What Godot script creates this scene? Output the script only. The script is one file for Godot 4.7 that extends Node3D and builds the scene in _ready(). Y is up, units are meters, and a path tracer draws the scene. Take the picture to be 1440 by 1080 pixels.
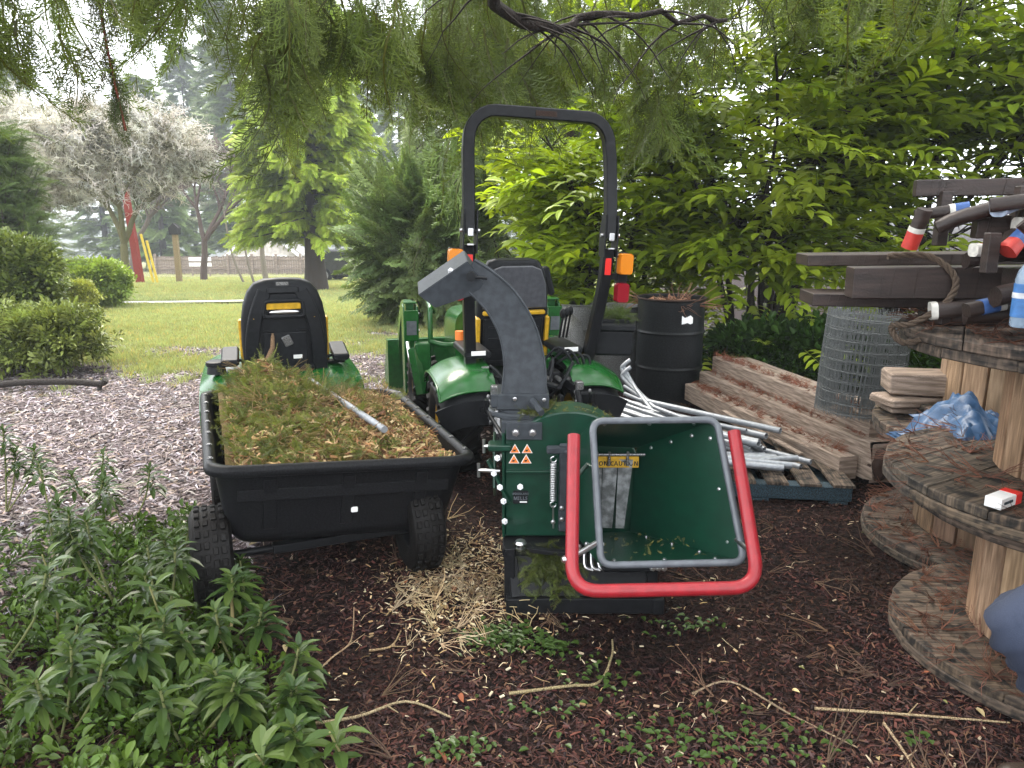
extends Node3D

func _ready() -> void:
	# ---- camera
	var cam := Camera3D.new()
	cam.name = "camera"
	add_child(cam)
	cam.position = Vector3(0, 1.6, 0)
	cam.rotation_degrees = Vector3(-12.6, 0, 0)
	cam.fov = 54.0
	cam.near = 0.05
	cam.far = 600.0
	cam.current = true
	# ---- sky, exposure, haze
	var env := Environment.new()
	env.background_mode = Environment.BG_SKY
	var sky_mat := ProceduralSkyMaterial.new()
	sky_mat.sky_top_color = Color(0.98, 0.99, 1.0)
	sky_mat.sky_horizon_color = Color(0.93, 0.95, 0.975)
	sky_mat.ground_horizon_color = Color(0.5, 0.52, 0.5)
	sky_mat.ground_bottom_color = Color(0.22, 0.22, 0.2)
	sky_mat.sky_curve = 0.25
	sky_mat.sun_angle_max = 1.0
	var sky := Sky.new()
	sky.sky_material = sky_mat
	env.sky = sky
	env.background_energy_multiplier = 1.0
	env.tonemap_mode = Environment.TONE_MAPPER_LINEAR
	env.tonemap_exposure = 5.0
	env.fog_enabled = true
	env.fog_density = 0.0015
	env.fog_light_color = Color(0.9, 0.93, 0.96)
	env.sdfgi_enabled = true
	env.ssao_enabled = true
	env.ssil_enabled = true
	var world := WorldEnvironment.new()
	world.name = "world_environment"
	world.environment = env
	add_child(world)
	# ---- overcast sun
	var sun := DirectionalLight3D.new()
	sun.name = "sun"
	sun.light_energy = 0.5
	sun.light_color = Color(1.0, 0.97, 0.93)
	sun.light_angular_distance = 25.0
	sun.shadow_enabled = true
	sun.rotation_degrees = Vector3(-52, -150, 0)
	add_child(sun)

	R.seed = 20240117
	NZ.seed = 5
	NZ.frequency = 0.01
	make_materials()
	make_sprigs()
	terrain()
	far_background()
	garden_trees()
	laurel_hedge()
	overhead_cedar()
	tractor()
	chipper()
	mower()
	cart()
	drums()
	timber_stack()
	reels()
	lumber_pile()
	passer_by()
	front_plants()
	ground_litter()
	pass


# ------------------------------------------------------------------ mesh building
class G:
	var v := PackedVector3Array()
	var n := PackedVector3Array()
	var c := PackedColorArray()
	var col := Color.WHITE
	var X := Transform3D.IDENTITY

	func t3(a: Vector3, b: Vector3, d: Vector3, na: Vector3, nb: Vector3, nd: Vector3) -> void:
		a = X * a; b = X * b; d = X * d
		na = (X.basis * na).normalized(); nb = (X.basis * nb).normalized(); nd = (X.basis * nd).normalized()
		if (b - a).cross(d - a).dot(na + nb + nd) > 0.0:
			v.append(a); v.append(d); v.append(b); n.append(na); n.append(nd); n.append(nb)
		else:
			v.append(a); v.append(b); v.append(d); n.append(na); n.append(nb); n.append(nd)
		c.append(col); c.append(col); c.append(col)

	func tri(a: Vector3, b: Vector3, d: Vector3) -> void:
		var m := (b - a).cross(d - a).normalized()
		t3(a, b, d, m, m, m)

	func quad(a: Vector3, b: Vector3, d: Vector3, e: Vector3) -> void:
		var m := (d - a).cross(e - b).normalized()
		t3(a, b, d, m, m, m); t3(a, d, e, m, m, m)

	func box(at: Vector3, size: Vector3, bev := 0.004, turn := Basis.IDENTITY) -> void:
		var keep := X
		X = X * Transform3D(turn, at)
		var h := size * 0.5
		var b: float = min(bev, min(h.x, min(h.y, h.z)) * 0.6)
		for ax in 3:
			for s in [-1.0, 1.0]:
				var u: int = (ax + 1) % 3
				var w: int = (ax + 2) % 3
				var q := []
				for k in [[-1, -1], [1, -1], [1, 1], [-1, 1]]:
					var p := Vector3.ZERO
					p[ax] = s * h[ax]; p[u] = k[0] * (h[u] - b); p[w] = k[1] * (h[w] - b)
					q.append(p)
				var m := Vector3.ZERO
				m[ax] = s
				t3(q[0], q[1], q[2], m, m, m); t3(q[0], q[2], q[3], m, m, m)
		if b > 0.0:
			for ax in 3:
				var u: int = (ax + 1) % 3
				var w: int = (ax + 2) % 3
				for k in [[-1, -1], [1, -1], [1, 1], [-1, 1]]:
					var q := []
					for e in [[-1, 0], [1, 0], [1, 1], [-1, 1]]:
						var p := Vector3.ZERO
						p[ax] = e[0] * (h[ax] - b)
						p[u] = k[0] * (h[u] - (b if e[1] else 0.0)); p[w] = k[1] * (h[w] - (0.0 if e[1] else b))
						q.append(p)
					var mu := Vector3.ZERO; mu[u] = k[0]
					var mw := Vector3.ZERO; mw[w] = k[1]
					t3(q[0], q[1], q[2], mu, mu, mw); t3(q[0], q[2], q[3], mu, mw, mw)
			for sx in [-1, 1]:
				for sy in [-1, 1]:
					for sz in [-1, 1]:
						t3(Vector3(sx * h.x, sy * (h.y - b), sz * (h.z - b)), Vector3(sx * (h.x - b), sy * h.y, sz * (h.z - b)), Vector3(sx * (h.x - b), sy * (h.y - b), sz * h.z), Vector3(sx, 0, 0), Vector3(0, sy, 0), Vector3(0, 0, sz))
		X = keep

	func bar(a: Vector3, b: Vector3, w: float, h: float, bev := 0.003, up := Vector3.UP) -> void:
		var z := (b - a).normalized()
		if abs(z.dot(up)) > 0.98: up = Vector3.RIGHT
		var x := up.cross(z).normalized()
		box((a + b) * 0.5, Vector3(w, h, a.distance_to(b)), bev, Basis(x, z.cross(x), z))

	# rows of points, smooth; closed = each row is a loop
	func grid(rows: Array, closed := false) -> void:
		var nr := rows.size()
		var nc: int = rows[0].size()
		var nm := []
		for i in nr:
			var ra: PackedVector3Array = rows[max(i - 1, 0)]
			var rb: PackedVector3Array = rows[min(i + 1, nr - 1)]
			var r: PackedVector3Array = rows[i]
			var o := PackedVector3Array()
			for j in nc:
				var l: int = (j - 1 + nc) % nc if closed else max(j - 1, 0)
				var h: int = (j + 1) % nc if closed else min(j + 1, nc - 1)
				var m := (rb[j] - ra[j]).cross(r[h] - r[l])
				if m.length_squared() < 1e-16:
					var r2: PackedVector3Array = rb if i == 0 else ra
					m = (rb[j] - ra[j]).cross(r2[h] - r2[l])
				o.append(m.normalized())
			nm.append(o)
		for i in nr - 1:
			for j in (nc if closed else nc - 1):
				var k: int = (j + 1) % nc
				t3(rows[i][j], rows[i][k], rows[i + 1][k], nm[i][j], nm[i][k], nm[i + 1][k])
				t3(rows[i][j], rows[i + 1][k], rows[i + 1][j], nm[i][j], nm[i + 1][k], nm[i + 1][j])

	func cap(loop: PackedVector3Array) -> void:
		var m := Vector3.ZERO
		for p in loop: m += p
		m /= loop.size()
		for i in loop.size():
			tri(m, loop[i], loop[(i + 1) % loop.size()])

	static func frames(path: Array, up := Vector3.UP) -> Array:
		var out := []
		var x := Vector3.ZERO
		for i in path.size():
			var t: Vector3 = (path[min(i + 1, path.size() - 1)] - path[max(i - 1, 0)]).normalized()
			if i == 0:
				x = up.cross(t)
				if x.length() < 0.05: x = Vector3.RIGHT.cross(t)
				if x.length() < 0.05: x = Vector3.BACK.cross(t)
			x = (x - t * x.dot(t)).normalized()
			out.append(Basis(x, t.cross(x), t))
		return out

	func tube(path: Array, radii, sides := 8, caps := true) -> void:
		var fr := frames(path)
		var rows := []
		for i in path.size():
			var r: float = radii[i] if radii is Array else radii
			var row := PackedVector3Array()
			for k in sides:
				var a := TAU * k / sides
				row.append(path[i] + fr[i].x * cos(a) * r + fr[i].y * sin(a) * r)
			rows.append(row)
		grid(rows, true)
		if caps:
			cap(rows[0]); cap(rows[-1])

	# section of hard-edged points swept along a path; scale per point
	func sweep(path: Array, sec: PackedVector2Array, scales = null, up := Vector3.UP, caps := true, smooth := false) -> void:
		var fr := frames(path, up)
		var rows := []
		for i in path.size():
			var s: Vector2 = scales[i] if scales else Vector2.ONE
			var row := PackedVector3Array()
			for q in sec: row.append(path[i] + fr[i].x * q.x * s.x + fr[i].y * q.y * s.y)
			rows.append(row)
		if smooth:
			grid(rows, true)
		else:
			for j in sec.size():
				var st := []
				for r in rows: st.append(PackedVector3Array([r[j], r[(j + 1) % sec.size()]]))
				grid(st)
		if caps:
			cap(rows[0]); cap(rows[-1])

	# profile of (radius, height) turned round y
	func lathe(prof: Array, sides := 24) -> void:
		var run := [prof[0]]
		for i in range(1, prof.size()):
			run.append(prof[i])
			var last := i == prof.size() - 1
			if not last:
				var d0: Vector2 = (prof[i] - prof[i - 1]).normalized()
				var d1: Vector2 = (prof[i + 1] - prof[i]).normalized()
				if d0.dot(d1) > 0.8: continue
			var rows := []
			for p in run:
				var row := PackedVector3Array()
				for k in sides:
					var a := TAU * k / sides
					row.append(Vector3(cos(a) * p.x, p.y, sin(a) * p.x))
				rows.append(row)
			grid(rows, true)
			run = [prof[i]]

	func prism(poly: PackedVector2Array, depth: float, bev := 0.0) -> void:
		var idx := Geometry2D.triangulate_polygon(poly)
		var inner := poly
		if bev > 0.0:
			var off := Geometry2D.offset_polygon(poly, -bev, Geometry2D.JOIN_MITER)
			if off.size() == 1 and off[0].size() == poly.size():
				inner = off[0]
				var best := 0
				for k in inner.size():
					if inner[k].distance_squared_to(poly[0]) < inner[best].distance_squared_to(poly[0]): best = k
				var rot := PackedVector2Array()
				for k in inner.size(): rot.append(inner[(k + best) % inner.size()])
				inner = rot
			else:
				bev = 0.0
		var hz := depth * 0.5
		for s in [-1.0, 1.0]:
			var m := Vector3(0, 0, s)
			for i in range(0, idx.size(), 3):
				var q := []
				for k in 3: q.append(Vector3(inner[idx[i + k]].x, inner[idx[i + k]].y, s * hz))
				t3(q[0], q[1], q[2], m, m, m)
			if bev > 0.0:
				for j in poly.size():
					var k := (j + 1) % poly.size()
					quad(Vector3(inner[j].x, inner[j].y, s * hz), Vector3(inner[k].x, inner[k].y, s * hz), Vector3(poly[k].x, poly[k].y, s * (hz - bev)), Vector3(poly[j].x, poly[j].y, s * (hz - bev)))
		for j in poly.size():
			var k := (j + 1) % poly.size()
			quad(Vector3(poly[j].x, poly[j].y, -hz + bev), Vector3(poly[k].x, poly[k].y, -hz + bev), Vector3(poly[k].x, poly[k].y, hz - bev), Vector3(poly[j].x, poly[j].y, hz - bev))

	func ball(at: Vector3, r: Vector3, nu := 12, nv := 8) -> void:
		var rows := []
		for i in nv + 1:
			var t := PI * (0.001 + 0.998 * i / nv)
			var row := PackedVector3Array()
			for k in nu:
				var a := TAU * k / nu
				row.append(at + Vector3(cos(a) * sin(t), cos(t), sin(a) * sin(t)) * r)
			rows.append(row)
		grid(rows, true)

	func bolt(at: Vector3, dir: Vector3, r := 0.009, h := 0.008) -> void:
		var keep := X
		var y := dir.normalized()
		var x := y.cross(Vector3(0.3, 0.9, 0.21)).normalized()
		X = X * Transform3D(Basis(x, y, x.cross(y)), at)
		lathe([Vector2(r * 1.5, 0), Vector2(r * 1.5, h * 0.25), Vector2(r, h * 0.25), Vector2(r, h * 0.9), Vector2(r * 0.8, h), Vector2(0.0001, h)], 6)
		X = keep

	func mesh(m: Material = null) -> ArrayMesh:
		var arr := []
		arr.resize(Mesh.ARRAY_MAX)
		arr[Mesh.ARRAY_VERTEX] = v; arr[Mesh.ARRAY_NORMAL] = n; arr[Mesh.ARRAY_COLOR] = c
		var o := ArrayMesh.new()
		o.add_surface_from_arrays(Mesh.PRIMITIVE_TRIANGLES, arr)
		if m: o.surface_set_material(0, m)
		return o

static func rr(w: float, h: float, r: float, seg := 4) -> PackedVector2Array:
	var o := PackedVector2Array()
	for k in [[1, 1, 0.0], [-1, 1, 0.5], [-1, -1, 1.0], [1, -1, 1.5]]:
		for i in seg + 1:
			var a: float = PI * (k[2] + 0.5 * i / seg)
			o.append(Vector2(k[0] * (w * 0.5 - r) + cos(a) * r, k[1] * (h * 0.5 - r) + sin(a) * r))
	return o

static func spline(pts: Array, step := 6) -> Array:
	var out := []
	for i in pts.size() - 1:
		var a: Vector3 = pts[max(i - 1, 0)]
		var d: Vector3 = pts[min(i + 2, pts.size() - 1)]
		for k in step:
			out.append(pts[i].cubic_interpolate(pts[i + 1], a, d, float(k) / step))
	out.append(pts[-1])
	return out

# ------------------------------------------------------------------ scene tree
var R := RandomNumberGenerator.new()
var taken := {}
var M := {}
var NZ := FastNoiseLite.new()

func rf(a: float, b: float) -> float:
	return R.randf_range(a, b)

func numbered(called: String) -> String:
	if not taken.has(called):
		taken[called] = 0
		return called
	taken[called] += 1
	return "%s_%03d" % [called, taken[called]]

func thing(called: String, label: String, category: String, at := Vector3.ZERO, turn := 0.0, group := "") -> Node3D:
	var o := Node3D.new()
	o.name = numbered(called)
	add_child(o)
	o.position = at
	o.rotation.y = deg_to_rad(turn)
	tag(o, label, category, group)
	return o

func tag(o: Node, label: String, category: String, group := "") -> void:
	o.set_meta("label", label)
	o.set_meta("category", category)
	if group: o.set_meta("group", group)

func part(parent: Node, called: String, g, m: Material, label := "") -> MeshInstance3D:
	var o := MeshInstance3D.new()
	o.mesh = g.mesh(m) if g is G else g
	if not (g is G): o.material_override = m
	o.name = called
	parent.add_child(o, true)
	if label: o.set_meta("label", label)
	return o

func many(parent: Node, called: String, mesh: Mesh, m: Material, xf: Array, cols: Array) -> MultiMeshInstance3D:
	var mm := MultiMesh.new()
	mm.transform_format = MultiMesh.TRANSFORM_3D
	mm.use_colors = true
	mm.mesh = mesh
	mm.instance_count = xf.size()
	for i in xf.size():
		mm.set_instance_transform(i, xf[i])
		mm.set_instance_color(i, cols[i])
	var o := MultiMeshInstance3D.new()
	o.multimesh = mm
	o.material_override = m
	o.name = called
	parent.add_child(o, true)
	o.set_meta("kind", "stuff")
	return o

func setting(called: String, g: G, m: Material) -> MeshInstance3D:
	var o := part(self, called, g, m)
	o.set_meta("kind", "structure")
	return o

# ------------------------------------------------------------------ materials
func lin(r: float, g: float, b: float) -> Color:
	return Color(r, g, b).linear_to_srgb()

func noise_tex(freq: float, lo: Color, hi: Color, octaves := 4, sd := 1, kind := FastNoiseLite.TYPE_SIMPLEX_SMOOTH, size := 512) -> NoiseTexture2D:
	var f := FastNoiseLite.new()
	f.noise_type = kind; f.frequency = freq; f.fractal_octaves = octaves; f.seed = sd
	var t := NoiseTexture2D.new()
	t.width = size; t.height = size; t.seamless = true; t.noise = f
	var gr := Gradient.new()
	gr.offsets = PackedFloat32Array([0.25, 0.75]); gr.colors = PackedColorArray([lo, hi])
	t.color_ramp = gr
	return t

func normal_tex(freq: float, strength: float, octaves := 4, sd := 1, size := 512) -> NoiseTexture2D:
	var f := FastNoiseLite.new()
	f.frequency = freq; f.fractal_octaves = octaves; f.seed = sd
	var t := NoiseTexture2D.new()
	t.width = size; t.height = size; t.seamless = true; t.noise = f; t.as_normal_map = true; t.bump_strength = strength
	return t

# grain along one direction: image computed from stretched noise
func grain_tex(fx: float, fy: float, lo: Color, hi: Color, sd: int) -> ImageTexture:
	var f := FastNoiseLite.new()
	f.seed = sd; f.frequency = 1.0; f.fractal_octaves = 3
	var im := Image.create(256, 256, false, Image.FORMAT_RGB8)
	for y in 256:
		for x in 256:
			var a: float = TAU * x / 256.0
			var q := f.get_noise_3d(cos(a) * fx, sin(a) * fx, y * fy)
			im.set_pixel(x, y, lo.lerp(hi, clampf(0.5 + q * 0.9, 0, 1)))
	return ImageTexture.create_from_image(im)

# weathered board face: fine grain lines down the picture with darker damp blotches
func rough_grain() -> ImageTexture:
	var f := FastNoiseLite.new()
	f.seed = 77; f.frequency = 1.0; f.fractal_octaves = 4
	var im := Image.create(512, 512, false, Image.FORMAT_RGB8)
	for y in 512:
		for x in 512:
			var a: float = TAU * y / 512.0
			var line := f.get_noise_3d(cos(a) * 0.5, sin(a) * 0.5, x * 0.09)
			var blot := f.get_noise_3d(cos(a) * 1.6 + 30, sin(a) * 1.6, x * 0.012)
			var k := clampf(0.72 + line * 0.55 + minf(blot + 0.05, 0.0) * 1.3, 0.12, 1.0)
			im.set_pixel(x, y, Color(k, k * 0.97, k * 0.93))
	return ImageTexture.create_from_image(im)

func turned(im: Image) -> Image:
	var o: Image = im.duplicate()
	o.rotate_90(CLOCKWISE)
	return o

func mat(col: Color, rough := 0.6, metal := 0.0, tex: Texture2D = null, scale := 1.0, nrm: Texture2D = null, nscale := 0.5, vcol := false) -> StandardMaterial3D:
	var m := StandardMaterial3D.new()
	m.albedo_color = col
	m.roughness = rough; m.metallic = metal
	if tex or nrm:
		m.uv1_triplanar = true
		m.uv1_scale = Vector3.ONE * scale
	if tex: m.albedo_texture = tex
	if nrm:
		m.normal_enabled = true; m.normal_texture = nrm; m.normal_scale = nscale
	m.vertex_color_use_as_albedo = vcol
	m.cull_mode = BaseMaterial3D.CULL_DISABLED
	return m

func leafy(col: Color, back: Color, rough := 0.45) -> StandardMaterial3D:
	var m := mat(col, rough, 0, null, 1, null, 0, true)
	m.backlight_enabled = true
	m.backlight = back
	return m

func tint(base: Color, amt: float) -> Color:
	var k := rf(1.0 - amt, 1.0 + amt)
	return Color(base.r * k * rf(0.93, 1.07), base.g * k, base.b * k * rf(0.9, 1.1))

func gh(x: float, z: float) -> float:
	var d := -z
	var s: float = max(0.0, d - 8.0)
	var y: float = -0.052 * s * s / (s + 2.0)
	if x > 2.5: y *= clampf(1.0 - (x - 2.5) / 6.0, 0.0, 1.0)
	return y

func bump(x: float, z: float) -> float:
	return gh(x, z) + NZ.get_noise_2d(x * 60, z * 60) * 0.02 + NZ.get_noise_2d(x * 260 + 90, z * 260) * 0.008

func make_materials() -> void:
	var soft := noise_tex(0.012, Color(0.86, 0.86, 0.86), Color(1, 1, 1), 5, 3)
	var grit := noise_tex(0.09, Color(0.55, 0.53, 0.5), Color(1, 1, 1), 4, 5)
	var n_fine := normal_tex(0.08, 4.0, 4, 7)
	var n_drop := normal_tex(0.05, 2.0, 2, 9)
	var gx := grain_tex(0.35, 0.11, Color(0.62, 0.6, 0.57), Color(1, 1, 1), 4)
	var gy := ImageTexture.create_from_image(turned(gx.get_image()))
	M.black_plastic = mat(lin(0.015, 0.016, 0.018), 0.42, 0, soft, 3.0, n_drop, 0.25)
	M.tub_plastic = mat(lin(0.014, 0.0145, 0.017), 0.36, 0, grit, 2.2, n_drop, 0.35)
	M.black_steel = mat(lin(0.013, 0.0135, 0.015), 0.3, 0.1, soft, 2.5, n_drop, 0.2)
	M.rubber = mat(lin(0.013, 0.012, 0.012), 0.55, 0, grit, 3.0, n_fine, 0.5)
	M.green_deere = mat(lin(0.01, 0.095, 0.016), 0.25, 0, soft, 2.5, n_drop, 0.12)
	M.green_dark = mat(lin(0.002, 0.036, 0.019), 0.33, 0, soft, 2.0, n_drop, 0.15)
	M.grey_paint = mat(lin(0.05, 0.056, 0.064), 0.38, 0.0, soft, 3.0, n_drop, 0.2)
	M.seat_grey = mat(lin(0.085, 0.088, 0.1), 0.35, 0, soft, 3.0, n_drop, 0.4)  # grey lightened to paint in the sheen on the upper seat shell
	M.grey_rim = mat(lin(0.115, 0.127, 0.145), 0.35, 0.0, soft, 3.0, n_drop, 0.15)
	M.red = mat(lin(0.32, 0.014, 0.022), 0.36, 0, soft, 3.0, n_drop, 0.2)
	M.yellow = mat(lin(0.62, 0.36, 0.02), 0.4, 0, soft, 3)
	M.amber = mat(lin(0.6, 0.19, 0.01), 0.2)
	M.lens_red = mat(lin(0.22, 0.006, 0.014), 0.2)
	M.reflector_red = mat(lin(0.7, 0.02, 0.015), 0.3)
	M.chrome = mat(lin(0.62, 0.62, 0.63), 0.28, 1.0)
	M.zinc = mat(lin(0.42, 0.43, 0.45), 0.42, 0.85, grit, 3.0, n_fine, 0.2)
	M.galv = mat(lin(0.36, 0.38, 0.41), 0.5, 0.55, soft, 4.0, n_fine, 0.3)
	M.flap = mat(lin(0.26, 0.275, 0.28), 0.5, 0.0, noise_tex(0.012, Color(0.6, 0.6, 0.6), Color(1, 1, 1), 5, 31), 3.0, n_fine, 0.4)
	M.white = mat(lin(0.75, 0.75, 0.74), 0.5)
	M.print = mat(lin(0.008, 0.008, 0.008), 0.5)
	M.orange = mat(lin(0.78, 0.2, 0.03), 0.45)
	M.drum = mat(lin(0.016, 0.018, 0.02), 0.33, 0, grit, 1.5, n_drop, 0.3)
	M.bin_grey = mat(lin(0.22, 0.225, 0.23), 0.6, 0.3, grit, 2.0, n_fine, 0.6)
	M.rust = mat(lin(0.05, 0.022, 0.012), 0.85, 0, grit, 4.0, n_fine, 0.8)
	M.timber = mat(lin(0.4, 0.31, 0.25), 0.78, 0, noise_tex(0.03, Color(0.42, 0.38, 0.36), Color(1, 0.97, 0.94), 5, 11), 2.2, n_fine, 0.8)
	M.timber.albedo_texture = gx
	M.reel = mat(lin(0.17, 0.13, 0.1), 0.8, 0, rough_grain(), 1.6, n_fine, 0.3, true)
	M.stave = mat(lin(0.46, 0.31, 0.2), 0.75, 0, gy, 2.0, n_fine, 0.3, true)
	M.dark_wood = mat(lin(0.042, 0.026, 0.022), 0.5, 0, gx, 2.4, n_fine, 0.25, true)
	M.pallet_blue = mat(lin(0.03, 0.07, 0.1), 0.7, 0, grit, 2.0, n_fine, 0.8)
	M.tarp = mat(lin(0.028, 0.085, 0.19), 0.5, 0, soft, 4.0, n_fine, 0.3, true)
	M.rope = mat(lin(0.12, 0.085, 0.06), 0.95, 0, grit, 8.0, n_fine, 1.0)
	M.paint = mat(Color.WHITE, 0.5, 0, soft, 5.0, null, 0, true)
	M.bark = mat(lin(0.06, 0.045, 0.036), 0.9, 0, grit, 1.3, n_fine, 1.2, true)
	M.twig = mat(Color.WHITE, 0.85, 0, grit, 3.0, null, 0, true)
	M.litter = mat(Color.WHITE, 0.75, 0, null, 1, null, 0, true)
	M.ground = mat(Color.WHITE, 0.9, 0, noise_tex(0.035, Color(0.3, 0.26, 0.25), Color(1, 1, 1), 6, 17, FastNoiseLite.TYPE_SIMPLEX_SMOOTH, 1024), 0.7, normal_tex(0.06, 9.0, 5, 19, 1024), 1.0, true)
	M.ground.uv1_world_triplanar = true
	M.cedar = leafy(lin(0.085, 0.12, 0.036), lin(0.6, 0.6, 0.4), 0.6)
	M.laurel = leafy(lin(0.22, 0.31, 0.04), lin(0.9, 0.9, 0.45), 0.38)
	M.leaf = leafy(lin(0.05, 0.088, 0.02), lin(0.45, 0.45, 0.3), 0.25)
	M.leaf.metallic_specular = 0.35
	M.grass = leafy(lin(0.36, 0.4, 0.15), lin(0.4, 0.4, 0.25), 0.7)
	M.wire = mat(lin(0.15, 0.16, 0.16), 0.5, 0.4)
	M.far = mat(Color.WHITE, 0.8, 0, null, 1, null, 0, true)
	M.denim = mat(lin(0.05, 0.065, 0.11), 0.9, 0, noise_tex(0.2, Color(0.6, 0.62, 0.66), Color(1, 1, 1), 3, 23), 6.0, n_fine, 0.6)
	M.leather = mat(lin(0.05, 0.032, 0.022), 0.5, 0, grit, 4.0, n_fine, 0.4)
	M.cloth = mat(lin(0.06, 0.07, 0.075), 0.9, 0, grit, 6.0)
	M.skin = mat(lin(0.5, 0.3, 0.22), 0.5)
	M.hair = mat(lin(0.04, 0.028, 0.02), 0.7, 0, grit, 9.0)
	M.concrete = mat(lin(0.42, 0.41, 0.39), 0.85, 0, soft, 1.0, n_fine, 0.5)
	M.house_wall = mat(lin(0.55, 0.5, 0.46), 0.8, 0, soft, 0.4)
	M.roof = mat(lin(0.5, 0.49, 0.47), 0.85, 0, grit, 1.0)
	M.glass_dark = mat(lin(0.02, 0.022, 0.025), 0.08)
	M.car_paint = mat(lin(0.01, 0.01, 0.012), 0.2)
	M.fence = mat(lin(0.3, 0.24, 0.2), 0.85, 0, gx, 1.0, null, 0, true)
	for k in ["black_plastic", "tub_plastic", "black_steel", "rubber", "drum", "grey_paint", "litter", "ground", "twig"]: M[k].metallic_specular = 0.25
	M.leaf_dark = M.leaf.duplicate(); M.leaf_dark.albedo_color = lin(0.035, 0.066, 0.018)
	M.leaf_light = M.leaf.duplicate(); M.leaf_light.albedo_color = lin(0.075, 0.115, 0.026)
	M.plastic_clear = mat(Color(0.75, 0.85, 0.95, 0.35), 0.1)
	M.plastic_clear.transparency = BaseMaterial3D.TRANSPARENCY_ALPHA

# ------------------------------------------------------------------ ground
func sm(a: float, b: float, x: float) -> float:
	var t := clampf((x - a) / (b - a), 0, 1)
	return t * t * (3 - 2 * t)

func lawn_w(x: float, z: float) -> float:
	var d := -z + NZ.get_noise_2d(x * 55, z * 55) * 4.0 + NZ.get_noise_2d(x * 250, z * 250) * 2.2
	var w := sm(7.6, 12.0, d + (0.6 if x < -3.5 else 0.0))
	return w * (1.0 - sm(0.6, 2.2, x + NZ.get_noise_2d(x * 40, z * 40) - max(0.0, d - 12.0) * 0.25))

func path_w(x: float, z: float) -> float:
	var e := x + NZ.get_noise_2d(x * 80 + 50, z * 80) * 0.5
	return (1.0 - sm(-1.75, -1.15, e)) * sm(2.6, 3.3, -z) * (1.0 - lawn_w(x, z)) + sm(5.0, 6.5, -z) * (1.0 - sm(-0.6, 0.6, e)) * sm(-1.75, -1.15, e) * (1.0 - lawn_w(x, z))

func terrain() -> void:
	var xs := []
	var zs := []
	for k in 14: xs.append(-170.0 + 160.0 * sqrt(k / 13.0))
	var x := -9.9
	while x < 5.0:
		xs.append(x)
		x += 0.065
	for k in 14: xs.append(5.2 + 165.0 * pow(k / 13.0, 2.0))
	for k in 6: zs.append(40.0 - 39.0 * k / 5.0)
	var z := 0.93
	while z > -9.5:
		zs.append(z)
		z -= 0.065
	while z > -40.0:
		zs.append(z)
		z -= 0.4
	for k in 12: zs.append(-40.2 - 160.0 * k / 11.0)
	var g := G.new()
	var idx := PackedInt32Array()
	for i in zs.size():
		for j in xs.size():
			var px: float = xs[j]
			var pz: float = zs[i]
			g.v.append(Vector3(px, bump(px, pz) if abs(px) < 12 and pz > -40 else gh(px, pz), pz))
			var w := lawn_w(px, pz)
			var q := path_w(px, pz)
			var f := NZ.get_noise_2d(px * 130, pz * 130) * 0.5 + 0.5
			var soil := Color(0.036, 0.018, 0.0155).lerp(Color(0.026, 0.014, 0.0125), f)
			var chips := Color(0.19, 0.16, 0.16).lerp(Color(0.28, 0.24, 0.245), f)
			var turf := Color(0.34, 0.36, 0.15).lerp(Color(0.4, 0.44, 0.18), f)
			g.c.append(soil.lerp(chips, q).lerp(turf, w))
			var e := 0.05
			var hx := bump(px + e, pz) - bump(px - e, pz)
			var hz := bump(px, pz + e) - bump(px, pz - e)
			g.n.append(Vector3(-hx, 2 * e, -hz).normalized())
	var nx := xs.size()
	for i in zs.size() - 1:
		for j in nx - 1:
			var a := i * nx + j
			idx.append_array([a, a + nx, a + 1, a + 1, a + nx, a + nx + 1])
	var arr := []
	arr.resize(Mesh.ARRAY_MAX)
	arr[Mesh.ARRAY_VERTEX] = g.v; arr[Mesh.ARRAY_NORMAL] = g.n; arr[Mesh.ARRAY_COLOR] = g.c; arr[Mesh.ARRAY_INDEX] = idx
	var me := ArrayMesh.new()
	me.add_surface_from_arrays(Mesh.PRIMITIVE_TRIANGLES, arr)
	var o := part(self, "ground", me, M.ground)
	o.set_meta("kind", "structure")
	# pale strip of concrete path crossing the lawn
	var p := G.new()
	var rows := []
	for k in 13:
		var t := k / 12.0
		var c := Vector3(lerpf(-10.2, -5.2, t), 0, -17.4 - 0.8 * t + sin(t * 5.0) * 0.15)
		rows.append(PackedVector3Array([Vector3(c.x, gh(c.x, c.z - 0.35) + 0.05, c.z - 0.35), Vector3(c.x, gh(c.x, c.z + 0.35) + 0.05, c.z + 0.35)]))
	p.grid(rows)
	setting("concrete_path", p, M.concrete)

# ------------------------------------------------------------------ plant pieces
var S := {}

func blade(g: G, a: Vector3, dir: Vector3, side: Vector3, l: float, w: float, curl := 0.15) -> void:
	var up := side.cross(dir).normalized()
	var m := a + dir * l * 0.5 + up * l * curl * 0.5
	var e := a + dir * l - up * l * curl * 0.4
	g.t3(a, m + side * w, m - side * w, up, up, up)
	g.t3(m + side * w, e, m - side * w, up, up, up)

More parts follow.
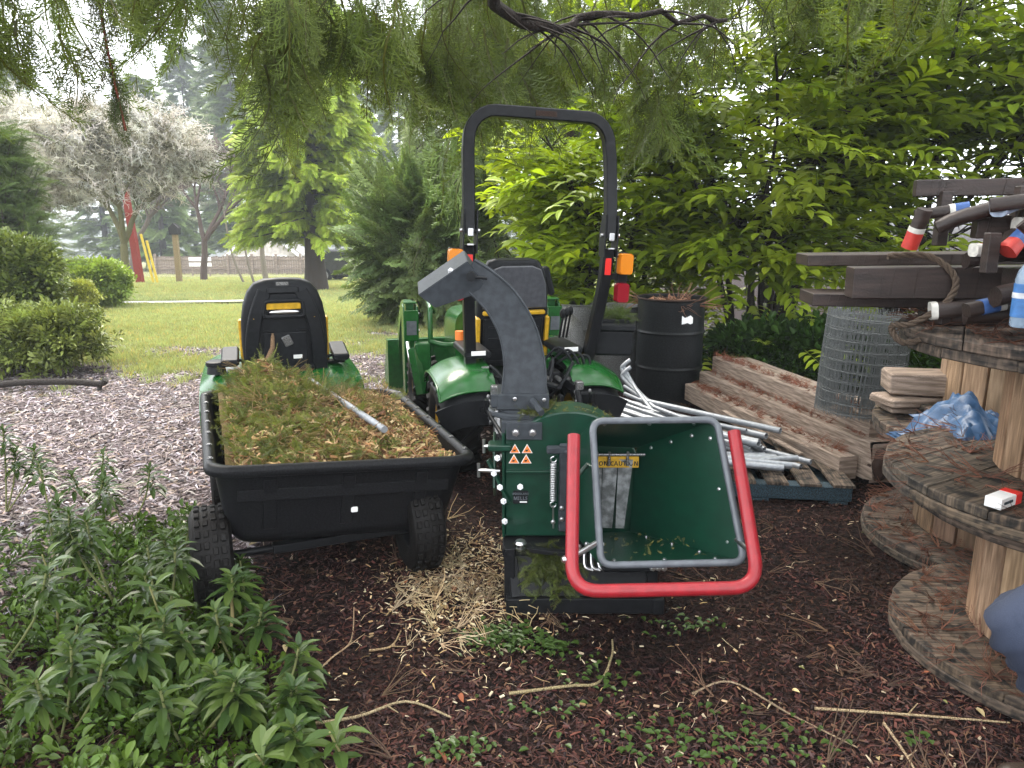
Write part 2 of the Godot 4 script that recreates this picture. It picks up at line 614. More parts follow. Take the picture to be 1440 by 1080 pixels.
# broad leaf with a folded midrib
func leaf(g: G, a: Vector3, dir: Vector3, up: Vector3, l: float, w: float, droop := 0.25) -> void:
	var s := dir.cross(up).normalized()
	var ps := []
	for k in 5:
		var t := k / 4.0
		ps.append(a + dir * l * t + up * (l * (0.10 * sin(t * PI) - droop * t * t)))
	var ws := [0.06, 0.72, 1.0, 0.8, 0.0]
	for k in 4:
		for q in [-1.0, 1.0]:
			var a0: Vector3 = ps[k]
			var a1: Vector3 = ps[k + 1]
			var b0: Vector3 = a0 + s * q * w * ws[k] + up * w * ws[k] * 0.28
			var b1: Vector3 = a1 + s * q * w * ws[k + 1] + up * w * ws[k + 1] * 0.28
			var m: Vector3 = (up - s * q * 0.28).normalized()
			g.t3(a0, b0, a1, m, m, m)
			if k < 3: g.t3(b0, b1, a1, m, m, m)

func frond(sd: int, length: float, droop: float, thick: float) -> ArrayMesh:
	R.seed = sd
	var g := G.new()
	var pts := []
	for k in 9:
		var t := k / 8.0
		pts.append(Vector3(length * t * (1.0 - 0.12 * droop * t), -droop * length * 0.5 * t * t, 0.04 * sin(t * 5.0 + sd) * length))
	for k in 8:
		g.col = Color(0.55, 0.42, 0.3)
		var w := 0.006 * (1.0 - k / 9.0) + 0.002
		g.quad(pts[k] + Vector3(0, 0, w), pts[k + 1] + Vector3(0, 0, w), pts[k + 1] - Vector3(0, 0, w), pts[k] - Vector3(0, 0, w))
	for k in 26:
		var t := 0.06 + 0.93 * k / 25.0
		var f := t * 8.0
		var i := int(min(f, 7.0))
		var p: Vector3 = pts[i].lerp(pts[i + 1], f - i)
		var d: Vector3 = (pts[i + 1] - pts[i]).normalized()
		var sd2 := 1.0 if k % 2 else -1.0
		var br := (d * rf(0.55, 0.9) + Vector3(0, rf(-0.35, 0.1), sd2 * rf(0.6, 1.0))).normalized()
		var l: float = length * (0.12 + 0.26 * (1.0 - t) * min(1.0, t * 4.0 + 0.3)) * rf(0.7, 1.2)
		var sv := br.cross(Vector3(rf(-0.3, 0.3), 1, rf(-0.3, 0.3))).normalized()
		g.col = Color(1, 1, 1) * rf(0.7, 1.1)
		blade(g, p, br, sv, l, thick * rf(0.7, 1.1), -0.1)
		for q in 7:
			var u := 0.14 + 0.12 * q
			var s3 := 1.0 if q % 2 else -1.0
			var b2 := (br * 0.75 + sv * s3 * rf(0.5, 0.9) + Vector3(0, rf(-0.4, 0.05), 0)).normalized()
			g.col = Color(1, 1, 1) * rf(0.7, 1.25)
			blade(g, p + br * l * u, b2, b2.cross(Vector3.UP).normalized(), l * rf(0.3, 0.6), thick * rf(0.6, 1.0), -0.2)
	return g.mesh()

func make_sprigs() -> void:
	S.cedar = [frond(11, 0.45, 1.1, 0.0046), frond(12, 0.6, 1.7, 0.0044), frond(13, 0.4, 0.8, 0.005)]
	S.spruce = [frond(21, 0.6, -0.25, 0.013), frond(22, 0.5, 0.25, 0.014)]
	S.gold = [frond(31, 0.5, 0.7, 0.0085), frond(32, 0.42, 0.2, 0.0085)]
	# laurel twigs: a stem with alternate broad leaves
	S.laurel = []
	for sd in 3:
		R.seed = 40 + sd
		var g := G.new()
		g.col = Color(0.45, 0.5, 0.3)
		g.tube([Vector3.ZERO, Vector3(0.2, 0.015, 0.01), Vector3(0.4, -0.02, -0.01)], [0.005, 0.004, 0.002], 4, false)
		for k in 10:
			var t := 0.12 + 0.9 * k / 9.0
			var q := 1.0 if k % 2 else -1.0
			var d := Vector3(rf(0.45, 0.8), rf(-0.2, 0.3), q * rf(0.5, 0.9)).normalized()
			if k > 7: d = Vector3(1, rf(0, 0.3), q * 0.3).normalized()
			g.col = Color(1, 1, 1) * rf(0.75, 1.15)
			leaf(g, Vector3(0.4 * t, 0.01 * sin(t * 3), 0), d, Vector3(rf(-0.2, 0.2), 1, rf(-0.3, 0.3)).normalized(), rf(0.12, 0.17), rf(0.02, 0.029), rf(0.0, 0.25))
		S.laurel.append(g.mesh())
	# one laurel leaf
	var g1 := G.new()
	leaf(g1, Vector3.ZERO, Vector3.RIGHT, Vector3.UP, 0.15, 0.026, 0.15)
	S.leaf = g1.mesh()
	var g2 := G.new()
	leaf(g2, Vector3.ZERO, Vector3.RIGHT, Vector3.UP, 0.1, 0.017, 0.3)
	S.lance = g2.mesh()
	# rounded clump of small leaves for bushes
	S.bush = []
	for sd in 2:
		R.seed = 60 + sd
		var g := G.new()
		for k in 26:
			var d := Vector3(rf(-1, 1), rf(-0.4, 1), rf(-1, 1)).normalized()
			g.col = Color(1, 1, 1) * rf(0.65, 1.2)
			leaf(g, d * rf(0.02, 0.1), (d + Vector3(rf(-0.4, 0.4), rf(-0.2, 0.5), rf(-0.4, 0.4))).normalized(), Vector3(rf(-0.5, 0.5), 1, rf(-0.5, 0.5)).normalized(), rf(0.05, 0.085), rf(0.01, 0.018), 0.2)
		S.bush.append(g.mesh())
	# bundle of bare twigs
	# finely forked twig crusted with lichen
	S.lichen = []
	for sd in 3:
		R.seed = 90 + sd
		var g := G.new()
		var p := Vector3.ZERO
		var d := Vector3.RIGHT
		for q in 7:
			var e := p + d * 0.09
			g.tube([p, e], [0.008 - 0.0008 * q, 0.007 - 0.0008 * q], 3, false)
			for b in 2:
				var d2 := (d * 0.4 + Vector3(rf(-0.6, 0.6), rf(-1, 1), rf(-1, 1))).normalized()
				var p2 := e
				for r in 3:
					var e2 := p2 + d2 * rf(0.035, 0.07)
					g.tube([p2, e2], 0.0052 - 0.0008 * r, 3, false)
					var d3 := (d2 + Vector3(rf(-1, 1), rf(-1, 1), rf(-1, 1))).normalized()
					g.tube([e2, e2 + d3 * rf(0.03, 0.06)], 0.004, 3, false)
					p2 = e2
					d2 = (d2 + Vector3(rf(-0.5, 0.5), rf(-0.5, 0.5), rf(-0.5, 0.5))).normalized()
			p = e
			d = (d + Vector3(rf(-0.35, 0.35), rf(-0.4, 0.35), rf(-0.35, 0.35))).normalized()
		S.lichen.append(g.mesh())
	S.twigs = []
	for sd in 2:
		R.seed = 80 + sd
		var g := G.new()
		for k in 9:
			var a := Vector3.ZERO
			var d := Vector3(1, rf(-0.5, 0.6), rf(-0.6, 0.6)).normalized()
			var path := [a]
			for q in 4:
				a += d * 0.14
				d = (d + Vector3(rf(-0.3, 0.3), rf(-0.35, 0.3), rf(-0.3, 0.3))).normalized()
				path.append(a)
			g.tube(path, [0.008, 0.007, 0.006, 0.005, 0.004], 3, false)
		S.twigs.append(g.mesh())

func aim(d: Vector3, roll: float, s: float, at: Vector3) -> Transform3D:
	var x := d.normalized()
	var z := x.cross(Vector3.UP)
	if z.length() < 0.05: z = Vector3.BACK
	z = z.normalized()
	var b := Basis(x, z.cross(x), z)
	b = Basis(x, roll) * b
	return Transform3D(b.scaled(Vector3.ONE * s), at)

func spread(parent: Node, called: String, meshes: Array, m: Material, xf: Array, cols: Array) -> void:
	var k := meshes.size()
	for q in k:
		var a := []
		var b := []
		for i in range(q, xf.size(), k):
			a.append(xf[i]); b.append(cols[i])
		if a.size(): many(parent, called, meshes[q], m, a, b)

# ------------------------------------------------------------------ trees
# evergreen: trunk with limbs, sprays set along every limb
func conifer(called: String, label: String, at: Vector3, h: float, rad: float, first: float, n_limbs: int, per: int, base: Color, spray: Array, sc: float, sag: float, m: Material, group: String, trunk_r := 0.2, power := 0.85, amt := 0.3) -> Node3D:
	var o := thing(called, label, "tree", at, 0, group)
	var g := G.new()
	g.col = Color(1, 1, 1)
	g.tube([Vector3(0, -0.2, 0), Vector3(0, h * 0.08, 0), Vector3(0.03, h * 0.5, 0), Vector3(0, h, 0)], [trunk_r * 1.35, trunk_r, trunk_r * 0.6, 0.02], 9)
	var xf := []
	var cols := []
	for k in n_limbs:
		var t := first + (1.0 - first) * pow(k / float(n_limbs), 0.9)
		var az := k * 2.39996 + rf(-0.4, 0.4)
		var l := rad * pow(1.0 - (t - first) / (1.0 - first) * 0.97, power) * rf(0.72, 1.12)
		var d := Vector3(cos(az), 0, sin(az))
		var path := []
		for q in 5:
			var u := q / 4.0
			path.append(Vector3(0, h * t, 0) + d * l * u + Vector3(0, l * (0.14 * u - sag * u * u) + 0.12 * u * u * u * l, 0))
		if l > 0.35: g.tube(path, [0.035, 0.028, 0.02, 0.014, 0.006], 4, false)
		for q in per:
			var u := 0.14 + 0.86 * (q + rf(0, 0.9)) / per
			var f: float = min(u, 0.999) * 4.0
			var i := int(f)
			var p: Vector3 = path[i].lerp(path[i + 1], f - i)
			var dd: Vector3 = ((path[i + 1] - path[i]).normalized() + Vector3(rf(-0.8, 0.8), rf(-0.7, 0.25), rf(-0.8, 0.8)) * 0.8).normalized()
			xf.append(aim(dd, rf(-0.7, 0.7), sc * rf(0.7, 1.35), p))
			cols.append(tint(base, amt))
	part(o, "trunk", g, M.bark)
	spread(o, "crown", spray, m, xf, cols)
	return o

# bare tree: forks down to a few orders of limbs, twig bundles on the ends
func bare(called: String, label: String, at: Vector3, h: float, sd: int, bark: Color, twig: Color, spreadw: float, orders: int, tw: float, group: String, dens := 3) -> void:
	R.seed = sd
	var o := thing(called, label, "tree", at, 0, group)
	var g := G.new()
	g.col = bark
	var xf := []
	var cols := []
	var todo := [[Vector3(0, -0.1, 0), Vector3(0.05, 1, 0).normalized(), h * 0.3, h * 0.028, 0]]
	while todo.size():
		var b = todo.pop_back()
		var a: Vector3 = b[0]
		var d: Vector3 = b[1]
		var path := [a]
		for q in 3:
			a += d * b[2] / 3.0
			d = (d + Vector3(rf(-0.16, 0.16), rf(-0.08, 0.14), rf(-0.16, 0.16))).normalized()
			path.append(a)
		var r: float = b[3]
		g.tube(path, [r, r * 0.9, r * 0.8, r * 0.7], 5 if b[4] < 3 else 3, false)
		if b[4] >= 2:
			for q in dens:
				var u := R.randi_range(1, 3)
				xf.append(aim(Vector3(rf(-1, 1), rf(-0.35, 0.8), rf(-1, 1)), rf(0, 6), tw * rf(0.7, 1.3), path[u]))
				cols.append(tint(twig, 0.25) if R.randf() < 0.75 else tint(bark * 1.2, 0.3))
		if b[4] < orders:
			var n := 3 if b[4] < 3 else 2
			for q in n:
				var az := TAU * (q + rf(0, 0.8)) / n
				var nd := (d + Vector3(cos(az), rf(-0.1, 0.2), sin(az)) * spreadw * rf(0.7, 1.2)).normalized()
				todo.append([a, nd, b[2] * rf(0.68, 0.85), r * 0.62, b[4] + 1])
	part(o, "trunk", g, M.twig)
	spread(o, "crown", S.lichen, M.twig, xf, cols)

# leafy bush: stems from the base and leaf clumps in a lumpy ellipsoid
func bush(called: String, label: String, category: String, at: Vector3, size: Vector3, n: int, base: Color, mesh: Array, m: Material, sc: float, group: String, amt := 0.25, shell := 0.45) -> Node3D:
	var o := thing(called, label, category, at, 0, group)
	var g := G.new()
	g.col = Color(0.8, 0.75, 0.7)
	for k in 9:
		var az := rf(0, TAU)
		var e := Vector3(cos(az) * size.x * 0.6, size.y * rf(0.5, 0.9), sin(az) * size.z * 0.6)
		g.tube(spline([Vector3(cos(az), 0, sin(az)) * 0.06, e * 0.5 + Vector3(0, 0.1, 0), e], 3), [0.03, 0.027, 0.024, 0.02, 0.016, 0.012, 0.008], 4, false)
	part(o, "stem", g, M.bark)
	var xf := []
	var cols := []
	for k in n:
		var d := Vector3(rf(-1, 1), rf(-0.75, 1), rf(-1, 1)).normalized()
		var lump := 0.82 + 0.3 * NZ.get_noise_3d(d.x * 130 + at.x * 50, d.y * 130, d.z * 130)
		var p := d * size * lump * pow(rf(shell, 1.0), 0.5) + Vector3(0, size.y * 0.86, 0)
		if p.y < 0.03: p.y = rf(0.03, 0.2)
		xf.append(aim(d + Vector3(rf(-0.6, 0.6), rf(-0.3, 0.6), rf(-0.6, 0.6)), rf(-0.6, 0.6), sc * rf(0.75, 1.3), p))
		cols.append(tint(base, amt))
	spread(o, "crown", mesh, m, xf, cols)
	return o

func far_background() -> void:
	var p := Vector3.ZERO
	# hazy firs beyond the fence
	var spots := [[-29, -62, 15, 3.4, 1.0], [-25.5, -70, 24, 3.8, 0.8], [-22.5, -64, 18, 3.3, 1.1], [-19, -74, 26, 4.2, 0.9], [-35, -66, 13, 3.6, 1.0], [-15, -78, 24, 4.2, 0.8], [-40, -58, 10, 3.2, 1.05], [-26, -57, 7.5, 2.6, 1.1], [-10, -70, 17, 3.8, 1.0], [-46, -72, 19, 4.4, 0.9], [-33, -80, 22, 4.4, 0.85], [-4, -76, 18, 4.0, 0.9], [5, -70, 16, 4.0, 1.0]]
	var where := ["tall hazy fir above the left end of the house fence", "tallest of the thin hazy firs, rising by the open sky gap", "hazy fir straight behind the leaning red pole", "broad hazy fir behind the gabled house", "hazy fir low behind the white lichen trees", "tall hazy fir right of the house gable", "short hazy fir at the left edge behind the lichen trees", "small grey green fir just behind the yellow boards", "hazy fir behind the bright green cedar", "far hazy fir at the left picture edge", "tall pale fir far behind the red pole", "far fir hidden behind the grey green shrub", "far fir beyond the laurel hedge"]
	for i in spots.size():
		var q = spots[i]
		R.seed = 300 + i
		conifer("fir_tree", where[i], Vector3(q[0], gh(q[0], q[1]), q[1]), q[2], q[3], 0.1, int(q[2] * 5), 10, Color(1.5, 1.55, 1.2), S.spruce, 2.3, 0.35, M.cedar, "hazy firs beyond the fence", 0.28, 0.8, 0.2)
	# plank fence: posts, rails and boards along the end of the lawn
	var f := thing("plank_fence", "weathered brown plank fence at the far end of the lawn", "fence", Vector3(-21.5, gh(-21.5, -46), -46))
	var along := 10.2
	for k in 8:
		var g := G.new()
		g.box(Vector3(along * k / 7.0, 0.6, 0.06), Vector3(0.12, 1.25, 0.12), 0.0)
		part(f, "post", g, M.fence)
	for k in 2:
		var g := G.new()
		g.box(Vector3(along * 0.5, 0.35 + 0.55 * k, 0.04), Vector3(along, 0.09, 0.05), 0.0)
		part(f, "rail", g, M.fence)
	var pk := G.new()
	pk.box(Vector3(0, 0.56, 0), Vector3(0.13, 1.05, 0.025), 0.0)
	var pm := pk.mesh(M.fence)
	for k in 70:
		var b := part(f, "board", pm, M.fence)
		b.position = Vector3(0.07 + along * k / 70.5, rf(-0.03, 0.03), 0.0)
	# gabled house behind the fence
	var hz := -54.0
	var hs := thing("gabled_house", "low pale gabled house behind the plank fence", "house", Vector3(-17.6, gh(-17.6, hz), hz), 12)
	var w := G.new()
	w.X = Transform3D(Basis.IDENTITY, Vector3(0, 0, -3))
	w.prism(PackedVector2Array([Vector2(-2.5, -0.3), Vector2(2.5, -0.3), Vector2(2.5, 1.1), Vector2(0, 3.1), Vector2(-2.5, 1.1)]), 6.0)
	part(hs, "wall", w, M.house_wall)
	for s in [-1.0, 1.0]:
		var r := G.new()
		var a := atan2(2.0, 2.5)
		r.box(Vector3(s * 1.36, 2.2, -3), Vector3(3.6, 0.12, 6.7), 0.0, Basis(Vector3.BACK, -s * a))
		part(hs, "roof_slope", r, M.roof)
	for s in [-1.0, 1.0]:
		var r := G.new()
		r.X = Transform3D(Basis.IDENTITY, Vector3(0, 0, 0.42))
		r.bar(Vector3(s * 2.95, 0.72, 0), Vector3(0, 3.16, 0), 0.06, 0.18, 0.0)
		part(hs, "barge_board", r, M.white)
	for x in [-1.2, 1.1]:
		var wn := G.new()
		wn.box(Vector3(x, 0.75, 0.03), Vector3(1.0, 0.8, 0.05), 0.0)
		var wo := part(hs, "window", wn, M.white)
		var gl := G.new()
		gl.box(Vector3(x, 0.75, 0.06), Vector3(0.82, 0.62, 0.02), 0.0)
		part(wo, "pane", gl, M.glass_dark)
	# white notice boards on posts in front of the fence
	var sg := thing("notice_board", "small white double board on posts in front of fence", "sign", Vector3(-17.6, gh(-17.6, -43), -43))
	for k in 2:
		var g := G.new()
		g.box(Vector3(0, 0.62 + 0.3 * k, 0), Vector3(1.25, 0.2, 0.05), 0.0)
		part(sg, "board", g, M.white)
		var g2 := G.new()
		g2.box(Vector3(-0.5 + k, 0.45, -0.04), Vector3(0.08, 0.95, 0.06), 0.0)
		part(sg, "post", g2, M.fence)
	# leaning red pole, yellow boards, birdhouse post
	var rp := thing("leaning_pole", "rusty red pole leaning left at the lawn's end", "pole", Vector3(-14.7, gh(-14.7, -30), -30))
	var g3 := G.new()
	g3.col = Color(0.3, 0.05, 0.035)
	g3.sweep([Vector3(0, -0.3, 0), Vector3(-0.1, 1.6, 0), Vector3(-0.22, 3.55, 0)], PackedVector2Array([Vector2(-0.125, -0.125), Vector2(0.125, -0.125), Vector2(0.125, 0.125), Vector2(-0.125, 0.125)]), [Vector2.ONE, Vector2(0.94, 0.94), Vector2(0.8, 0.8)])
	part(rp, "shaft", g3, M.twig)
	var g3b := G.new()
	g3b.col = Color(0.3, 0.24, 0.2)
	g3b.box(Vector3(-0.22, 3.6, 0), Vector3(0.26, 0.1, 0.26), 0.02)
	part(rp, "cap", g3b, M.twig)
	for k in 2:
		var yb := thing("yellow_board", ["longer yellow board leaning beside the red pole", "shorter yellow board right against its longer twin"][k], "board", Vector3(-14.12 + 0.16 * k, gh(-14, -30), -29.9), 0, "yellow boards by the red pole")
		var g := G.new()
		g.col = Color(0.62, 0.45, 0.03)
		g.bar(Vector3(0, -0.1, 0), Vector3(-0.28 + 0.04 * k, 1.95 - 0.25 * k, 0.1), 0.085, 0.05, 0.005, Vector3.BACK)
		part(yb, "plank", g, M.paint)
	var bh := thing("birdhouse_post", "tan post topped by a small dark birdhouse", "birdhouse", Vector3(-13.6, gh(-13.6, -31), -31))
	var g4 := G.new()
	g4.col = Color(0.34, 0.27, 0.15)
	g4.box(Vector3(0, 0.9, 0), Vector3(0.2, 2.2, 0.2), 0.02)
	part(bh, "post", g4, M.twig)
	var g5 := G.new()
	g5.col = Color(0.05, 0.05, 0.05)
	g5.X = Transform3D(Basis.IDENTITY, Vector3(0, 2.1, 0))
	g5.prism(PackedVector2Array([Vector2(-0.16, -0.15), Vector2(0.16, -0.15), Vector2(0.2, 0.12), Vector2(0, 0.3), Vector2(-0.2, 0.12)]), 0.3)
	part(bh, "house_box", g5, M.twig)
	# dark parked car seen under the bright cedar
	var car := thing("parked_car", "dark car parked in the distance right of bright cedar", "car", Vector3(-6.6, gh(-6.6, -33), -33), -8)
	var g6 := G.new()
	g6.X = Transform3D(Basis.IDENTITY, Vector3.ZERO)
	g6.prism(PackedVector2Array([Vector2(-2.1, 0.25), Vector2(2.1, 0.25), Vector2(2.15, 0.7), Vector2(1.5, 0.85), Vector2(0.9, 1.35), Vector2(-1.1, 1.4), Vector2(-1.8, 0.9), Vector2(-2.15, 0.85)]), 1.7, 0.06)
	part(car, "body", g6, M.car_paint)
	var g7 := G.new()
	g7.X = Transform3D(Basis.IDENTITY, Vector3(0, 0, 0.86))
	g7.prism(PackedVector2Array([Vector2(-1.3, 0.9), Vector2(1.2, 0.9), Vector2(0.8, 1.27), Vector2(-1.05, 1.3)]), 0.03)
	part(car, "window", g7, M.glass_dark)
	for x in [-1.3, 1.35]:
		for s in [-1.0, 1.0]:
			var t := G.new()
			t.X = Transform3D(Basis(Vector3.RIGHT, PI / 2), Vector3(x, 0.32, s * 0.78))
			t.lathe([Vector2(0.2, -0.1), Vector2(0.32, -0.1), Vector2(0.33, 0), Vector2(0.32, 0.1), Vector2(0.2, 0.1)], 16)
			var tw := part(car, "wheel", t, M.rubber)
			var r := G.new()
			r.X = t.X
			r.lathe([Vector2(0.01, -0.08), Vector2(0.2, -0.085), Vector2(0.2, 0.085), Vector2(0.01, 0.08)], 12)
			part(tw, "rim", r, M.zinc)

func garden_trees() -> void:
	# bright yellow-green cedar
	R.seed = 501
	conifer("golden_cedar", "bright yellow green cedar standing alone on the lawn", Vector3(-6.2, gh(-6.2, -24), -24), 9.5, 2.7, 0.17, 330, 36, Color(4.2, 3.9, 1.1), S.gold, 1.0, 0.32, M.cedar, "", 0.32, 0.62, 0.3)
	# white lichen trees on the left
	bare("lichen_tree", "white lichen covered fruit tree with forked mossy trunk", Vector3(-11.2, gh(-11.2, -22), -22), 5.2, 511, Color(0.2, 0.19, 0.1), Color(1.0, 0.97, 0.88), 0.62, 6, 1.0, "pale lichen trees", 9)
	bare("lichen_tree", "white lichen covered tree at left edge behind the cypress", Vector3(-15.6, gh(-15.6, -24), -24), 5.0, 512, Color(0.2, 0.19, 0.1), Color(1.0, 0.97, 0.88), 0.66, 6, 1.0, "pale lichen trees", 9)
	bare("bare_tree", "bare grey brown tree with bent dark top before the house", Vector3(-13.4, gh(-13.4, -33), -33), 6.2, 513, Color(0.13, 0.1, 0.09), Color(0.3, 0.24, 0.23), 0.5, 5, 0.9, "", 3)
	bare("bare_tree", "second bare tree right behind the lone house gable", Vector3(-20.0, gh(-20.0, -40), -40), 6.6, 514, Color(0.16, 0.13, 0.11), Color(0.32, 0.26, 0.25), 0.5, 5, 0.95, "", 3)
	# thin saplings right of the fence
	for k in 3:
		var s := thing("sapling", ["leftmost thin bare sapling before the plank fence", "middle thin bare sapling before the plank fence", "thickest rightmost sapling trunk before the plank fence"][k], "sapling", Vector3([-10.6, -10.2, -9.7][k], gh(-10, -30), -30), 0, "thin saplings by the fence")
		var g := G.new()
		g.col = Color(0.3, 0.27, 0.22)
		g.tube(spline([Vector3.ZERO, Vector3(-0.1 - 0.15 * (2 - k), 1.2, 0), Vector3(-0.3 * (2 - k), 3.0, 0)], 3), [0.05, 0.05, 0.045, 0.04, 0.035, 0.03, 0.02] if k < 2 else [0.13, 0.12, 0.11, 0.1, 0.09, 0.08, 0.06], 5)
		part(s, "trunk", g, M.twig)
	# upright cypress at the left edge
	R.seed = 521
	conifer("upright_cypress", "dark upright cypress at the left edge of the lawn", Vector3(-9.0, gh(-9, -13.6), -13.6), 3.0, 0.85, 0.02, 120, 14, Color(1.1, 1.2, 0.8), S.cedar, 0.75, -0.9, M.cedar, "", 0.1, 0.35, 0.3)
	# low shrubs on the left
	R.seed = 522
	bush("light_green_shrub", "rounded light green shrub at the lawn's left side", "shrub", Vector3(-8.9, gh(-8.9, -16), -16), Vector3(0.95, 0.6, 0.8), 1100, Color(5.8, 4.4, 3.2), S.bush, M.leaf, 1.2, "")
	bush("golden_heather", "low yellowish shrub in front of the light green one", "shrub", Vector3(-8.6, gh(-8.6, -14.6), -14.6), Vector3(0.7, 0.38, 0.5), 800, Color(7.5, 4.6, 3.0), S.bush, M.leaf, 0.8, "")
	bush("dark_leafy_shrub", "dark green leafy shrub at left edge below the cypress", "shrub", Vector3(-6.9, gh(-6.9, -10.2), -10.2), Vector3(0.9, 0.85, 0.8), 900, Color(2.8, 2.1, 2.0), S.bush, M.leaf, 1.2, "")
	bush("trailing_shrub", "yellow green loose shrub trailing over the fallen log", "shrub", Vector3(-5.0, gh(-5, -7.7), -7.7), Vector3(1.0, 0.42, 0.75), 1000, Color(3.9, 2.7, 3.0), S.bush, M.leaf, 0.8, "", 0.45, 0.1)
	# grey-green shrubs and yew behind the tractor
	R.seed = 523
	bush("grey_green_shrub", "large grey green shrub beside the tractor's loader", "shrub", Vector3(-1.35, gh(-1.35, -12.2), -12.2), Vector3(1.25, 1.5, 1.1), 1500, Color(2.1, 2.1, 2.2), S.spruce + S.bush, M.cedar, 0.9, "", 0.4, 0.2)
	R.seed = 524
	conifer("drooping_yew", "dark drooping evergreen with reddish trunk behind the roll bar", Vector3(-0.5, gh(-0.5, -13.0), -13.0), 7.5, 2.0, 0.08, 85, 17, Color(1.9, 1.9, 1.4), S.cedar, 1.25, 0.75, M.cedar, "", 0.3, 0.4, 0.4)
	# brown trunk of the conifer behind the laurel
	R.seed = 525
	conifer("hedge_cedar", "brown trunked cedar standing behind the tractor seat", Vector3(0.75, 0, -10.6), 8.5, 2.1, 0.35, 34, 15, Color(1.3, 1.4, 0.6), S.cedar, 1.35, 1.0, M.cedar, "", 0.2, 0.5, 0.35)

func laurel_hedge() -> void:
	# x, z, height, half-width, leaf count, where, leaf tint with backlight painted into it
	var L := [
		[1.15, -8.3, 2.6, 0.85, 480, "cherry laurel bush tinted bright green as if backlit right of the roll bar", Color(1.5, 1.4, 0.7), 1.0],
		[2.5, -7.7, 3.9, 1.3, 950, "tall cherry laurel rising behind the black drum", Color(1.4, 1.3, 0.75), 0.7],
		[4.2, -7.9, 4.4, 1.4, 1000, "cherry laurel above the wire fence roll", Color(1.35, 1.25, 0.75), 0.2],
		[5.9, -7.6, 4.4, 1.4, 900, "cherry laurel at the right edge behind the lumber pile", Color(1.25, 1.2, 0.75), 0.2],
		[3.4, -9.6, 5.0, 1.5, 420, "cherry laurel tinted bright as if backlit at the rear of the hedge", Color(1.6, 1.4, 0.6), 0.25]]
	for i in L.size():
		var q = L[i]
		R.seed = 700 + i
		var o := thing("laurel_shrub", q[5], "shrub", Vector3(q[0], gh(q[0], q[1]), q[1]), 0, "cherry laurel hedge on the right")
		var xf := []
		var cols := []
		var h: float = q[2]
		var wd: float = q[3]
		var ends := []
		for k in 11:
			var az := rf(0, TAU)
			var rr0 := rf(0.5, 1.0)
			var e := Vector3(cos(az) * wd * rr0, h * rf(0.6, 1.0), sin(az) * wd * 0.8 * rr0)
			var path := spline([Vector3(cos(az), 0, sin(az)) * rf(0.05, 0.25), Vector3(e.x * 0.25 + rf(-0.2, 0.2), h * 0.3, e.z * 0.25 + rf(-0.2, 0.2)), Vector3(e.x * 0.65 + rf(-0.2, 0.2), e.y * 0.7, e.z * 0.65), e], 3)
			var rad := []
			for s in path.size(): rad.append(lerpf(rf(0.03, 0.045), 0.008, s / float(path.size() - 1)))
			var g := G.new()
			g.col = Color(0.55, 0.5, 0.45)
			g.tube(path, rad, 6, false)
			for s in range(3, path.size()):
				for b in 3:
					var d := Vector3(rf(-1, 1), rf(-0.3, 0.6), rf(-1, 1)).normalized()
					var e2: Vector3 = path[s] + d * rf(0.35, 0.8) * wd * 0.7
					g.tube([path[s], path[s].lerp(e2, 0.5) + Vector3(0, 0.05, 0), e2], [0.011, 0.008, 0.004], 4, false)
					ends.append([path[s], e2])
			part(o, "stem", g, M.bark)
		var n: int = q[4]
		for k in n:
			var en = ends[R.randi() % ends.size()]
			var p: Vector3 = en[0].lerp(en[1], rf(0.25, 1.15)) + Vector3(rf(-1, 1), rf(-1, 1), rf(-1, 1)) * 0.22
			if p.y > 0.8 and p.y < 2.3 and R.randf() > q[7]: continue
			var out := Vector3(p.x, 0.15 * h, p.z).normalized()
			var yaw := atan2(out.z, out.x) + rf(-1.1, 1.1)
			var d := Vector3(cos(yaw), rf(-0.45, 0.35), sin(yaw))
			xf.append(aim(d, rf(-0.5, 0.5), rf(1.1, 1.75), p))
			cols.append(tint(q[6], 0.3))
		# low leafy skirts close to the ground
		for k in int(n * 0.12):
			var az := rf(0, TAU)
			var p := Vector3(cos(az) * wd * rf(0.3, 1.1), rf(0.05, h * 0.3), sin(az) * wd * rf(0.3, 0.9))
			xf.append(aim(Vector3(cos(az), rf(-0.4, 0.4), sin(az)), rf(-0.5, 0.5), rf(0.7, 1.2), p))
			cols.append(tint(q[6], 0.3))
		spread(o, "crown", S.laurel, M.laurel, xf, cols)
		# single leaves that can be told apart on the near side
		for k in 40:
			var en = ends[R.randi() % ends.size()]
			if en[1].z < -0.1: continue
			var lf := part(o, "leaf", S.leaf, M.laurel)
			var yaw := rf(0, TAU)
			lf.transform = aim(Vector3(cos(yaw), rf(-0.4, 0.3), sin(yaw)), rf(-0.5, 0.5), rf(0.9, 1.3), en[1] + Vector3(rf(-0.1, 0.1), rf(-0.1, 0.1), rf(0, 0.2)))
	# dark low fern and ivy mass under the hedge
	R.seed = 760
	bush("ivy_mound", "dark low leafy mound behind the timbers", "shrub", Vector3(2.6, 0, -7.0), Vector3(1.0, 0.33, 0.5), 650, Color(0.9, 1.1, 0.9), S.bush, M.leaf, 1.35, "", 0.35)
	bush("ivy_mound", "dark low leafy mound behind the wire fence roll", "shrub", Vector3(4.0, 0, -6.4), Vector3(1.1, 0.33, 0.6), 650, Color(0.85, 1.0, 0.8), S.bush, M.leaf, 1.35, "", 0.35)

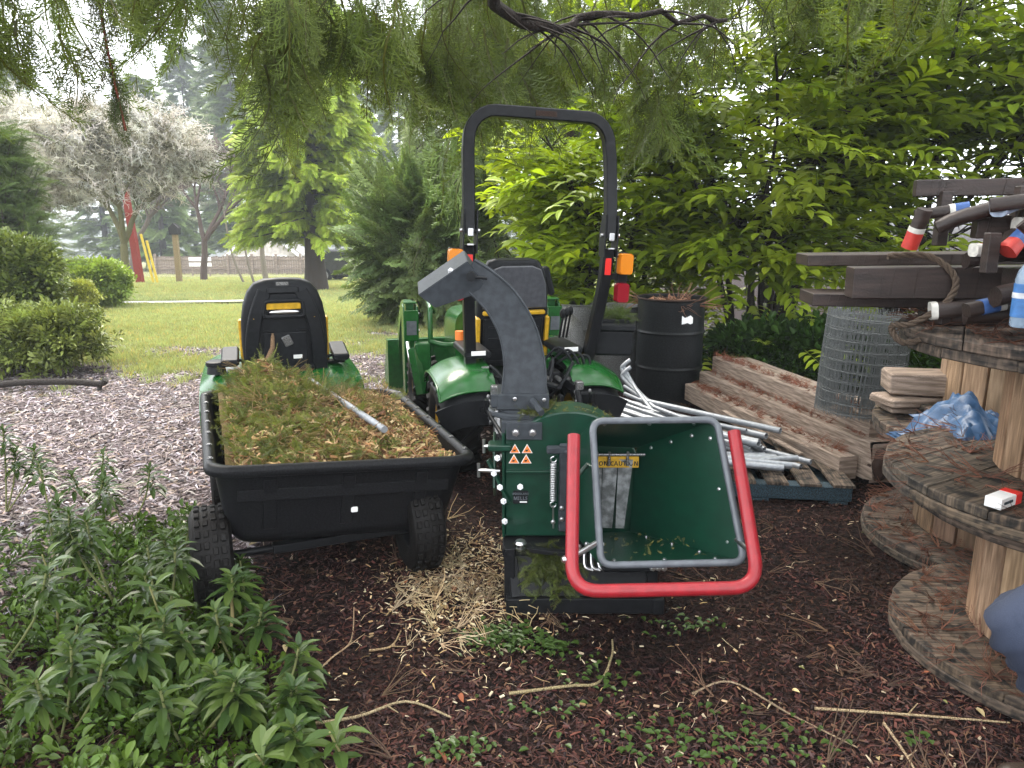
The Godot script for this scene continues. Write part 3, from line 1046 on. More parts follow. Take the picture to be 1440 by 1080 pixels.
# cedar whose limbs reach over the yard; the trunk stands behind the camera
func overhead_cedar() -> void:
	R.seed = 801
	var o := thing("overhanging_cedar", "old cedar whose drooping branches hang over the yard", "tree", Vector3(1.6, 0, 2.6))
	var base := o.position
	var g := G.new()
	g.col = Color(0.9, 0.8, 0.75)
	g.tube([Vector3(0, -0.2, 0), Vector3(0, 0.6, 0), Vector3(0.05, 4, 0), Vector3(0, 12, 0)], [0.6, 0.45, 0.36, 0.08], 12)
	part(o, "trunk", g, M.bark)
	# limbs: points in the yard's own metres
	var limbs := [
		[Vector3(1.5, 3.9, 2.4), Vector3(0.2, 3.3, -2.4), Vector3(-0.11, 2.72, -4.1), Vector3(0.24, 2.6, -4.5), Vector3(0.52, 2.72, -4.6), Vector3(1.25, 2.7, -4.75)],
		[Vector3(1.5, 5.0, 2.4), Vector3(-0.6, 4.8, -1.2), Vector3(-1.4, 4.2, -3.8), Vector3(-2.0, 3.7, -5.6)],
		[Vector3(1.5, 5.0, 2.4), Vector3(-1.6, 4.8, -0.6), Vector3(-2.6, 4.1, -2.9), Vector3(-3.6, 3.5, -4.6)],
		[Vector3(1.5, 5.4, 2.4), Vector3(0.3, 5.0, -1.6), Vector3(-0.4, 4.5, -4.2), Vector3(-0.7, 3.9, -6.0)],
		[Vector3(1.6, 5.2, 2.4), Vector3(1.4, 5.0, -1.4), Vector3(1.5, 4.5, -4.2), Vector3(1.3, 3.9, -6.4)],
		[Vector3(1.7, 5.2, 2.4), Vector3(2.6, 5.1, -1.0), Vector3(3.2, 4.5, -3.8), Vector3(3.6, 4.0, -5.6)],
		[Vector3(1.5, 5.2, 2.6), Vector3(-2.6, 5.1, 0.6), Vector3(-4.2, 4.3, -2.6), Vector3(-5.0, 3.7, -4.6)]]
	var xf := []
	var cols := []
	for i in limbs.size():
		var path := spline(limbs[i], 7)
		var rad := []
		var lg := G.new()
		lg.col = Color(0.5, 0.42, 0.4)
		for s in path.size():
			path[s] -= base
			path[s] += Vector3(rf(-0.03, 0.03), rf(-0.03, 0.03), rf(-0.03, 0.03))
			rad.append(lerpf(0.06, 0.012, pow(s / float(path.size() - 1), 0.7)))
		lg.tube(path, rad, 7, false)
		for s in range(4, path.size()):
			if path[s].z + base.z > -0.6: continue
			for b in (1 if i or s % 2 else 2):
				var sd := 1.0 if R.randf() < 0.5 else -1.0
				var d := Vector3(sd * rf(0.5, 1.0), rf(-0.5, 0.1), rf(-0.7, 0.5)).normalized()
				var l := rf(0.5, 1.15) if i else rf(0.25, 0.7)
				var tw := []
				var p: Vector3 = path[s]
				for q in 7:
					tw.append(p)
					p += d * l / 6.0
					d = (d + Vector3(rf(-0.25, 0.25), rf(-0.3, 0.02), rf(-0.25, 0.25))).normalized()
				lg.tube(tw, [0.008, 0.007, 0.006, 0.005, 0.004, 0.003, 0.002], 4, false)
				for q in 7:
					if i == 0: continue
					for e in 2:
						var dd := (d * 0.5 + Vector3(rf(-0.7, 0.7), rf(-1.0, 0.1), rf(-0.7, 0.7))).normalized()
						xf.append(aim(dd, rf(-0.8, 0.8), rf(0.7, 1.3), tw[q]))
						cols.append(tint(Color(1.25, 1.25, 0.6), 0.45))
		part(o, "limb", lg, M.bark)
	# curtains of hanging sprays
	for c in [[-2.95, 2.55, -4.3, 0.2, 80, 0.2], [-2.25, 2.82, -4.6, 0.14, 14, 0.15], [-1.75, 2.78, -4.5, 0.16, 20, 0.12], [-1.25, 2.74, -4.8, 0.2, 46, 0.15], [-1.38, 2.4, -4.7, 0.06, 26, 0.2], [-0.75, 2.7, -5.3, 0.2, 44, 0.15], [-0.5, 2.58, -5.6, 0.2, 50, 0.25], [0.0, 2.78, -5.9, 0.35, 46, 0.25], [0.6, 2.8, -6.2, 0.4, 56, 0.25], [1.15, 2.88, -6.0, 0.35, 28, 0.25], [1.2, 2.4, -6.5, 0.14, 40, 0.3], [-3.4, 2.8, -4.8, 0.3, 60, 0.2], [-0.15, 2.45, -5.7, 0.14, 34, 0.25], [2.2, 3.1, -5.6, 0.5, 50, 0.3]]:
		for k in c[4]:
			var p := Vector3(c[0] + R.randfn(0, c[3]), c[1] + absf(R.randfn(0, c[5])), c[2] + R.randfn(0, 0.3)) - base
			var dd := Vector3(rf(-0.5, 0.5), rf(-1.5, -0.3), rf(-0.5, 0.5)).normalized()
			xf.append(aim(dd, rf(-1.2, 1.2), rf(0.6, 1.15), p))
			cols.append(tint(Color(1.45, 1.4, 0.65), 0.5))
	# upper foliage that shades the yard
	for k in 260:
		var p := Vector3(rf(-6, 5), rf(4.8, 6.6), rf(-6.5, 4.0)) - base
		xf.append(aim(Vector3(rf(-1, 1), rf(-0.6, 0.1), rf(-1, 1)), rf(-1, 1), rf(1.6, 2.6), p))
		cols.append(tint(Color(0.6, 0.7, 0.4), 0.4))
	spread(o, "crown", S.cedar, M.cedar, xf, cols)
	# red twisted dead spray hanging in the gap on the left
	var hb := thing("dead_cedar_spray", "dangling reddish cedar twig in front of the sky gap", "twig", Vector3(-2.2, 3.2, -4.3))
	var hg := G.new()
	hg.col = Color(0.3, 0.1, 0.07)
	hg.tube(spline([Vector3(0, 0.3, 0), Vector3(0.02, -0.3, 0), Vector3(0.05, -0.75, 0), Vector3(0.1, -1.15, 0)], 5), 0.007, 4)
	part(hb, "stem", hg, M.twig)
	var hx := []
	var hc := []
	for k in 26:
		var t := rf(0.1, 1.0)
		hx.append(aim(Vector3(rf(-0.6, 0.6), rf(-1.4, -0.4), rf(-0.6, 0.6)), rf(-1, 1), rf(0.3, 0.6), Vector3(0.1 * t * t, 0.1 - 1.2 * t, 0)))
		hc.append(Color(1.0, 0.6, 0.5) if t < 0.7 else Color(0.7, 0.7, 0.4))
	spread(hb, "foliage", S.cedar, M.cedar, hx, hc)

# ------------------------------------------------------------------ machine pieces
func tyre_on(parent: Node3D, at: Vector3, r: float, w: float, rim_r: float, rim: Material, lugs: int, turf := false) -> void:
	var b := Basis(Vector3.BACK, -PI / 2)
	var g := G.new()
	g.X = Transform3D(b, at)
	var sh: float = min(w * 0.3, r * 0.16)
	g.lathe([Vector2(rim_r, -w * 0.38), Vector2(rim_r + 0.3 * (r - rim_r), -w * 0.5), Vector2(r - sh, -w * 0.5), Vector2(r - sh * 0.35, -w * 0.42), Vector2(r - 0.004, -w * 0.2), Vector2(r, 0), Vector2(r - 0.004, w * 0.2), Vector2(r - sh * 0.35, w * 0.42), Vector2(r - sh, w * 0.5), Vector2(rim_r + 0.3 * (r - rim_r), w * 0.5), Vector2(rim_r, w * 0.38)], 36)
	# tread
	for k in lugs:
		for s in [-1.0, 1.0]:
			var a: float = TAU * (k + (0.0 if s < 0 else 0.5)) / lugs
			var up := Vector3(cos(a), 0, sin(a))
			var tn := Vector3(-sin(a), 0, cos(a))
			if turf:
				for q in 2:
					g.box(up * (r - 0.002) + Vector3(0, s * w * (0.1 + 0.2 * q), 0), Vector3(0.012, w * 0.13, TAU * r / lugs * 0.62), 0.003, Basis(up, Vector3.UP, tn * -1.0))
			else:
				var skew := (Vector3(0, s, 0) + tn * 0.75).normalized()
				var nz := up.cross(skew).normalized()
				g.box(up * (r - 0.006) + Vector3(0, s * w * 0.26, 0), Vector3(0.05, w * 0.62, 0.034), 0.006, Basis(up, skew, nz))
	var wh := part(parent, "wheel", g, M.rubber)
	var q := G.new()
	q.X = Transform3D(b, at)
	q.lathe([Vector2(rim_r + 0.012, -w * 0.4), Vector2(rim_r, -w * 0.36), Vector2(rim_r * 0.9, -w * 0.15), Vector2(rim_r * 0.4, -w * 0.1), Vector2(0.001, -w * 0.1)], 28)
	q.lathe([Vector2(rim_r + 0.012, w * 0.4), Vector2(rim_r, w * 0.36), Vector2(rim_r * 0.9, w * 0.15), Vector2(rim_r * 0.4, w * 0.1), Vector2(0.001, w * 0.1)], 28)
	for k in 5:
		var a := TAU * k / 5.0
		for s in [-1.0, 1.0]:
			q.bolt(Vector3(cos(a) * rim_r * 0.3, s * w * 0.1, sin(a) * rim_r * 0.3), Vector3(0, s, 0), 0.008, 0.012)
	part(wh, "rim", q, rim)

# stacked rounded loops: [y, half width, half depth, z offset]
func loops(g: G, L: Array, ex := 3.2, n := 36) -> void:
	var rows := []
	for q in L:
		var row := PackedVector3Array()
		for k in n:
			var a := TAU * k / n
			var c := cos(a)
			var s := sin(a)
			row.append(Vector3(signf(c) * pow(absf(c), 2.0 / ex) * q[1], q[0], q[3] + signf(s) * pow(absf(s), 2.0 / ex) * q[2]))
		rows.append(row)
	g.grid(rows, true)
	g.cap(rows[0]); g.cap(rows[-1])

func text_on(parent: Node, called: String, words: String, size: float, at: Vector3, m: Material, turn := Basis.IDENTITY) -> void:
	var t := TextMesh.new()
	var fo := SystemFont.new()
	fo.font_names = PackedStringArray(["Droid Sans"])
	fo.font_weight = 700
	t.font = fo
	t.text = words; t.font_size = 32; t.pixel_size = size / 32.0; t.depth = 0.001
	var o := part(parent, called, t, m)
	o.transform = Transform3D(turn, at)

func hose(parent: Node, pts: Array, r: float, m: Material, called := "hydraulic_hose") -> void:
	var g := G.new()
	g.tube(spline(pts, 5), r, 7)
	part(parent, called, g, m)

# ------------------------------------------------------------------ compact tractor, seen from behind
func tractor() -> void:
	var o := thing("compact_tractor", "green compact tractor with black roll bar and front loader", "tractor", Vector3(0.05, 0, -4.78), 14)
	for s in [-1.0, 1.0]:
		tyre_on(o, Vector3(s * 0.44, 0.3, 0), 0.3, 0.25, 0.15, M.yellow, 18)
		tyre_on(o, Vector3(s * 0.45, 0.23, -1.45), 0.23, 0.2, 0.11, M.yellow, 16)
		# rear fender: green shell with rolled edge
		var g := G.new()
		var rows := []
		for i in 15:
			var u := i / 14.0
			var a := lerpf(0.6, PI * 0.84, u)
			var row := PackedVector3Array()
			for j in 11:
				var v := j / 10.0
				var x := lerpf(0.24, 0.575, v)
				var drop := 0.1 * pow(v, 3.4) + 0.012 * pow(1 - v, 4.0)
				var rr2 := 0.42 - drop
				row.append(Vector3(s * x, 0.31 + pow(sin(a), 0.62) * rr2 * 0.96, signf(cos(a)) * pow(absf(cos(a)), 0.62) * (0.43 - drop * 0.4)))
			rows.append(row)
		g.grid(rows)
		for r in [0, 14]:
			g.tube(Array(rows[r]), 0.008, 5)
		var edge := []
		for r in rows: edge.append(r[10])
		g.tube(edge, 0.008, 5)
		part(o, "fender", g, M.green_deere)
		# black skirt under the fender's outer and rear edge
		var k := G.new()
		var r2 := []
		for i in 15:
			var u := i / 14.0
			var a := lerpf(0.38, PI * 0.88, u)
			var row := PackedVector3Array()
			for j in 9:
				var v := j / 8.0
				var x := lerpf(0.25, 0.57, v)
				var drop := 0.11 * pow(v, 3.4) + 0.025
				row.append(Vector3(s * x, 0.28 + pow(sin(a), 0.62) * (0.4 - drop), signf(cos(a)) * pow(absf(cos(a)), 0.62) * (0.425 - drop * 0.4)))
			r2.append(row)
		k.grid(r2)
		var lip := []
		for j in 9: lip.append(r2[0][j] + Vector3(0, -0.02, 0.0))
		k.sweep(lip, PackedVector2Array([Vector2(-0.008, -0.075), Vector2(0.008, -0.075), Vector2(0.008, 0.075), Vector2(-0.008, 0.075)]))
		part(o, "fender_skirt", k, M.black_plastic)
		# inner console along the fender
		var c := G.new()
		c.box(Vector3(s * 0.3, 0.76, -0.08), Vector3(0.17, 0.05, 0.44), 0.02)
		part(o, "fender_console", c, M.black_plastic)
		var la := G.new()
		la.box(Vector3(s * 0.3, 0.772, 0.145), Vector3(0.09, 0.028, 0.006), 0.001)
		part(o, "label_plate", la, M.white)
	# roll bar
	var rb := Node3D.new()
	rb.name = "roll_bar"
	o.add_child(rb)
	rb.position = Vector3(0.03, 0.4, 0.06)
	rb.rotation_degrees = Vector3(0, 0, -2.2)
	var sec := PackedVector2Array([Vector2(-0.034, -0.027), Vector2(-0.027, -0.034), Vector2(0.027, -0.034), Vector2(0.034, -0.027), Vector2(0.034, 0.027), Vector2(0.027, 0.034), Vector2(-0.027, 0.034), Vector2(-0.034, 0.027)])
	for s in [-1.0, 1.0]:
		var g := G.new()
		g.sweep(spline([Vector3(s * 0.37, -0.1, -0.05), Vector3(s * 0.385, 0.3, 0.03), Vector3(s * 0.425, 0.75, 0.12), Vector3(s * 0.435, 1.02, 0.15)], 4), sec, null, Vector3.BACK)
		part(rb, "lower_post", g, M.black_steel)
		# fold hinge: two cheek plates, pin and latch
		var hg := G.new()
		for q in [-1.0, 1.0]:
			hg.X = Transform3D(Basis(Vector3.UP, PI / 2), Vector3(s * 0.435 + q * 0.04, 1.07, 0.155))
			hg.prism(PackedVector2Array([Vector2(-0.05, -0.1), Vector2(0.045, -0.1), Vector2(0.055, 0.04), Vector2(0.02, 0.15), Vector2(-0.04, 0.15)]), 0.009)
		part(rb, "fold_hinge", hg, M.black_steel)
		var pg := G.new()
		pg.tube([Vector3(s * 0.435 - 0.06, 1.1, 0.17), Vector3(s * 0.435 + 0.06, 1.1, 0.17)], 0.012, 8)
		pg.box(Vector3(s * 0.435, 1.09, 0.2), Vector3(0.036, 0.05, 0.02), 0.006)
		pg.box(Vector3(s * 0.435, 1.02, 0.2), Vector3(0.04, 0.012, 0.02), 0.003)
		part(rb, "hinge_pin", pg, M.chrome)
		var rs := G.new()
		rs.box(Vector3(s * 0.433, 0.93, 0.176), Vector3(0.04, 0.14, 0.006), 0.002)
		part(rb, "red_reflector", rs, M.reflector_red)
		# lamps on a bracket outside the post
		var lx: float = s * 0.5 + (0.035 if s > 0 else -0.02)
		var am := G.new()
		am.X = Transform3D(Basis.IDENTITY, Vector3(lx, 0.93, 0.2))
		am.sweep([Vector3(0, 0, -0.03), Vector3(0, 0, 0.02), Vector3(0, 0, 0.03)], rr(0.086, 0.128, 0.018), [Vector2.ONE, Vector2.ONE, Vector2(0.92, 0.94)], Vector3.UP)
		part(rb, "amber_lamp", am, M.amber)
		var rl := G.new()
		rl.X = Transform3D(Basis.IDENTITY, Vector3(lx - s * 0.012, 0.755, 0.2))
		rl.sweep([Vector3(0, 0, -0.03), Vector3(0, 0, 0.02), Vector3(0, 0, 0.03)], rr(0.08, 0.12, 0.018), [Vector2.ONE, Vector2.ONE, Vector2(0.92, 0.94)], Vector3.UP)
		part(rb, "red_lamp", rl, M.lens_red)
		var br := G.new()
		br.box(Vector3(lx, 0.85, 0.145), Vector3(0.07, 0.3, 0.05), 0.006)
		br.box(Vector3(s * 0.47, 0.85, 0.15), Vector3(0.1, 0.04, 0.02), 0.003)
		part(rb, "lamp_bracket", br, M.black_steel)
	# hoop above the hinges
	var hoop := [Vector3(-0.435, 1.08, 0.16), Vector3(-0.44, 1.25, 0.14), Vector3(-0.44, 1.55, 0.08)]
	for k in 7:
		var a := PI - PI / 2 * k / 6.0
		hoop.append(Vector3(-0.28 + cos(a) * 0.155, 1.62 + sin(a) * 0.165, 0.06))
	for k in 7:
		var a := PI / 2 - PI / 2 * k / 6.0
		hoop.append(Vector3(0.28 + cos(a) * 0.155, 1.62 + sin(a) * 0.165, 0.06))
	hoop.append_array([Vector3(0.44, 1.55, 0.08), Vector3(0.44, 1.25, 0.14), Vector3(0.435, 1.08, 0.16)])
	var hp := G.new()
	hp.sweep(hoop, sec, null, Vector3.BACK)
	part(rb, "hoop", hp, M.black_steel)
	var st := G.new()
	st.box(Vector3(0.02, 1.785, 0.096), Vector3(0.13, 0.03, 0.003), 0.0005)
	part(rb, "warning_sticker", st, M.rust)
	# seat
	var se := G.new()
	se.X = Transform3D(Basis(Vector3.RIGHT, 0.2), Vector3(0, 0.64, -0.32))
	loops(se, [[0.0, 0.2, 0.07, 0.0], [0.1, 0.24, 0.08, 0.0], [0.3, 0.245, 0.075, 0.02], [0.5, 0.235, 0.065, 0.02], [0.62, 0.21, 0.055, 0.02], [0.69, 0.17, 0.045, 0.02], [0.705, 0.12, 0.03, 0.02]], 4.0)
	part(o, "seat_back", se, M.black_plastic)
	var sb := G.new()
	sb.X = se.X * Transform3D(Basis(Vector3.RIGHT, 0.04), Vector3(0, 0, 0.095))
	sb.prism(PackedVector2Array([Vector2(-0.215, 0.4), Vector2(0.215, 0.4), Vector2(0.2, 0.56), Vector2(0.16, 0.66), Vector2(0.1, 0.685), Vector2(-0.1, 0.685), Vector2(-0.16, 0.66), Vector2(-0.2, 0.56)]), 0.016, 0.006)
	part(o, "seat_shell", sb, M.seat_grey)
	var yb := G.new()
	yb.X = se.X
	yb.box(Vector3(0, 0.365, 0.1), Vector3(0.42, 0.03, 0.03), 0.008)
	for s in [-1.0, 1.0]:
		yb.box(Vector3(s * 0.235, 0.16, 0.06), Vector3(0.03, 0.34, 0.08), 0.01)
	part(o, "seat_trim", yb, M.yellow)
	var lw := G.new()
	lw.X = se.X
	lw.box(Vector3(0, 0.16, 0.09), Vector3(0.4, 0.34, 0.03), 0.01)
	for q in 4: lw.box(Vector3(0, 0.03 + 0.08 * q, 0.108), Vector3(0.34, 0.012, 0.01), 0.003)
	part(o, "seat_lower_back", lw, M.black_plastic)
	var cu := G.new()
	cu.box(Vector3(0, 0.72, -0.55), Vector3(0.46, 0.14, 0.46), 0.05)
	part(o, "seat_cushion", cu, M.yellow)
	var ar := G.new()
	ar.box(Vector3(0.27, 1.17, -0.3), Vector3(0.05, 0.2, 0.09), 0.015, Basis(Vector3.BACK, 0.25))
	part(o, "armrest", ar, M.black_plastic)
	# body
	var bd := G.new()
	bd.box(Vector3(0, 0.42, -0.15), Vector3(0.36, 0.34, 0.7), 0.03)
	bd.box(Vector3(0, 0.4, -0.85), Vector3(0.3, 0.22, 1.3), 0.03)
	bd.tube([Vector3(-0.4, 0.33, 0), Vector3(0.4, 0.33, 0)], 0.07, 12)
	bd.tube([Vector3(-0.4, 0.23, -1.45), Vector3(0.4, 0.23, -1.45)], 0.045, 10)
	part(o, "chassis", bd, M.black_steel)
	var hd := G.new()
	hd.X = Transform3D(Basis(Vector3.RIGHT, -PI / 2), Vector3(0, 0.68, -0.95))
	loops(hd, [[0.0, 0.26, 0.24, 0.0], [0.3, 0.26, 0.24, -0.01], [0.6, 0.245, 0.22, -0.02], [0.8, 0.21, 0.18, -0.04], [0.86, 0.14, 0.12, -0.05]], 4.0)
	part(o, "hood", hd, M.green_deere)
	var dk := G.new()
	dk.box(Vector3(0, 0.45, -0.72), Vector3(0.9, 0.03, 0.5), 0.01)
	part(o, "footboard", dk, M.black_plastic)
	var wl := G.new()
	wl.X = Transform3D(Basis(Vector3.RIGHT, 0.6), Vector3(0, 1.0, -0.86))
	var ring := []
	for k in 25: ring.append(Vector3(cos(TAU * k / 24.0) * 0.18, 0, sin(TAU * k / 24.0) * 0.18))
	wl.tube(ring, 0.014, 7, false)
	wl.tube([Vector3(-0.17, 0, 0), Vector3(0, -0.03, 0), Vector3(0.17, 0, 0)], 0.012, 6)
	wl.tube([Vector3(0, -0.03, 0), Vector3(0, -0.3, 0)], 0.03, 8)
	part(o, "steering_wheel", wl, M.black_plastic)
	# loader: mast, arm, cylinder and brace on each side
	for s in [-1.0, 1.0]:
		var ms := G.new()
		for q in [-0.05, 0.05]:
			ms.X = Transform3D(Basis(Vector3.UP, PI / 2), Vector3(s * 0.57 + q, 0.5, -1.18))
			ms.prism(PackedVector2Array([Vector2(-0.07, -0.25), Vector2(0.09, -0.25), Vector2(0.1, 0.2), Vector2(0.07, 0.4), Vector2(0.01, 0.44), Vector2(-0.05, 0.42), Vector2(-0.08, 0.2)]), 0.014, 0.003)
		ms.X = Transform3D.IDENTITY
		ms.box(Vector3(s * 0.57, 0.78, -1.085), Vector3(0.11, 0.24, 0.012), 0.003, Basis(Vector3.RIGHT, 0.12))
		ms.box(Vector3(s * 0.57, 0.95, -1.18), Vector3(0.1, 0.012, 0.1), 0.003)
		part(o, "loader_mast", ms, M.green_deere)
		var dc := G.new()
		dc.box(Vector3(s * 0.57, 0.765, -1.074), Vector3(0.075, 0.11, 0.003), 0.0005, Basis(Vector3.RIGHT, 0.12))
		part(o, "warning_decal", dc, M.grey_rim)
		var dy := G.new()
		dy.box(Vector3(s * 0.57, 0.835, -1.082), Vector3(0.075, 0.028, 0.003), 0.0005, Basis(Vector3.RIGHT, 0.12))
		part(o, "decal_header", dy, M.yellow)
		var am := G.new()
		am.sweep(spline([Vector3(s * 0.57, 0.9, -1.18), Vector3(s * 0.57, 0.86, -1.55), Vector3(s * 0.56, 0.5, -2.0), Vector3(s * 0.52, 0.2, -2.2)], 4), PackedVector2Array([Vector2(-0.03, -0.05), Vector2(0.03, -0.05), Vector2(0.03, 0.05), Vector2(-0.03, 0.05)]))
		part(o, "loader_arm", am, M.green_deere)
		am = G.new()
		am.bar(Vector3(s * 0.57, 0.62, -1.02), Vector3(s * 0.52, 0.28, -0.92), 0.05, 0.09)
		am.box(Vector3(s * 0.5, 0.5, -1.0), Vector3(0.12, 0.34, 0.09), 0.02)
		part(o, "mast_foot", am, M.green_deere)
		var cy := G.new()
		cy.tube([Vector3(s * 0.57, 0.42, -1.12), Vector3(s * 0.57, 0.72, -1.6)], 0.016, 8)
		cy.tube([Vector3(s * 0.53, 0.88, -1.1), Vector3(s * 0.53, 0.45, -1.16)], 0.014, 8)
		for q in 3: cy.bolt(Vector3(s * 0.57 - s * 0.06, 0.6 + 0.13 * q, -1.18), Vector3(-s, 0, 0), 0.012, 0.012)
		part(o, "lift_cylinder", cy, M.chrome)
		# tubular hood guard
		hose(o, [Vector3(s * 0.43, 0.55, -1.05), Vector3(s * 0.43, 0.84, -1.06), Vector3(s * 0.42, 0.92, -1.12), Vector3(s * 0.4, 0.94, -1.4), Vector3(s * 0.3, 0.8, -1.75)], 0.02, M.green_deere, "guard_tube")
		hose(o, [Vector3(s * 0.43, 0.66, -1.04), Vector3(s * 0.33, 0.64, -0.98), Vector3(s * 0.2, 0.64, -0.98)], 0.022, M.green_deere, "guard_tube")
	var bk := G.new()
	bk.box(Vector3(0, 0.27, -2.2), Vector3(1.32, 0.44, 0.012), 0.003)
	bk.box(Vector3(0, 0.05, -2.45), Vector3(1.32, 0.012, 0.5), 0.003)
	for s in [-1.0, 1.0]:
		bk.X = Transform3D(Basis(Vector3.UP, PI / 2), Vector3(s * 0.66, 0, 0))
		bk.prism(PackedVector2Array([Vector2(2.2, 0.05), Vector2(2.7, 0.05), Vector2(2.35, 0.49), Vector2(2.2, 0.49)]), 0.014)
	bk.X = Transform3D.IDENTITY
	bk.box(Vector3(0, 0.49, -2.22), Vector3(1.33, 0.03, 0.06), 0.008)
	part(o, "bucket", bk, M.green_deere)
	# hitch: lower links, lift arms, top link, drive shaft
	for s in [-1.0, 1.0]:
		var g := G.new()
		g.bar(Vector3(s * 0.2, 0.3, 0.15), Vector3(s * 0.32, 0.36, 0.95), 0.022, 0.05)
		g.bar(Vector3(s * 0.2, 0.62, 0.05), Vector3(s * 0.24, 0.58, 0.42), 0.03, 0.05)
		g.tube([Vector3(s * 0.25, 0.57, 0.42), Vector3(s * 0.27, 0.33, 0.55)], 0.018, 8)
		part(o, "lift_link", g, M.black_steel)
		var ch := G.new()
		ch.tube([Vector3(s * 0.262, 0.45, 0.48), Vector3(s * 0.27, 0.36, 0.53)], 0.024, 8)
		ch.bolt(Vector3(s * 0.34, 0.36, 0.95), Vector3(s, 0, 0), 0.014, 0.05)
		ch.box(Vector3(s * 0.26, 0.6, 0.42), Vector3(0.05, 0.06, 0.05), 0.01)
		part(o, "link_adjuster", ch, M.zinc)
	var tl := G.new()
	tl.tube([Vector3(0, 0.6, 0.22), Vector3(0, 0.66, 0.55)], 0.022, 8)
	tl.tube([Vector3(0, 0.66, 0.55), Vector3(0, 0.7, 0.85)], 0.014, 8)
	part(o, "top_link", tl, M.black_steel)
	var pt := G.new()
	pt.tube([Vector3(0, 0.4, 0.25), Vector3(0, 0.4, 0.95)], 0.045, 12)
	pt.tube([Vector3(0, 0.4, 0.22), Vector3(0, 0.4, 0.36)], 0.075, 12)
	part(o, "drive_shaft", pt, M.black_plastic)
	for k in 5:
		var x := -0.2 + 0.1 * k
		hose(o, [Vector3(x, 0.55, 0.2), Vector3(x * 1.3, 0.72 + 0.03 * (k % 2), 0.3), Vector3(x * 0.8, 0.6, 0.38), Vector3(x * 0.5, 0.45, 0.2)], 0.009, M.black_plastic)
	var vv := G.new()
	vv.box(Vector3(0.06, 0.6, 0.2), Vector3(0.3, 0.12, 0.1), 0.02)
	vv.box(Vector3(-0.16, 0.55, 0.2), Vector3(0.12, 0.2, 0.08), 0.02)
	part(o, "valve_block", vv, M.black_steel)
	var cpl := G.new()
	for k in 4: cpl.tube([Vector3(0.05 + 0.06 * k, 0.62, 0.25), Vector3(0.05 + 0.06 * k, 0.62, 0.32)], 0.014, 8)
	cpl.box(Vector3(-0.27, 0.66, 0.2), Vector3(0.05, 0.08, 0.03), 0.006)
	part(o, "coupling", cpl, M.zinc)
	var gt := G.new()
	gt.box(Vector3(0.17, 0.66, -0.02), Vector3(0.1, 0.09, 0.1), 0.02)
	gt.tube([Vector3(0.3, 0.62, 0.15), Vector3(0.3, 0.62, 0.22)], 0.05, 14)
	part(o, "oil_filter", gt, M.green_deere)
	# rods, chains and brackets between tractor and chipper
	for k in 4:
		var rd := G.new()
		var x: float = [-0.36, -0.12, 0.14, 0.36][k]
		rd.tube([Vector3(x, 0.42, 0.12), Vector3(x * 0.9, 0.5, 0.5), Vector3(x * 0.8, 0.4, 0.85)], 0.012, 7)
		rd.box(Vector3(x * 0.9, 0.52, 0.48), Vector3(0.03, 0.09, 0.05), 0.008)
		part(o, "stabiliser_rod", rd, M.black_steel)
	for k in 3:
		var sp := G.new()
		var x: float = [-0.3, 0.24, 0.33][k]
		for q in 6: sp.ball(Vector3(x + 0.004 * (q % 2), 0.56 - 0.028 * q, 0.42 + 0.01 * q), Vector3(0.012, 0.017, 0.008), 8, 6)
		part(o, "check_chain", sp, M.zinc)
	for k in 4:
		hose(o, [Vector3(0.12 + 0.05 * k, 0.68, 0.1), Vector3(0.2 + 0.06 * k, 0.8 - 0.02 * k, 0.2), Vector3(0.3 + 0.03 * k, 0.66, 0.22), Vector3(0.3, 0.5, 0.12)], 0.009, M.black_plastic)
	# levers on the right
	for k in 3:
		var lv := G.new()
		var b := Vector3(0.34 + 0.05 * k, 0.76, -0.25 - 0.07 * k)
		lv.tube([b, b + Vector3(0.02, 0.16, 0.02)], 0.008, 6)
		lv.ball(b + Vector3(0.02, 0.19, 0.02), Vector3(0.022, 0.035, 0.022))
		part(o, "control_lever", lv, M.black_plastic)
	var oc := G.new()
	oc.tube([Vector3(-0.33, 0.78, -0.35), Vector3(-0.33, 0.84, -0.35)], 0.03, 10)
	part(o, "orange_knob", oc, M.orange)
	# tool box on the right fender
	var tb := Node3D.new()
	tb.name = "tool_box"
	o.add_child(tb)
	tb.position = Vector3(0.66, 0.8, -0.05)
	tb.rotation_degrees = Vector3(0, -22, 0)
	var t1 := G.new()
	t1.box(Vector3(0, 0, 0), Vector3(0.26, 0.17, 0.42), 0.02)
	part(tb, "box_body", t1, M.black_plastic)
	var t2 := G.new()
	t2.box(Vector3(0, 0.1, 0), Vector3(0.29, 0.05, 0.45), 0.02)
	t2.box(Vector3(0, 0.135, 0), Vector3(0.2, 0.03, 0.36), 0.012)
	part(tb, "box_lid", t2, M.black_plastic)
	var mx := []
	var mc := []
	for k in 220:
		mx.append(aim(Vector3(rf(-1, 1), rf(0, 0.5), rf(-1, 1)), rf(0, 6), rf(0.1, 0.18), Vector3(rf(-0.09, 0.09), 0.151, rf(-0.17, 0.17))))
		mc.append(tint(Color(0.8, 0.9, 0.4), 0.4))
	spread(tb, "fallen_needles", S.cedar, M.cedar, mx, mc)

# a thin plate with thickness through four corners
func slab(g: G, a: Vector3, b: Vector3, c: Vector3, d: Vector3, th: float) -> void:
	var m := (c - a).cross(d - b).normalized() * th * 0.5
	g.quad(a + m, b + m, c + m, d + m)
	g.quad(a - m, b - m, c - m, d - m)
	var q := [a, b, c, d]
	for k in 4:
		var e: Vector3 = q[k]
		var f: Vector3 = q[(k + 1) % 4]
		g.quad(e + m, f + m, f - m, e - m)

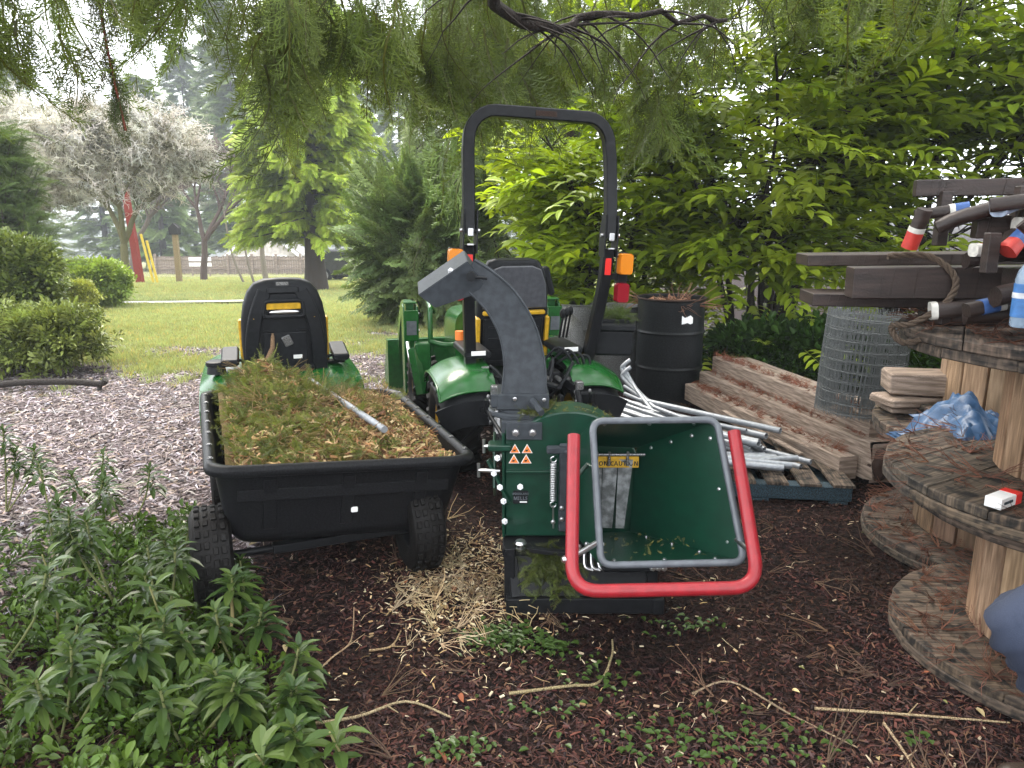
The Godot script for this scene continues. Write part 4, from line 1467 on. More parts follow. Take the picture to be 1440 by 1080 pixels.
# closed tube through corners with rounded bends
func loop_tube(g: G, cs: Array, bend: float, r: float, closed := true) -> void:
	var path := []
	var n := cs.size()
	for i in n:
		var p: Vector3 = cs[i]
		if not closed and (i == 0 or i == n - 1):
			path.append(p)
			continue
		var a: Vector3 = cs[(i - 1 + n) % n]
		var b: Vector3 = cs[(i + 1) % n]
		var s := p + (a - p).normalized() * bend
		var e := p + (b - p).normalized() * bend
		for k in 8:
			var t := k / 7.0
			path.append(s.lerp(p, t).lerp(p.lerp(e, t), t))
	if closed:
		path.append(path[0])
	g.tube(path, r, 12, not closed)

func chipper() -> void:
	var at := Vector3(0.27, 0, -3.05)
	var o := thing("wood_chipper", "dark green wood chipper with red handle bar and grey chute", "wood chipper", at)
	var T := Transform3D(Basis.IDENTITY, -at)
	# rotor housing
	var poly := PackedVector2Array([Vector2(-0.03, 0.26), Vector2(0.53, 0.26), Vector2(0.55, 0.45)])
	for k in 19:
		var a := deg_to_rad(lerpf(0.0, 128.0, k / 18.0))
		poly.append(Vector2(0.24 + cos(a) * 0.31, 0.5 + sin(a) * 0.31))
	poly.append(Vector2(-0.03, 0.735))
	var g := G.new()
	g.X = T * Transform3D(Basis.IDENTITY, Vector3(0, 0, -3.1))
	g.prism(poly, 0.19, 0.006)
	var hs := part(o, "rotor_housing", g, M.green_dark)
	# flange ribs along the seam of the housing
	g = G.new()
	g.X = T
	g.box(Vector3(0.1, 0.555, -3.0), Vector3(0.25, 0.012, 0.03), 0.003)
	g.box(Vector3(-0.036, 0.49, -3.06), Vector3(0.012, 0.46, 0.13), 0.003)
	part(hs, "seam_flange", g, M.green_dark)
	# hinge arm on the left
	g = G.new()
	g.X = T * Transform3D(Basis(Vector3.UP, PI / 2), Vector3(-0.075, 0.56, -3.1))
	g.prism(PackedVector2Array([Vector2(-0.1, -0.08), Vector2(0.02, -0.16), Vector2(0.08, -0.14), Vector2(0.1, 0.06), Vector2(0.06, 0.12), Vector2(-0.06, 0.12)]), 0.012, 0.003)
	g.X = T
	g.bar(Vector3(-0.1, 0.6, -3.02), Vector3(-0.01, 0.42, -2.99), 0.03, 0.012)
	g.box(Vector3(-0.05, 0.66, -3.02), Vector3(0.1, 0.03, 0.08), 0.008)
	part(o, "hinge_bracket", g, M.green_dark)
	g = G.new()
	g.X = T
	for q in [Vector3(-0.06, 0.62, -2.98), Vector3(-0.075, 0.55, -2.99), Vector3(-0.05, 0.49, -2.985), Vector3(-0.035, 0.43, -2.98), Vector3(-0.03, 0.34, -2.98), Vector3(0.035, 0.49, -2.99)]: g.bolt(q, Vector3(-0.2, 0.2, 1), 0.009, 0.02)
	for q in [Vector3(-0.14, 0.56, -3.0), Vector3(-0.12, 0.64, -3.08)]:
		g.tube([q, q + Vector3(0.09, 0.0, 0.01)], 0.008, 7)
		g.tube([q + Vector3(0, -0.03, 0), q + Vector3(0, 0.03, 0)], 0.007, 7)
	part(o, "fastener", g, M.chrome)
	# warning triangles
	for k in 4:
		var c := Vector3(0.012 + 0.051 * (k % 2) - 0.004 * (k / 2), 0.653 - 0.045 * (k / 2), -2.9995)
		var w := G.new()
		w.X = T * Transform3D(Basis.IDENTITY, c)
		w.prism(PackedVector2Array([Vector2(-0.0225, -0.018), Vector2(0.0225, -0.018), Vector2(0.0, 0.022)]), 0.0015)
		var tri := part(o, "warning_triangle", w, M.white)
		w = G.new()
		w.X = T * Transform3D(Basis.IDENTITY, c + Vector3(0, 0, 0.0012))
		w.prism(PackedVector2Array([Vector2(-0.018, -0.0155), Vector2(0.018, -0.0155), Vector2(0.0, 0.017)]), 0.0015)
		part(tri, "orange_field", w, M.orange)
		w = G.new()
		w.X = T
		w.ball(c + Vector3(-0.002, -0.006, 0.0022), Vector3(0.006, 0.004, 0.0006), 8, 4)
		w.bar(c + Vector3(-0.006, -0.011, 0.0022), c + Vector3(0.007, 0.001, 0.0022), 0.0028, 0.001, 0.0)
		part(tri, "pictogram", w, M.print)
	# maker's plate
	g = G.new()
	g.X = T
	g.box(Vector3(0.036, 0.44, -3.0), Vector3(0.062, 0.058, 0.006), 0.002)
	var pl := part(o, "maker_plate", g, M.black_plastic)
	text_on(pl, "lettering", "WOODLAND", 0.0125, Vector3(0.036, 0.4565, -2.9955) - at, M.grey_rim)
	text_on(pl, "lettering", "MILLS", 0.021, Vector3(0.036, 0.4365, -2.9955) - at, M.grey_rim)
	g = G.new()
	g.X = T
	g.box(Vector3(0.048, 0.42, -2.9965), Vector3(0.03, 0.006, 0.002), 0.0)
	part(pl, "underline", g, M.white)
	# release arm, spring and cross shaft
	g = G.new()
	g.X = T
	g.box(Vector3(0.212, 0.5, -2.95), Vector3(0.038, 0.38, 0.03), 0.006)
	g.box(Vector3(0.186, 0.665, -2.95), Vector3(0.09, 0.03, 0.035), 0.006)
	g.tube([Vector3(0.19, 0.66, -2.96), Vector3(0.31, 0.655, -2.9)], 0.016, 10)
	part(o, "release_arm", g, M.grey_paint)
	g = G.new()
	g.X = T
	var coil := []
	for k in 221:
		var t := k / 220.0
		coil.append(Vector3(0.17 + cos(t * TAU * 22) * 0.0125, 0.615 - 0.165 * t, -2.93 + sin(t * TAU * 22) * 0.0125))
	g.tube(coil, 0.0034, 5)
	for s in [[0.63, 0.012], [0.435, -0.012]]:
		var hk := []
		for k in 11: hk.append(Vector3(0.17 + cos(TAU * k / 12.0 + 1.5) * 0.012, s[0] + sin(TAU * k / 12.0 + 1.5) * 0.012, -2.93))
		g.tube(hk, 0.0034, 5)
	g.tube([Vector3(0.17, 0.43, -2.93), Vector3(0.172, 0.33, -2.93)], 0.004, 6)
	for q in [Vector3(0.17, 0.36, -2.925), Vector3(0.205, 0.42, -2.93), Vector3(0.206, 0.37, -2.93)]: g.bolt(q, Vector3(0, 0, 1), 0.007, 0.01)
	part(o, "return_spring", g, M.chrome)
	# feed hopper: four plates flaring from the throat
	var ti := [Vector3(0.255, 0.67, -3.0), Vector3(0.52, 0.66, -3.0), Vector3(0.5, 0.295, -2.97), Vector3(0.27, 0.285, -2.97)]
	var ri := [Vector3(0.30, 0.85, -2.72), Vector3(0.771, 0.85, -2.74), Vector3(0.834, 0.386, -2.5), Vector3(0.319, 0.374, -2.5)]
	var hop := Node3D.new()
	hop.name = "feed_hopper"
	o.add_child(hop)
	for k in 4:
		var j := (k + 1) % 4
		var w := G.new()
		w.X = T
		slab(w, ti[k], ri[k], ri[j], ti[j], 0.005)
		part(hop, "hopper_plate", w, M.green_dark)
	var rm := G.new()
	rm.X = T
	loop_tube(rm, ri, 0.045, 0.0135)
	part(hop, "rim_tube", rm, M.grey_rim)
	var bt := G.new()
	bt.X = T
	for k in 4:
		var j := (k + 1) % 4
		var m: Vector3 = (ri[j] - ti[k]).cross(ri[k] - ti[j]).normalized()
		var mid: Vector3 = (ti[0] + ti[2] + ri[0] + ri[2]) * 0.25
		if m.dot(mid - ti[k]) < 0: m = -m
		for e in [0.12, 0.5, 0.88]:
			bt.bolt(ri[k].lerp(ri[j], e).lerp(ti[k].lerp(ti[j], e), 0.1) + m * 0.003, m, 0.006, 0.006)
		for e in [0.3, 0.55, 0.8]:
			bt.bolt(ri[k].lerp(ti[k], e).lerp(ri[j].lerp(ti[j], e), 0.06) + m * 0.003, m, 0.006, 0.006)
	part(hop, "hopper_bolts", bt, M.chrome)
	# rubber flap and caution strip over the throat
	g = G.new()
	g.X = T
	for k in 3:
		var x0 := 0.31 + 0.062 * k
		var rows := []
		for q in 7:
			var t := q / 6.0
			var z := -2.955 + 0.012 * sin(t * 3 + k) + 0.006 * k
			rows.append(PackedVector3Array([Vector3(x0, 0.63 - 0.31 * t, z), Vector3(x0 + 0.06 - 0.012 * t * k, 0.63 - 0.31 * t, z + 0.003)]))
		g.grid(rows)
	part(hop, "rubber_flap", g, M.flap)
	g = G.new()
	g.X = T
	g.box(Vector3(0.4, 0.618, -2.935), Vector3(0.235, 0.048, 0.006), 0.001)
	var cs := part(hop, "caution_strip", g, M.yellow)
	text_on(cs, "lettering", "CAUTION", 0.026, Vector3(0.335, 0.612, -2.9312) - at, M.print)
	text_on(cs, "lettering", "CAUTION", 0.026, Vector3(0.458, 0.612, -2.9312) - at, M.print)
	g = G.new()
	g.X = T
	for x in [0.345, 0.395, 0.47]: g.tube([Vector3(x, 0.665, -2.925), Vector3(x, 0.605, -2.925)], 0.006, 7)
	g.tube([Vector3(0.32, 0.652, -2.925), Vector3(0.54, 0.652, -2.925)], 0.006, 7)
	part(hop, "flap_bolts", g, M.zinc)
	# red safety bar round the hopper
	g = G.new()
	g.X = T
	loop_tube(g, [Vector3(0.229, 0.807, -2.68), Vector3(0.203, 0.345, -2.36), Vector3(0.845, 0.36, -2.36), Vector3(0.826, 0.815, -2.7)], 0.1, 0.0235, false)
	part(o, "safety_bar", g, M.red)
	g = G.new()
	g.X = T
	g.tube([Vector3(0.205, 0.435, -2.43), Vector3(0.32, 0.445, -2.55)], 0.011, 9)
	g.tube([Vector3(0.84, 0.45, -2.43), Vector3(0.815, 0.45, -2.55)], 0.009, 9)
	g.bolt(Vector3(0.183, 0.435, -2.42), Vector3(-1, 0, 0.4), 0.01, 0.012)
	g.tube([Vector3(0.22, 0.655, -2.6), Vector3(0.3, 0.66, -2.8)], 0.008, 8)
	part(o, "bar_pivot", g, M.chrome)
	# discharge chute
	var ch := Node3D.new()
	ch.name = "discharge_chute"
	o.add_child(ch)
	g = G.new()
	g.X = T * Transform3D(Basis.IDENTITY, Vector3(0.035, 0.765, -3.17))
	g.lathe([Vector2(0.001, 0), Vector2(0.132, 0), Vector2(0.138, 0.006), Vector2(0.138, 0.018), Vector2(0.132, 0.024), Vector2(0.11, 0.024), Vector2(0.11, 0.034), Vector2(0.001, 0.034)], 40)
	part(ch, "turntable_flange", g, M.grey_paint)
	g = G.new()
	g.X = T
	g.box(Vector3(0.05, 0.73, -3.0), Vector3(0.15, 0.075, 0.012), 0.003)
	g.box(Vector3(0.04, 0.735, -3.12), Vector3(0.17, 0.07, 0.22), 0.006)
	part(ch, "neck", g, M.grey_paint)
	g = G.new()
	g.X = T
	for x in [0.015, 0.085]: g.bolt(Vector3(x, 0.725, -2.994), Vector3.BACK, 0.011, 0.012)
	for k in 6: g.bolt(Vector3(0.035 + cos(TAU * k / 6.0 + 0.4) * 0.124, 0.789, -3.17 + sin(TAU * k / 6.0 + 0.4) * 0.124), Vector3.UP, 0.007, 0.008)
	for q in [Vector3(-0.075, 0.845, -3.1), Vector3(0.135, 0.845, -3.08), Vector3(0.012, 0.85, -3.075)]: g.bolt(q, Vector3(0, 0, 1), 0.009, 0.012)
	part(ch, "chute_bolts", g, M.chrome)
	var cp := spline([Vector3(0.045, 0.79, -3.17), Vector3(0.052, 0.9, -3.18), Vector3(0.05, 1.0, -3.19), Vector3(0.02, 1.13, -3.2), Vector3(-0.045, 1.245, -3.2), Vector3(-0.12, 1.32, -3.2), Vector3(-0.19, 1.372, -3.2)], 4)
	var sc := []
	for k in cp.size():
		var t := k / float(cp.size() - 1)
		sc.append(Vector2(lerpf(0.195, 0.115, t), lerpf(0.18, 0.14, t)))
	g = G.new()
	g.X = T
	g.sweep(cp, PackedVector2Array([Vector2(-0.5, -0.5), Vector2(0.5, -0.5), Vector2(0.5, 0.5), Vector2(-0.5, 0.5)]), sc, Vector3.BACK)
	var fr := G.frames(cp, Vector3.BACK)
	for c in [[-0.5, -0.5], [0.5, -0.5], [0.5, 0.5], [-0.5, 0.5]]:
		var lip := []
		for k in cp.size(): lip.append(cp[k] + fr[k].x * c[0] * sc[k].x + fr[k].y * c[1] * sc[k].y)
		g.tube(lip, 0.0045, 6)
	part(ch, "chute_duct", g, M.grey_paint)
	g = G.new()
	g.X = T
	g.box(Vector3(0.045, 0.835, -3.17), Vector3(0.222, 0.07, 0.2), 0.006)
	g.box(Vector3(-0.075, 0.84, -3.1), Vector3(0.03, 0.06, 0.06), 0.006)
	g.box(Vector3(0.14, 0.84, -3.1), Vector3(0.03, 0.05, 0.06), 0.006)
	g.tube([Vector3(0.085, 0.845, -3.06), Vector3(0.12, 0.815, -2.97)], 0.014, 9)
	part(ch, "clamp_collar", g, M.grey_paint)
	# deflector hood
	g = G.new()
	var ax := Vector3(0.83, 0.56, 0).normalized()
	var mid := Vector3(-0.25, 1.33, -3.2)
	var T2 := T * Transform3D(Basis(ax, 0.24), mid) * Transform3D(Basis.IDENTITY, -mid)
	var hood := PackedVector2Array([Vector2(-0.395, 1.3), Vector2(-0.195, 1.435), Vector2(-0.13, 1.345), Vector2(-0.155, 1.3), Vector2(-0.33, 1.245)])
	for s in [-0.09, 0.09]:
		g.X = T2 * Transform3D(Basis.IDENTITY, Vector3(0, 0, -3.2 + s))
		g.prism(hood, 0.006)
	g.X = T2
	slab(g, Vector3(-0.395, 1.3, -3.29), Vector3(-0.195, 1.435, -3.29), Vector3(-0.195, 1.435, -3.11), Vector3(-0.395, 1.3, -3.11), 0.006)
	slab(g, Vector3(-0.13, 1.345, -3.29), Vector3(-0.195, 1.435, -3.29), Vector3(-0.195, 1.435, -3.11), Vector3(-0.13, 1.345, -3.11), 0.006)
	part(ch, "deflector", g, M.grey_paint)
	g = G.new()
	g.X = T
	g.tube([Vector3(-0.165, 1.36, -3.1), Vector3(-0.165, 1.36, -3.05)], 0.02, 9)
	g.tube([Vector3(-0.165, 1.36, -3.06), Vector3(-0.1, 1.352, -3.06)], 0.006, 7)
	part(ch, "deflector_knob", g, M.black_plastic)
	g = G.new()
	g.X = T
	g.bolt(Vector3(-0.25, 1.38, -3.107), Vector3.BACK, 0.009, 0.008)
	part(ch, "deflector_bolt", g, M.chrome)
	# skid base
	g = G.new()
	g.X = T
	g.box(Vector3(0.3, 0.035, -2.84), Vector3(0.6, 0.07, 0.05), 0.006)
	g.box(Vector3(0.3, 0.035, -3.45), Vector3(0.6, 0.07, 0.05), 0.006)
	for x in [-0.0, 0.6]: g.box(Vector3(x, 0.035, -3.14), Vector3(0.05, 0.07, 0.66), 0.006)
	for x in [-0.01, 0.58]:
		for z in [-2.88, -3.4]: g.box(Vector3(x, 0.15, z), Vector3(0.045, 0.24, 0.045), 0.005)
	g.box(Vector3(0.28, 0.235, -3.15), Vector3(0.64, 0.035, 0.5), 0.005)
	g.bar(Vector3(0.0, 0.22, -2.9), Vector3(0.02, 0.03, -2.83), 0.04, 0.02)
	part(o, "skid_base", g, M.black_steel)
	g = G.new()
	g.X = T
	slab(g, Vector3(0.02, 0.225, -2.93), Vector3(0.56, 0.225, -2.93), Vector3(0.56, 0.06, -2.84), Vector3(0.02, 0.06, -2.84), 0.006)
	part(o, "front_guard", g, M.black_steel)
	# engine-side tank, fittings and latch under the hopper
	g = G.new()
	g.X = T
	g.box(Vector3(0.47, 0.27, -2.78), Vector3(0.24, 0.08, 0.12), 0.015)
	g.tube([Vector3(0.34, 0.25, -2.82), Vector3(0.6, 0.25, -2.82)], 0.045, 12)
	part(o, "feed_gearbox", g, M.black_plastic)
	g = G.new()
	g.X = T
	for k in 3:
		g.tube(spline([Vector3(0.29 + 0.028 * k, 0.29, -2.79), Vector3(0.29 + 0.028 * k, 0.245, -2.75), Vector3(0.32 + 0.028 * k, 0.23, -2.75)], 4), 0.0075, 7)
	for k in 3: g.bolt(Vector3(0.55 + 0.022 * k, 0.255, -2.72), Vector3.BACK, 0.009, 0.014)
	for k in 4: g.bolt(Vector3(0.26 + 0.03 * k, 0.345 + 0.01 * (k % 2), -2.72), Vector3.BACK, 0.007, 0.01)
	part(o, "pipe_fitting", g, M.chrome)
	g = G.new()
	g.X = T * Transform3D(Basis.IDENTITY, Vector3(0.035, 0.26, -2.9))
	g.lathe([Vector2(0.001, 0.03), Vector2(0.02, 0.028), Vector2(0.026, 0.018), Vector2(0.012, 0.014), Vector2(0.012, 0), Vector2(0.02, -0.004), Vector2(0.02, -0.012), Vector2(0.001, -0.012)], 16)
	part(o, "latch_knob", g, M.chrome)
	g = G.new()
	g.X = T
	g.bar(Vector3(0.06, 0.25, -2.9), Vector3(0.3, 0.27, -2.8), 0.03, 0.02)
	part(o, "latch_lever", g, M.black_steel)
	# chips and moss caught on the base, and on the flange
	var xf := []
	var cols := []
	R.seed = 901
	for k in 260:
		var t := absf(R.randfn(0, 0.5))
		if t > 1: continue
		var p := Vector3(0.16 + R.randfn(0, 0.055), lerpf(0.25, 0.07, t), lerpf(-2.93, -2.835, t) + 0.012)
		xf.append(aim(Vector3(rf(-1, 1), rf(-1, 0.4), rf(0, 0.8)), rf(0, 6), rf(0.06, 0.16), p - at))
		cols.append(tint(Color(1.1, 1.0, 0.6), 0.5))
	for k in 160:
		var a := rf(-0.6, 1.5)
		xf.append(aim(Vector3(rf(-1, 1), 0.1, rf(-1, 1)), rf(0, 6), rf(0.05, 0.1), Vector3(0.035 + cos(a) * rf(0.11, 0.135), 0.793, -3.17 + sin(a) * rf(0.11, 0.135)) - at))
		cols.append(tint(Color(1.3, 1.1, 0.7), 0.4))
	for k in 60:
		xf.append(aim(Vector3(rf(-1, 1), 0.1, rf(-1, 1)), rf(0, 6), rf(0.02, 0.05), Vector3(rf(0.3, 0.78), 0.385, rf(-2.75, -2.55)) - at))
		cols.append(tint(Color(3.0, 1.8, 1.4), 0.4))
	for k in 260:
		var a := rf(0.35, 2.2)
		xf.append(aim(Vector3(rf(-1, 1), 0.1, rf(-1, 1)), rf(0, 6), rf(0.012, 0.04), Vector3(0.24 + cos(a) * 0.312, 0.5 + sin(a) * 0.312, rf(-3.19, -3.01)) - at))
		cols.append(tint(Color(2.2, 1.5, 1.0), 0.4))
	spread(o, "caught_debris", S.cedar, M.cedar, xf, cols)

# ------------------------------------------------------------------ ride-on mower
func mower() -> void:
	var o := thing("ride_on_mower", "green ride-on mower with high black seat seen from behind", "ride-on mower", Vector3(-1.56, 0, -5.0), 19)
	# seat
	var st := Node3D.new()
	st.name = "seat"
	o.add_child(st)
	st.position = Vector3(0.03, 0.6, 0.14)
	st.rotation_degrees = Vector3(8, 0, 0)
	var g := G.new()
	loops(g, [[0.0, 0.235, 0.06, 0], [0.05, 0.26, 0.075, 0], [0.2, 0.268, 0.085, 0], [0.36, 0.262, 0.085, 0], [0.46, 0.245, 0.08, 0], [0.54, 0.215, 0.07, 0], [0.59, 0.175, 0.055, 0], [0.615, 0.12, 0.035, 0], [0.622, 0.05, 0.015, 0]], 4.0, 48)
	part(st, "seat_shell", g, M.black_plastic)
	g = G.new()
	# side bolsters and top brow moulded proud of the shell
	for s in [-1.0, 1.0]:
		g.sweep(spline([Vector3(s * 0.215, 0.03, 0.07), Vector3(s * 0.2, 0.25, 0.09), Vector3(s * 0.165, 0.42, 0.085), Vector3(s * 0.11, 0.55, 0.06)], 5), rr(0.085, 0.03, 0.012), null, Vector3.BACK, true, true)
	g.box(Vector3(0, 0.555, 0.055), Vector3(0.2, 0.05, 0.04), 0.015, Basis(Vector3.RIGHT, -0.35))
	part(st, "seat_moulding", g, M.black_plastic)
	g = G.new()
	g.box(Vector3(0, 0.595, 0.052), Vector3(0.075, 0.022, 0.006), 0.002, Basis(Vector3.RIGHT, -0.5))
	part(st, "seat_label", g, M.bin_grey)
	# hand hole: frame, dark well, yellow cushion showing through
	g = G.new()
	loop_tube(g, [Vector3(-0.125, 0.395, 0.095), Vector3(0.125, 0.395, 0.095), Vector3(0.115, 0.495, 0.088), Vector3(-0.115, 0.495, 0.088)], 0.03, 0.013)
	part(st, "hand_hole_frame", g, M.black_plastic)
	g = G.new()
	g.box(Vector3(0, 0.46, 0.083), Vector3(0.21, 0.042, 0.012), 0.006)
	part(st, "cushion_back", g, M.yellow)
	g = G.new()
	g.ball(Vector3(0, 0.42, 0.085), Vector3(0.1, 0.018, 0.012))
	part(st, "hand_hole_lip", g, M.chrome)
	g = G.new()
	for s in [-1.0, 1.0]: g.bolt(Vector3(s * 0.185, 0.385, 0.097), Vector3.BACK, 0.007, 0.006)
	part(st, "seat_bolt", g, M.yellow)
	g = G.new()
	for s in [-1.0, 1.0]: g.box(Vector3(s * 0.265, 0.14, -0.05), Vector3(0.03, 0.42, 0.05), 0.012)
	part(st, "cushion_edge", g, M.yellow)
	g = G.new()
	g.box(Vector3(0, 0.15, 0.075), Vector3(0.27, 0.28, 0.03), 0.012)
	g.box(Vector3(-0.1, 0.3, 0.088), Vector3(0.06, 0.006, 0.012), 0.002)
	g.box(Vector3(0.1, 0.3, 0.088), Vector3(0.06, 0.006, 0.012), 0.002)
	part(st, "lower_panel", g, M.black_plastic)
	g = G.new()
	g.box(Vector3(0.01, 0.235, 0.095), Vector3(0.055, 0.07, 0.02), 0.012, Basis(Vector3.BACK, 0.4))
	part(st, "slide_latch", g, M.zinc)
	g = G.new()
	g.box(Vector3(0.07, 0.125, 0.094), Vector3(0.055, 0.025, 0.004), 0.001)
	part(st, "white_label", g, M.white)
	g = G.new()
	g.box(Vector3(0, -0.02, -0.2), Vector3(0.5, 0.12, 0.5), 0.05)
	part(st, "seat_cushion", g, M.yellow)
	for s in [-1.0, 1.0]:
		g = G.new()
		g.box(Vector3(s * 0.345, 0.1, -0.06), Vector3(0.11, 0.052, 0.3), 0.022)
		part(st, "armrest", g, M.black_plastic)
		g = G.new()
		g.tube([Vector3(s * 0.26, 0.09, 0.02), Vector3(s * 0.32, 0.1, 0.0)], 0.011, 7)
		part(st, "armrest_pivot", g, M.black_steel)
	# body
	g = G.new()
	var rows := []
	for i in 13:
		var u := i / 12.0
		var row := PackedVector3Array()
		for j in 25:
			var v := j / 12.0 - 1.0
			var edge := pow(absf(v), 6.0)
			var z := lerpf(0.42, -0.5, u)
			var end: float = pow(1.0 - u, 8.0)
			row.append(Vector3(v * 0.51, 0.62 - 0.09 * edge - 0.13 * end + 0.025 * (1.0 - pow(absf(absf(v) - 0.7) / 0.7, 2.0)), z - 0.05 * edge))
		rows.append(row)
	g.grid(rows)
	for i in [0]:
		var skirt := []
		for p in rows[0]: skirt.append(PackedVector3Array([p, p + Vector3(0, -0.13, 0.015)]))
		g.grid(skirt)
	for jj in [0, 24]:
		var skirt := []
		for r in rows: skirt.append(PackedVector3Array([r[jj], r[jj] + Vector3(0, -0.045, 0)]))
		g.grid(skirt)
	part(o, "fender_deck", g, M.green_deere)
	g = G.new()
	g.box(Vector3(0, 0.63, 0.1), Vector3(0.4, 0.04, 0.3), 0.01)
	g.box(Vector3(0, 0.36, -0.3), Vector3(0.34, 0.3, 1.3), 0.03)
	g.tube([Vector3(-0.4, 0.25, 0.05), Vector3(0.4, 0.25, 0.05)], 0.05, 10)
	g.tube([Vector3(-0.38, 0.19, -1.2), Vector3(0.38, 0.19, -1.2)], 0.03, 8)
	g.box(Vector3(0, 0.3, 0.5), Vector3(0.5, 0.2, 0.03), 0.01)
	part(o, "chassis", g, M.black_steel)
	g = G.new()
	g.X = Transform3D(Basis.IDENTITY, Vector3(-0.4, 0.62, 0.18))
	g.lathe([Vector2(0.06, 0), Vector2(0.055, 0.03), Vector2(0.052, 0.045), Vector2(0.062, 0.05), Vector2(0.062, 0.075), Vector2(0.05, 0.082), Vector2(0.001, 0.08)], 20)
	part(o, "fuel_cap", g, M.black_plastic)
	g = G.new()
	g.box(Vector3(0.33, 0.645, 0.12), Vector3(0.16, 0.02, 0.08), 0.006)
	part(o, "cup_tray", g, M.black_plastic)
	g = G.new()
	g.X = Transform3D(Basis(Vector3.RIGHT, -PI / 2), Vector3(0, 0.6, -0.75))
	loops(g, [[0.0, 0.25, 0.18, 0.0], [0.3, 0.25, 0.18, 0.0], [0.55, 0.23, 0.16, -0.01], [0.68, 0.16, 0.11, -0.03]], 4.0)
	part(o, "hood", g, M.green_deere)
	g = G.new()
	g.X = Transform3D(Basis(Vector3.RIGHT, 0.7), Vector3(0, 0.92, -0.55))
	var ring := []
	for k in 25: ring.append(Vector3(cos(TAU * k / 24.0) * 0.17, 0, sin(TAU * k / 24.0) * 0.17))
	g.tube(ring, 0.013, 7, false)
	g.tube([Vector3(0, 0, 0), Vector3(0, -0.32, 0)], 0.025, 8)
	g.tube([Vector3(-0.17, 0, 0), Vector3(0.17, 0, 0)], 0.011, 6)
	part(o, "steering_wheel", g, M.black_plastic)
	for s in [-1.0, 1.0]:
		tyre_on(o, Vector3(s * 0.38, 0.25, 0.05), 0.25, 0.22, 0.11, M.yellow, 22, true)
		tyre_on(o, Vector3(s * 0.38, 0.19, -1.2), 0.19, 0.15, 0.085, M.yellow, 18, true)
	# broken stick caught against the seat back
	var bs := thing("broken_stick", "broken bark stick caught against the mower seat back", "stick", Vector3(-1.57, 0.66, -4.72))
	g = G.new()
	g.col = Color(0.34, 0.22, 0.14)
	g.tube([Vector3(0.0, -0.06, 0.05), Vector3(0.01, 0.04, 0.0), Vector3(0.045, 0.12, -0.015), Vector3(0.05, 0.21, -0.02)], [0.02, 0.019, 0.016, 0.012], 6)
	part(bs, "stick_shaft", g, M.twig)

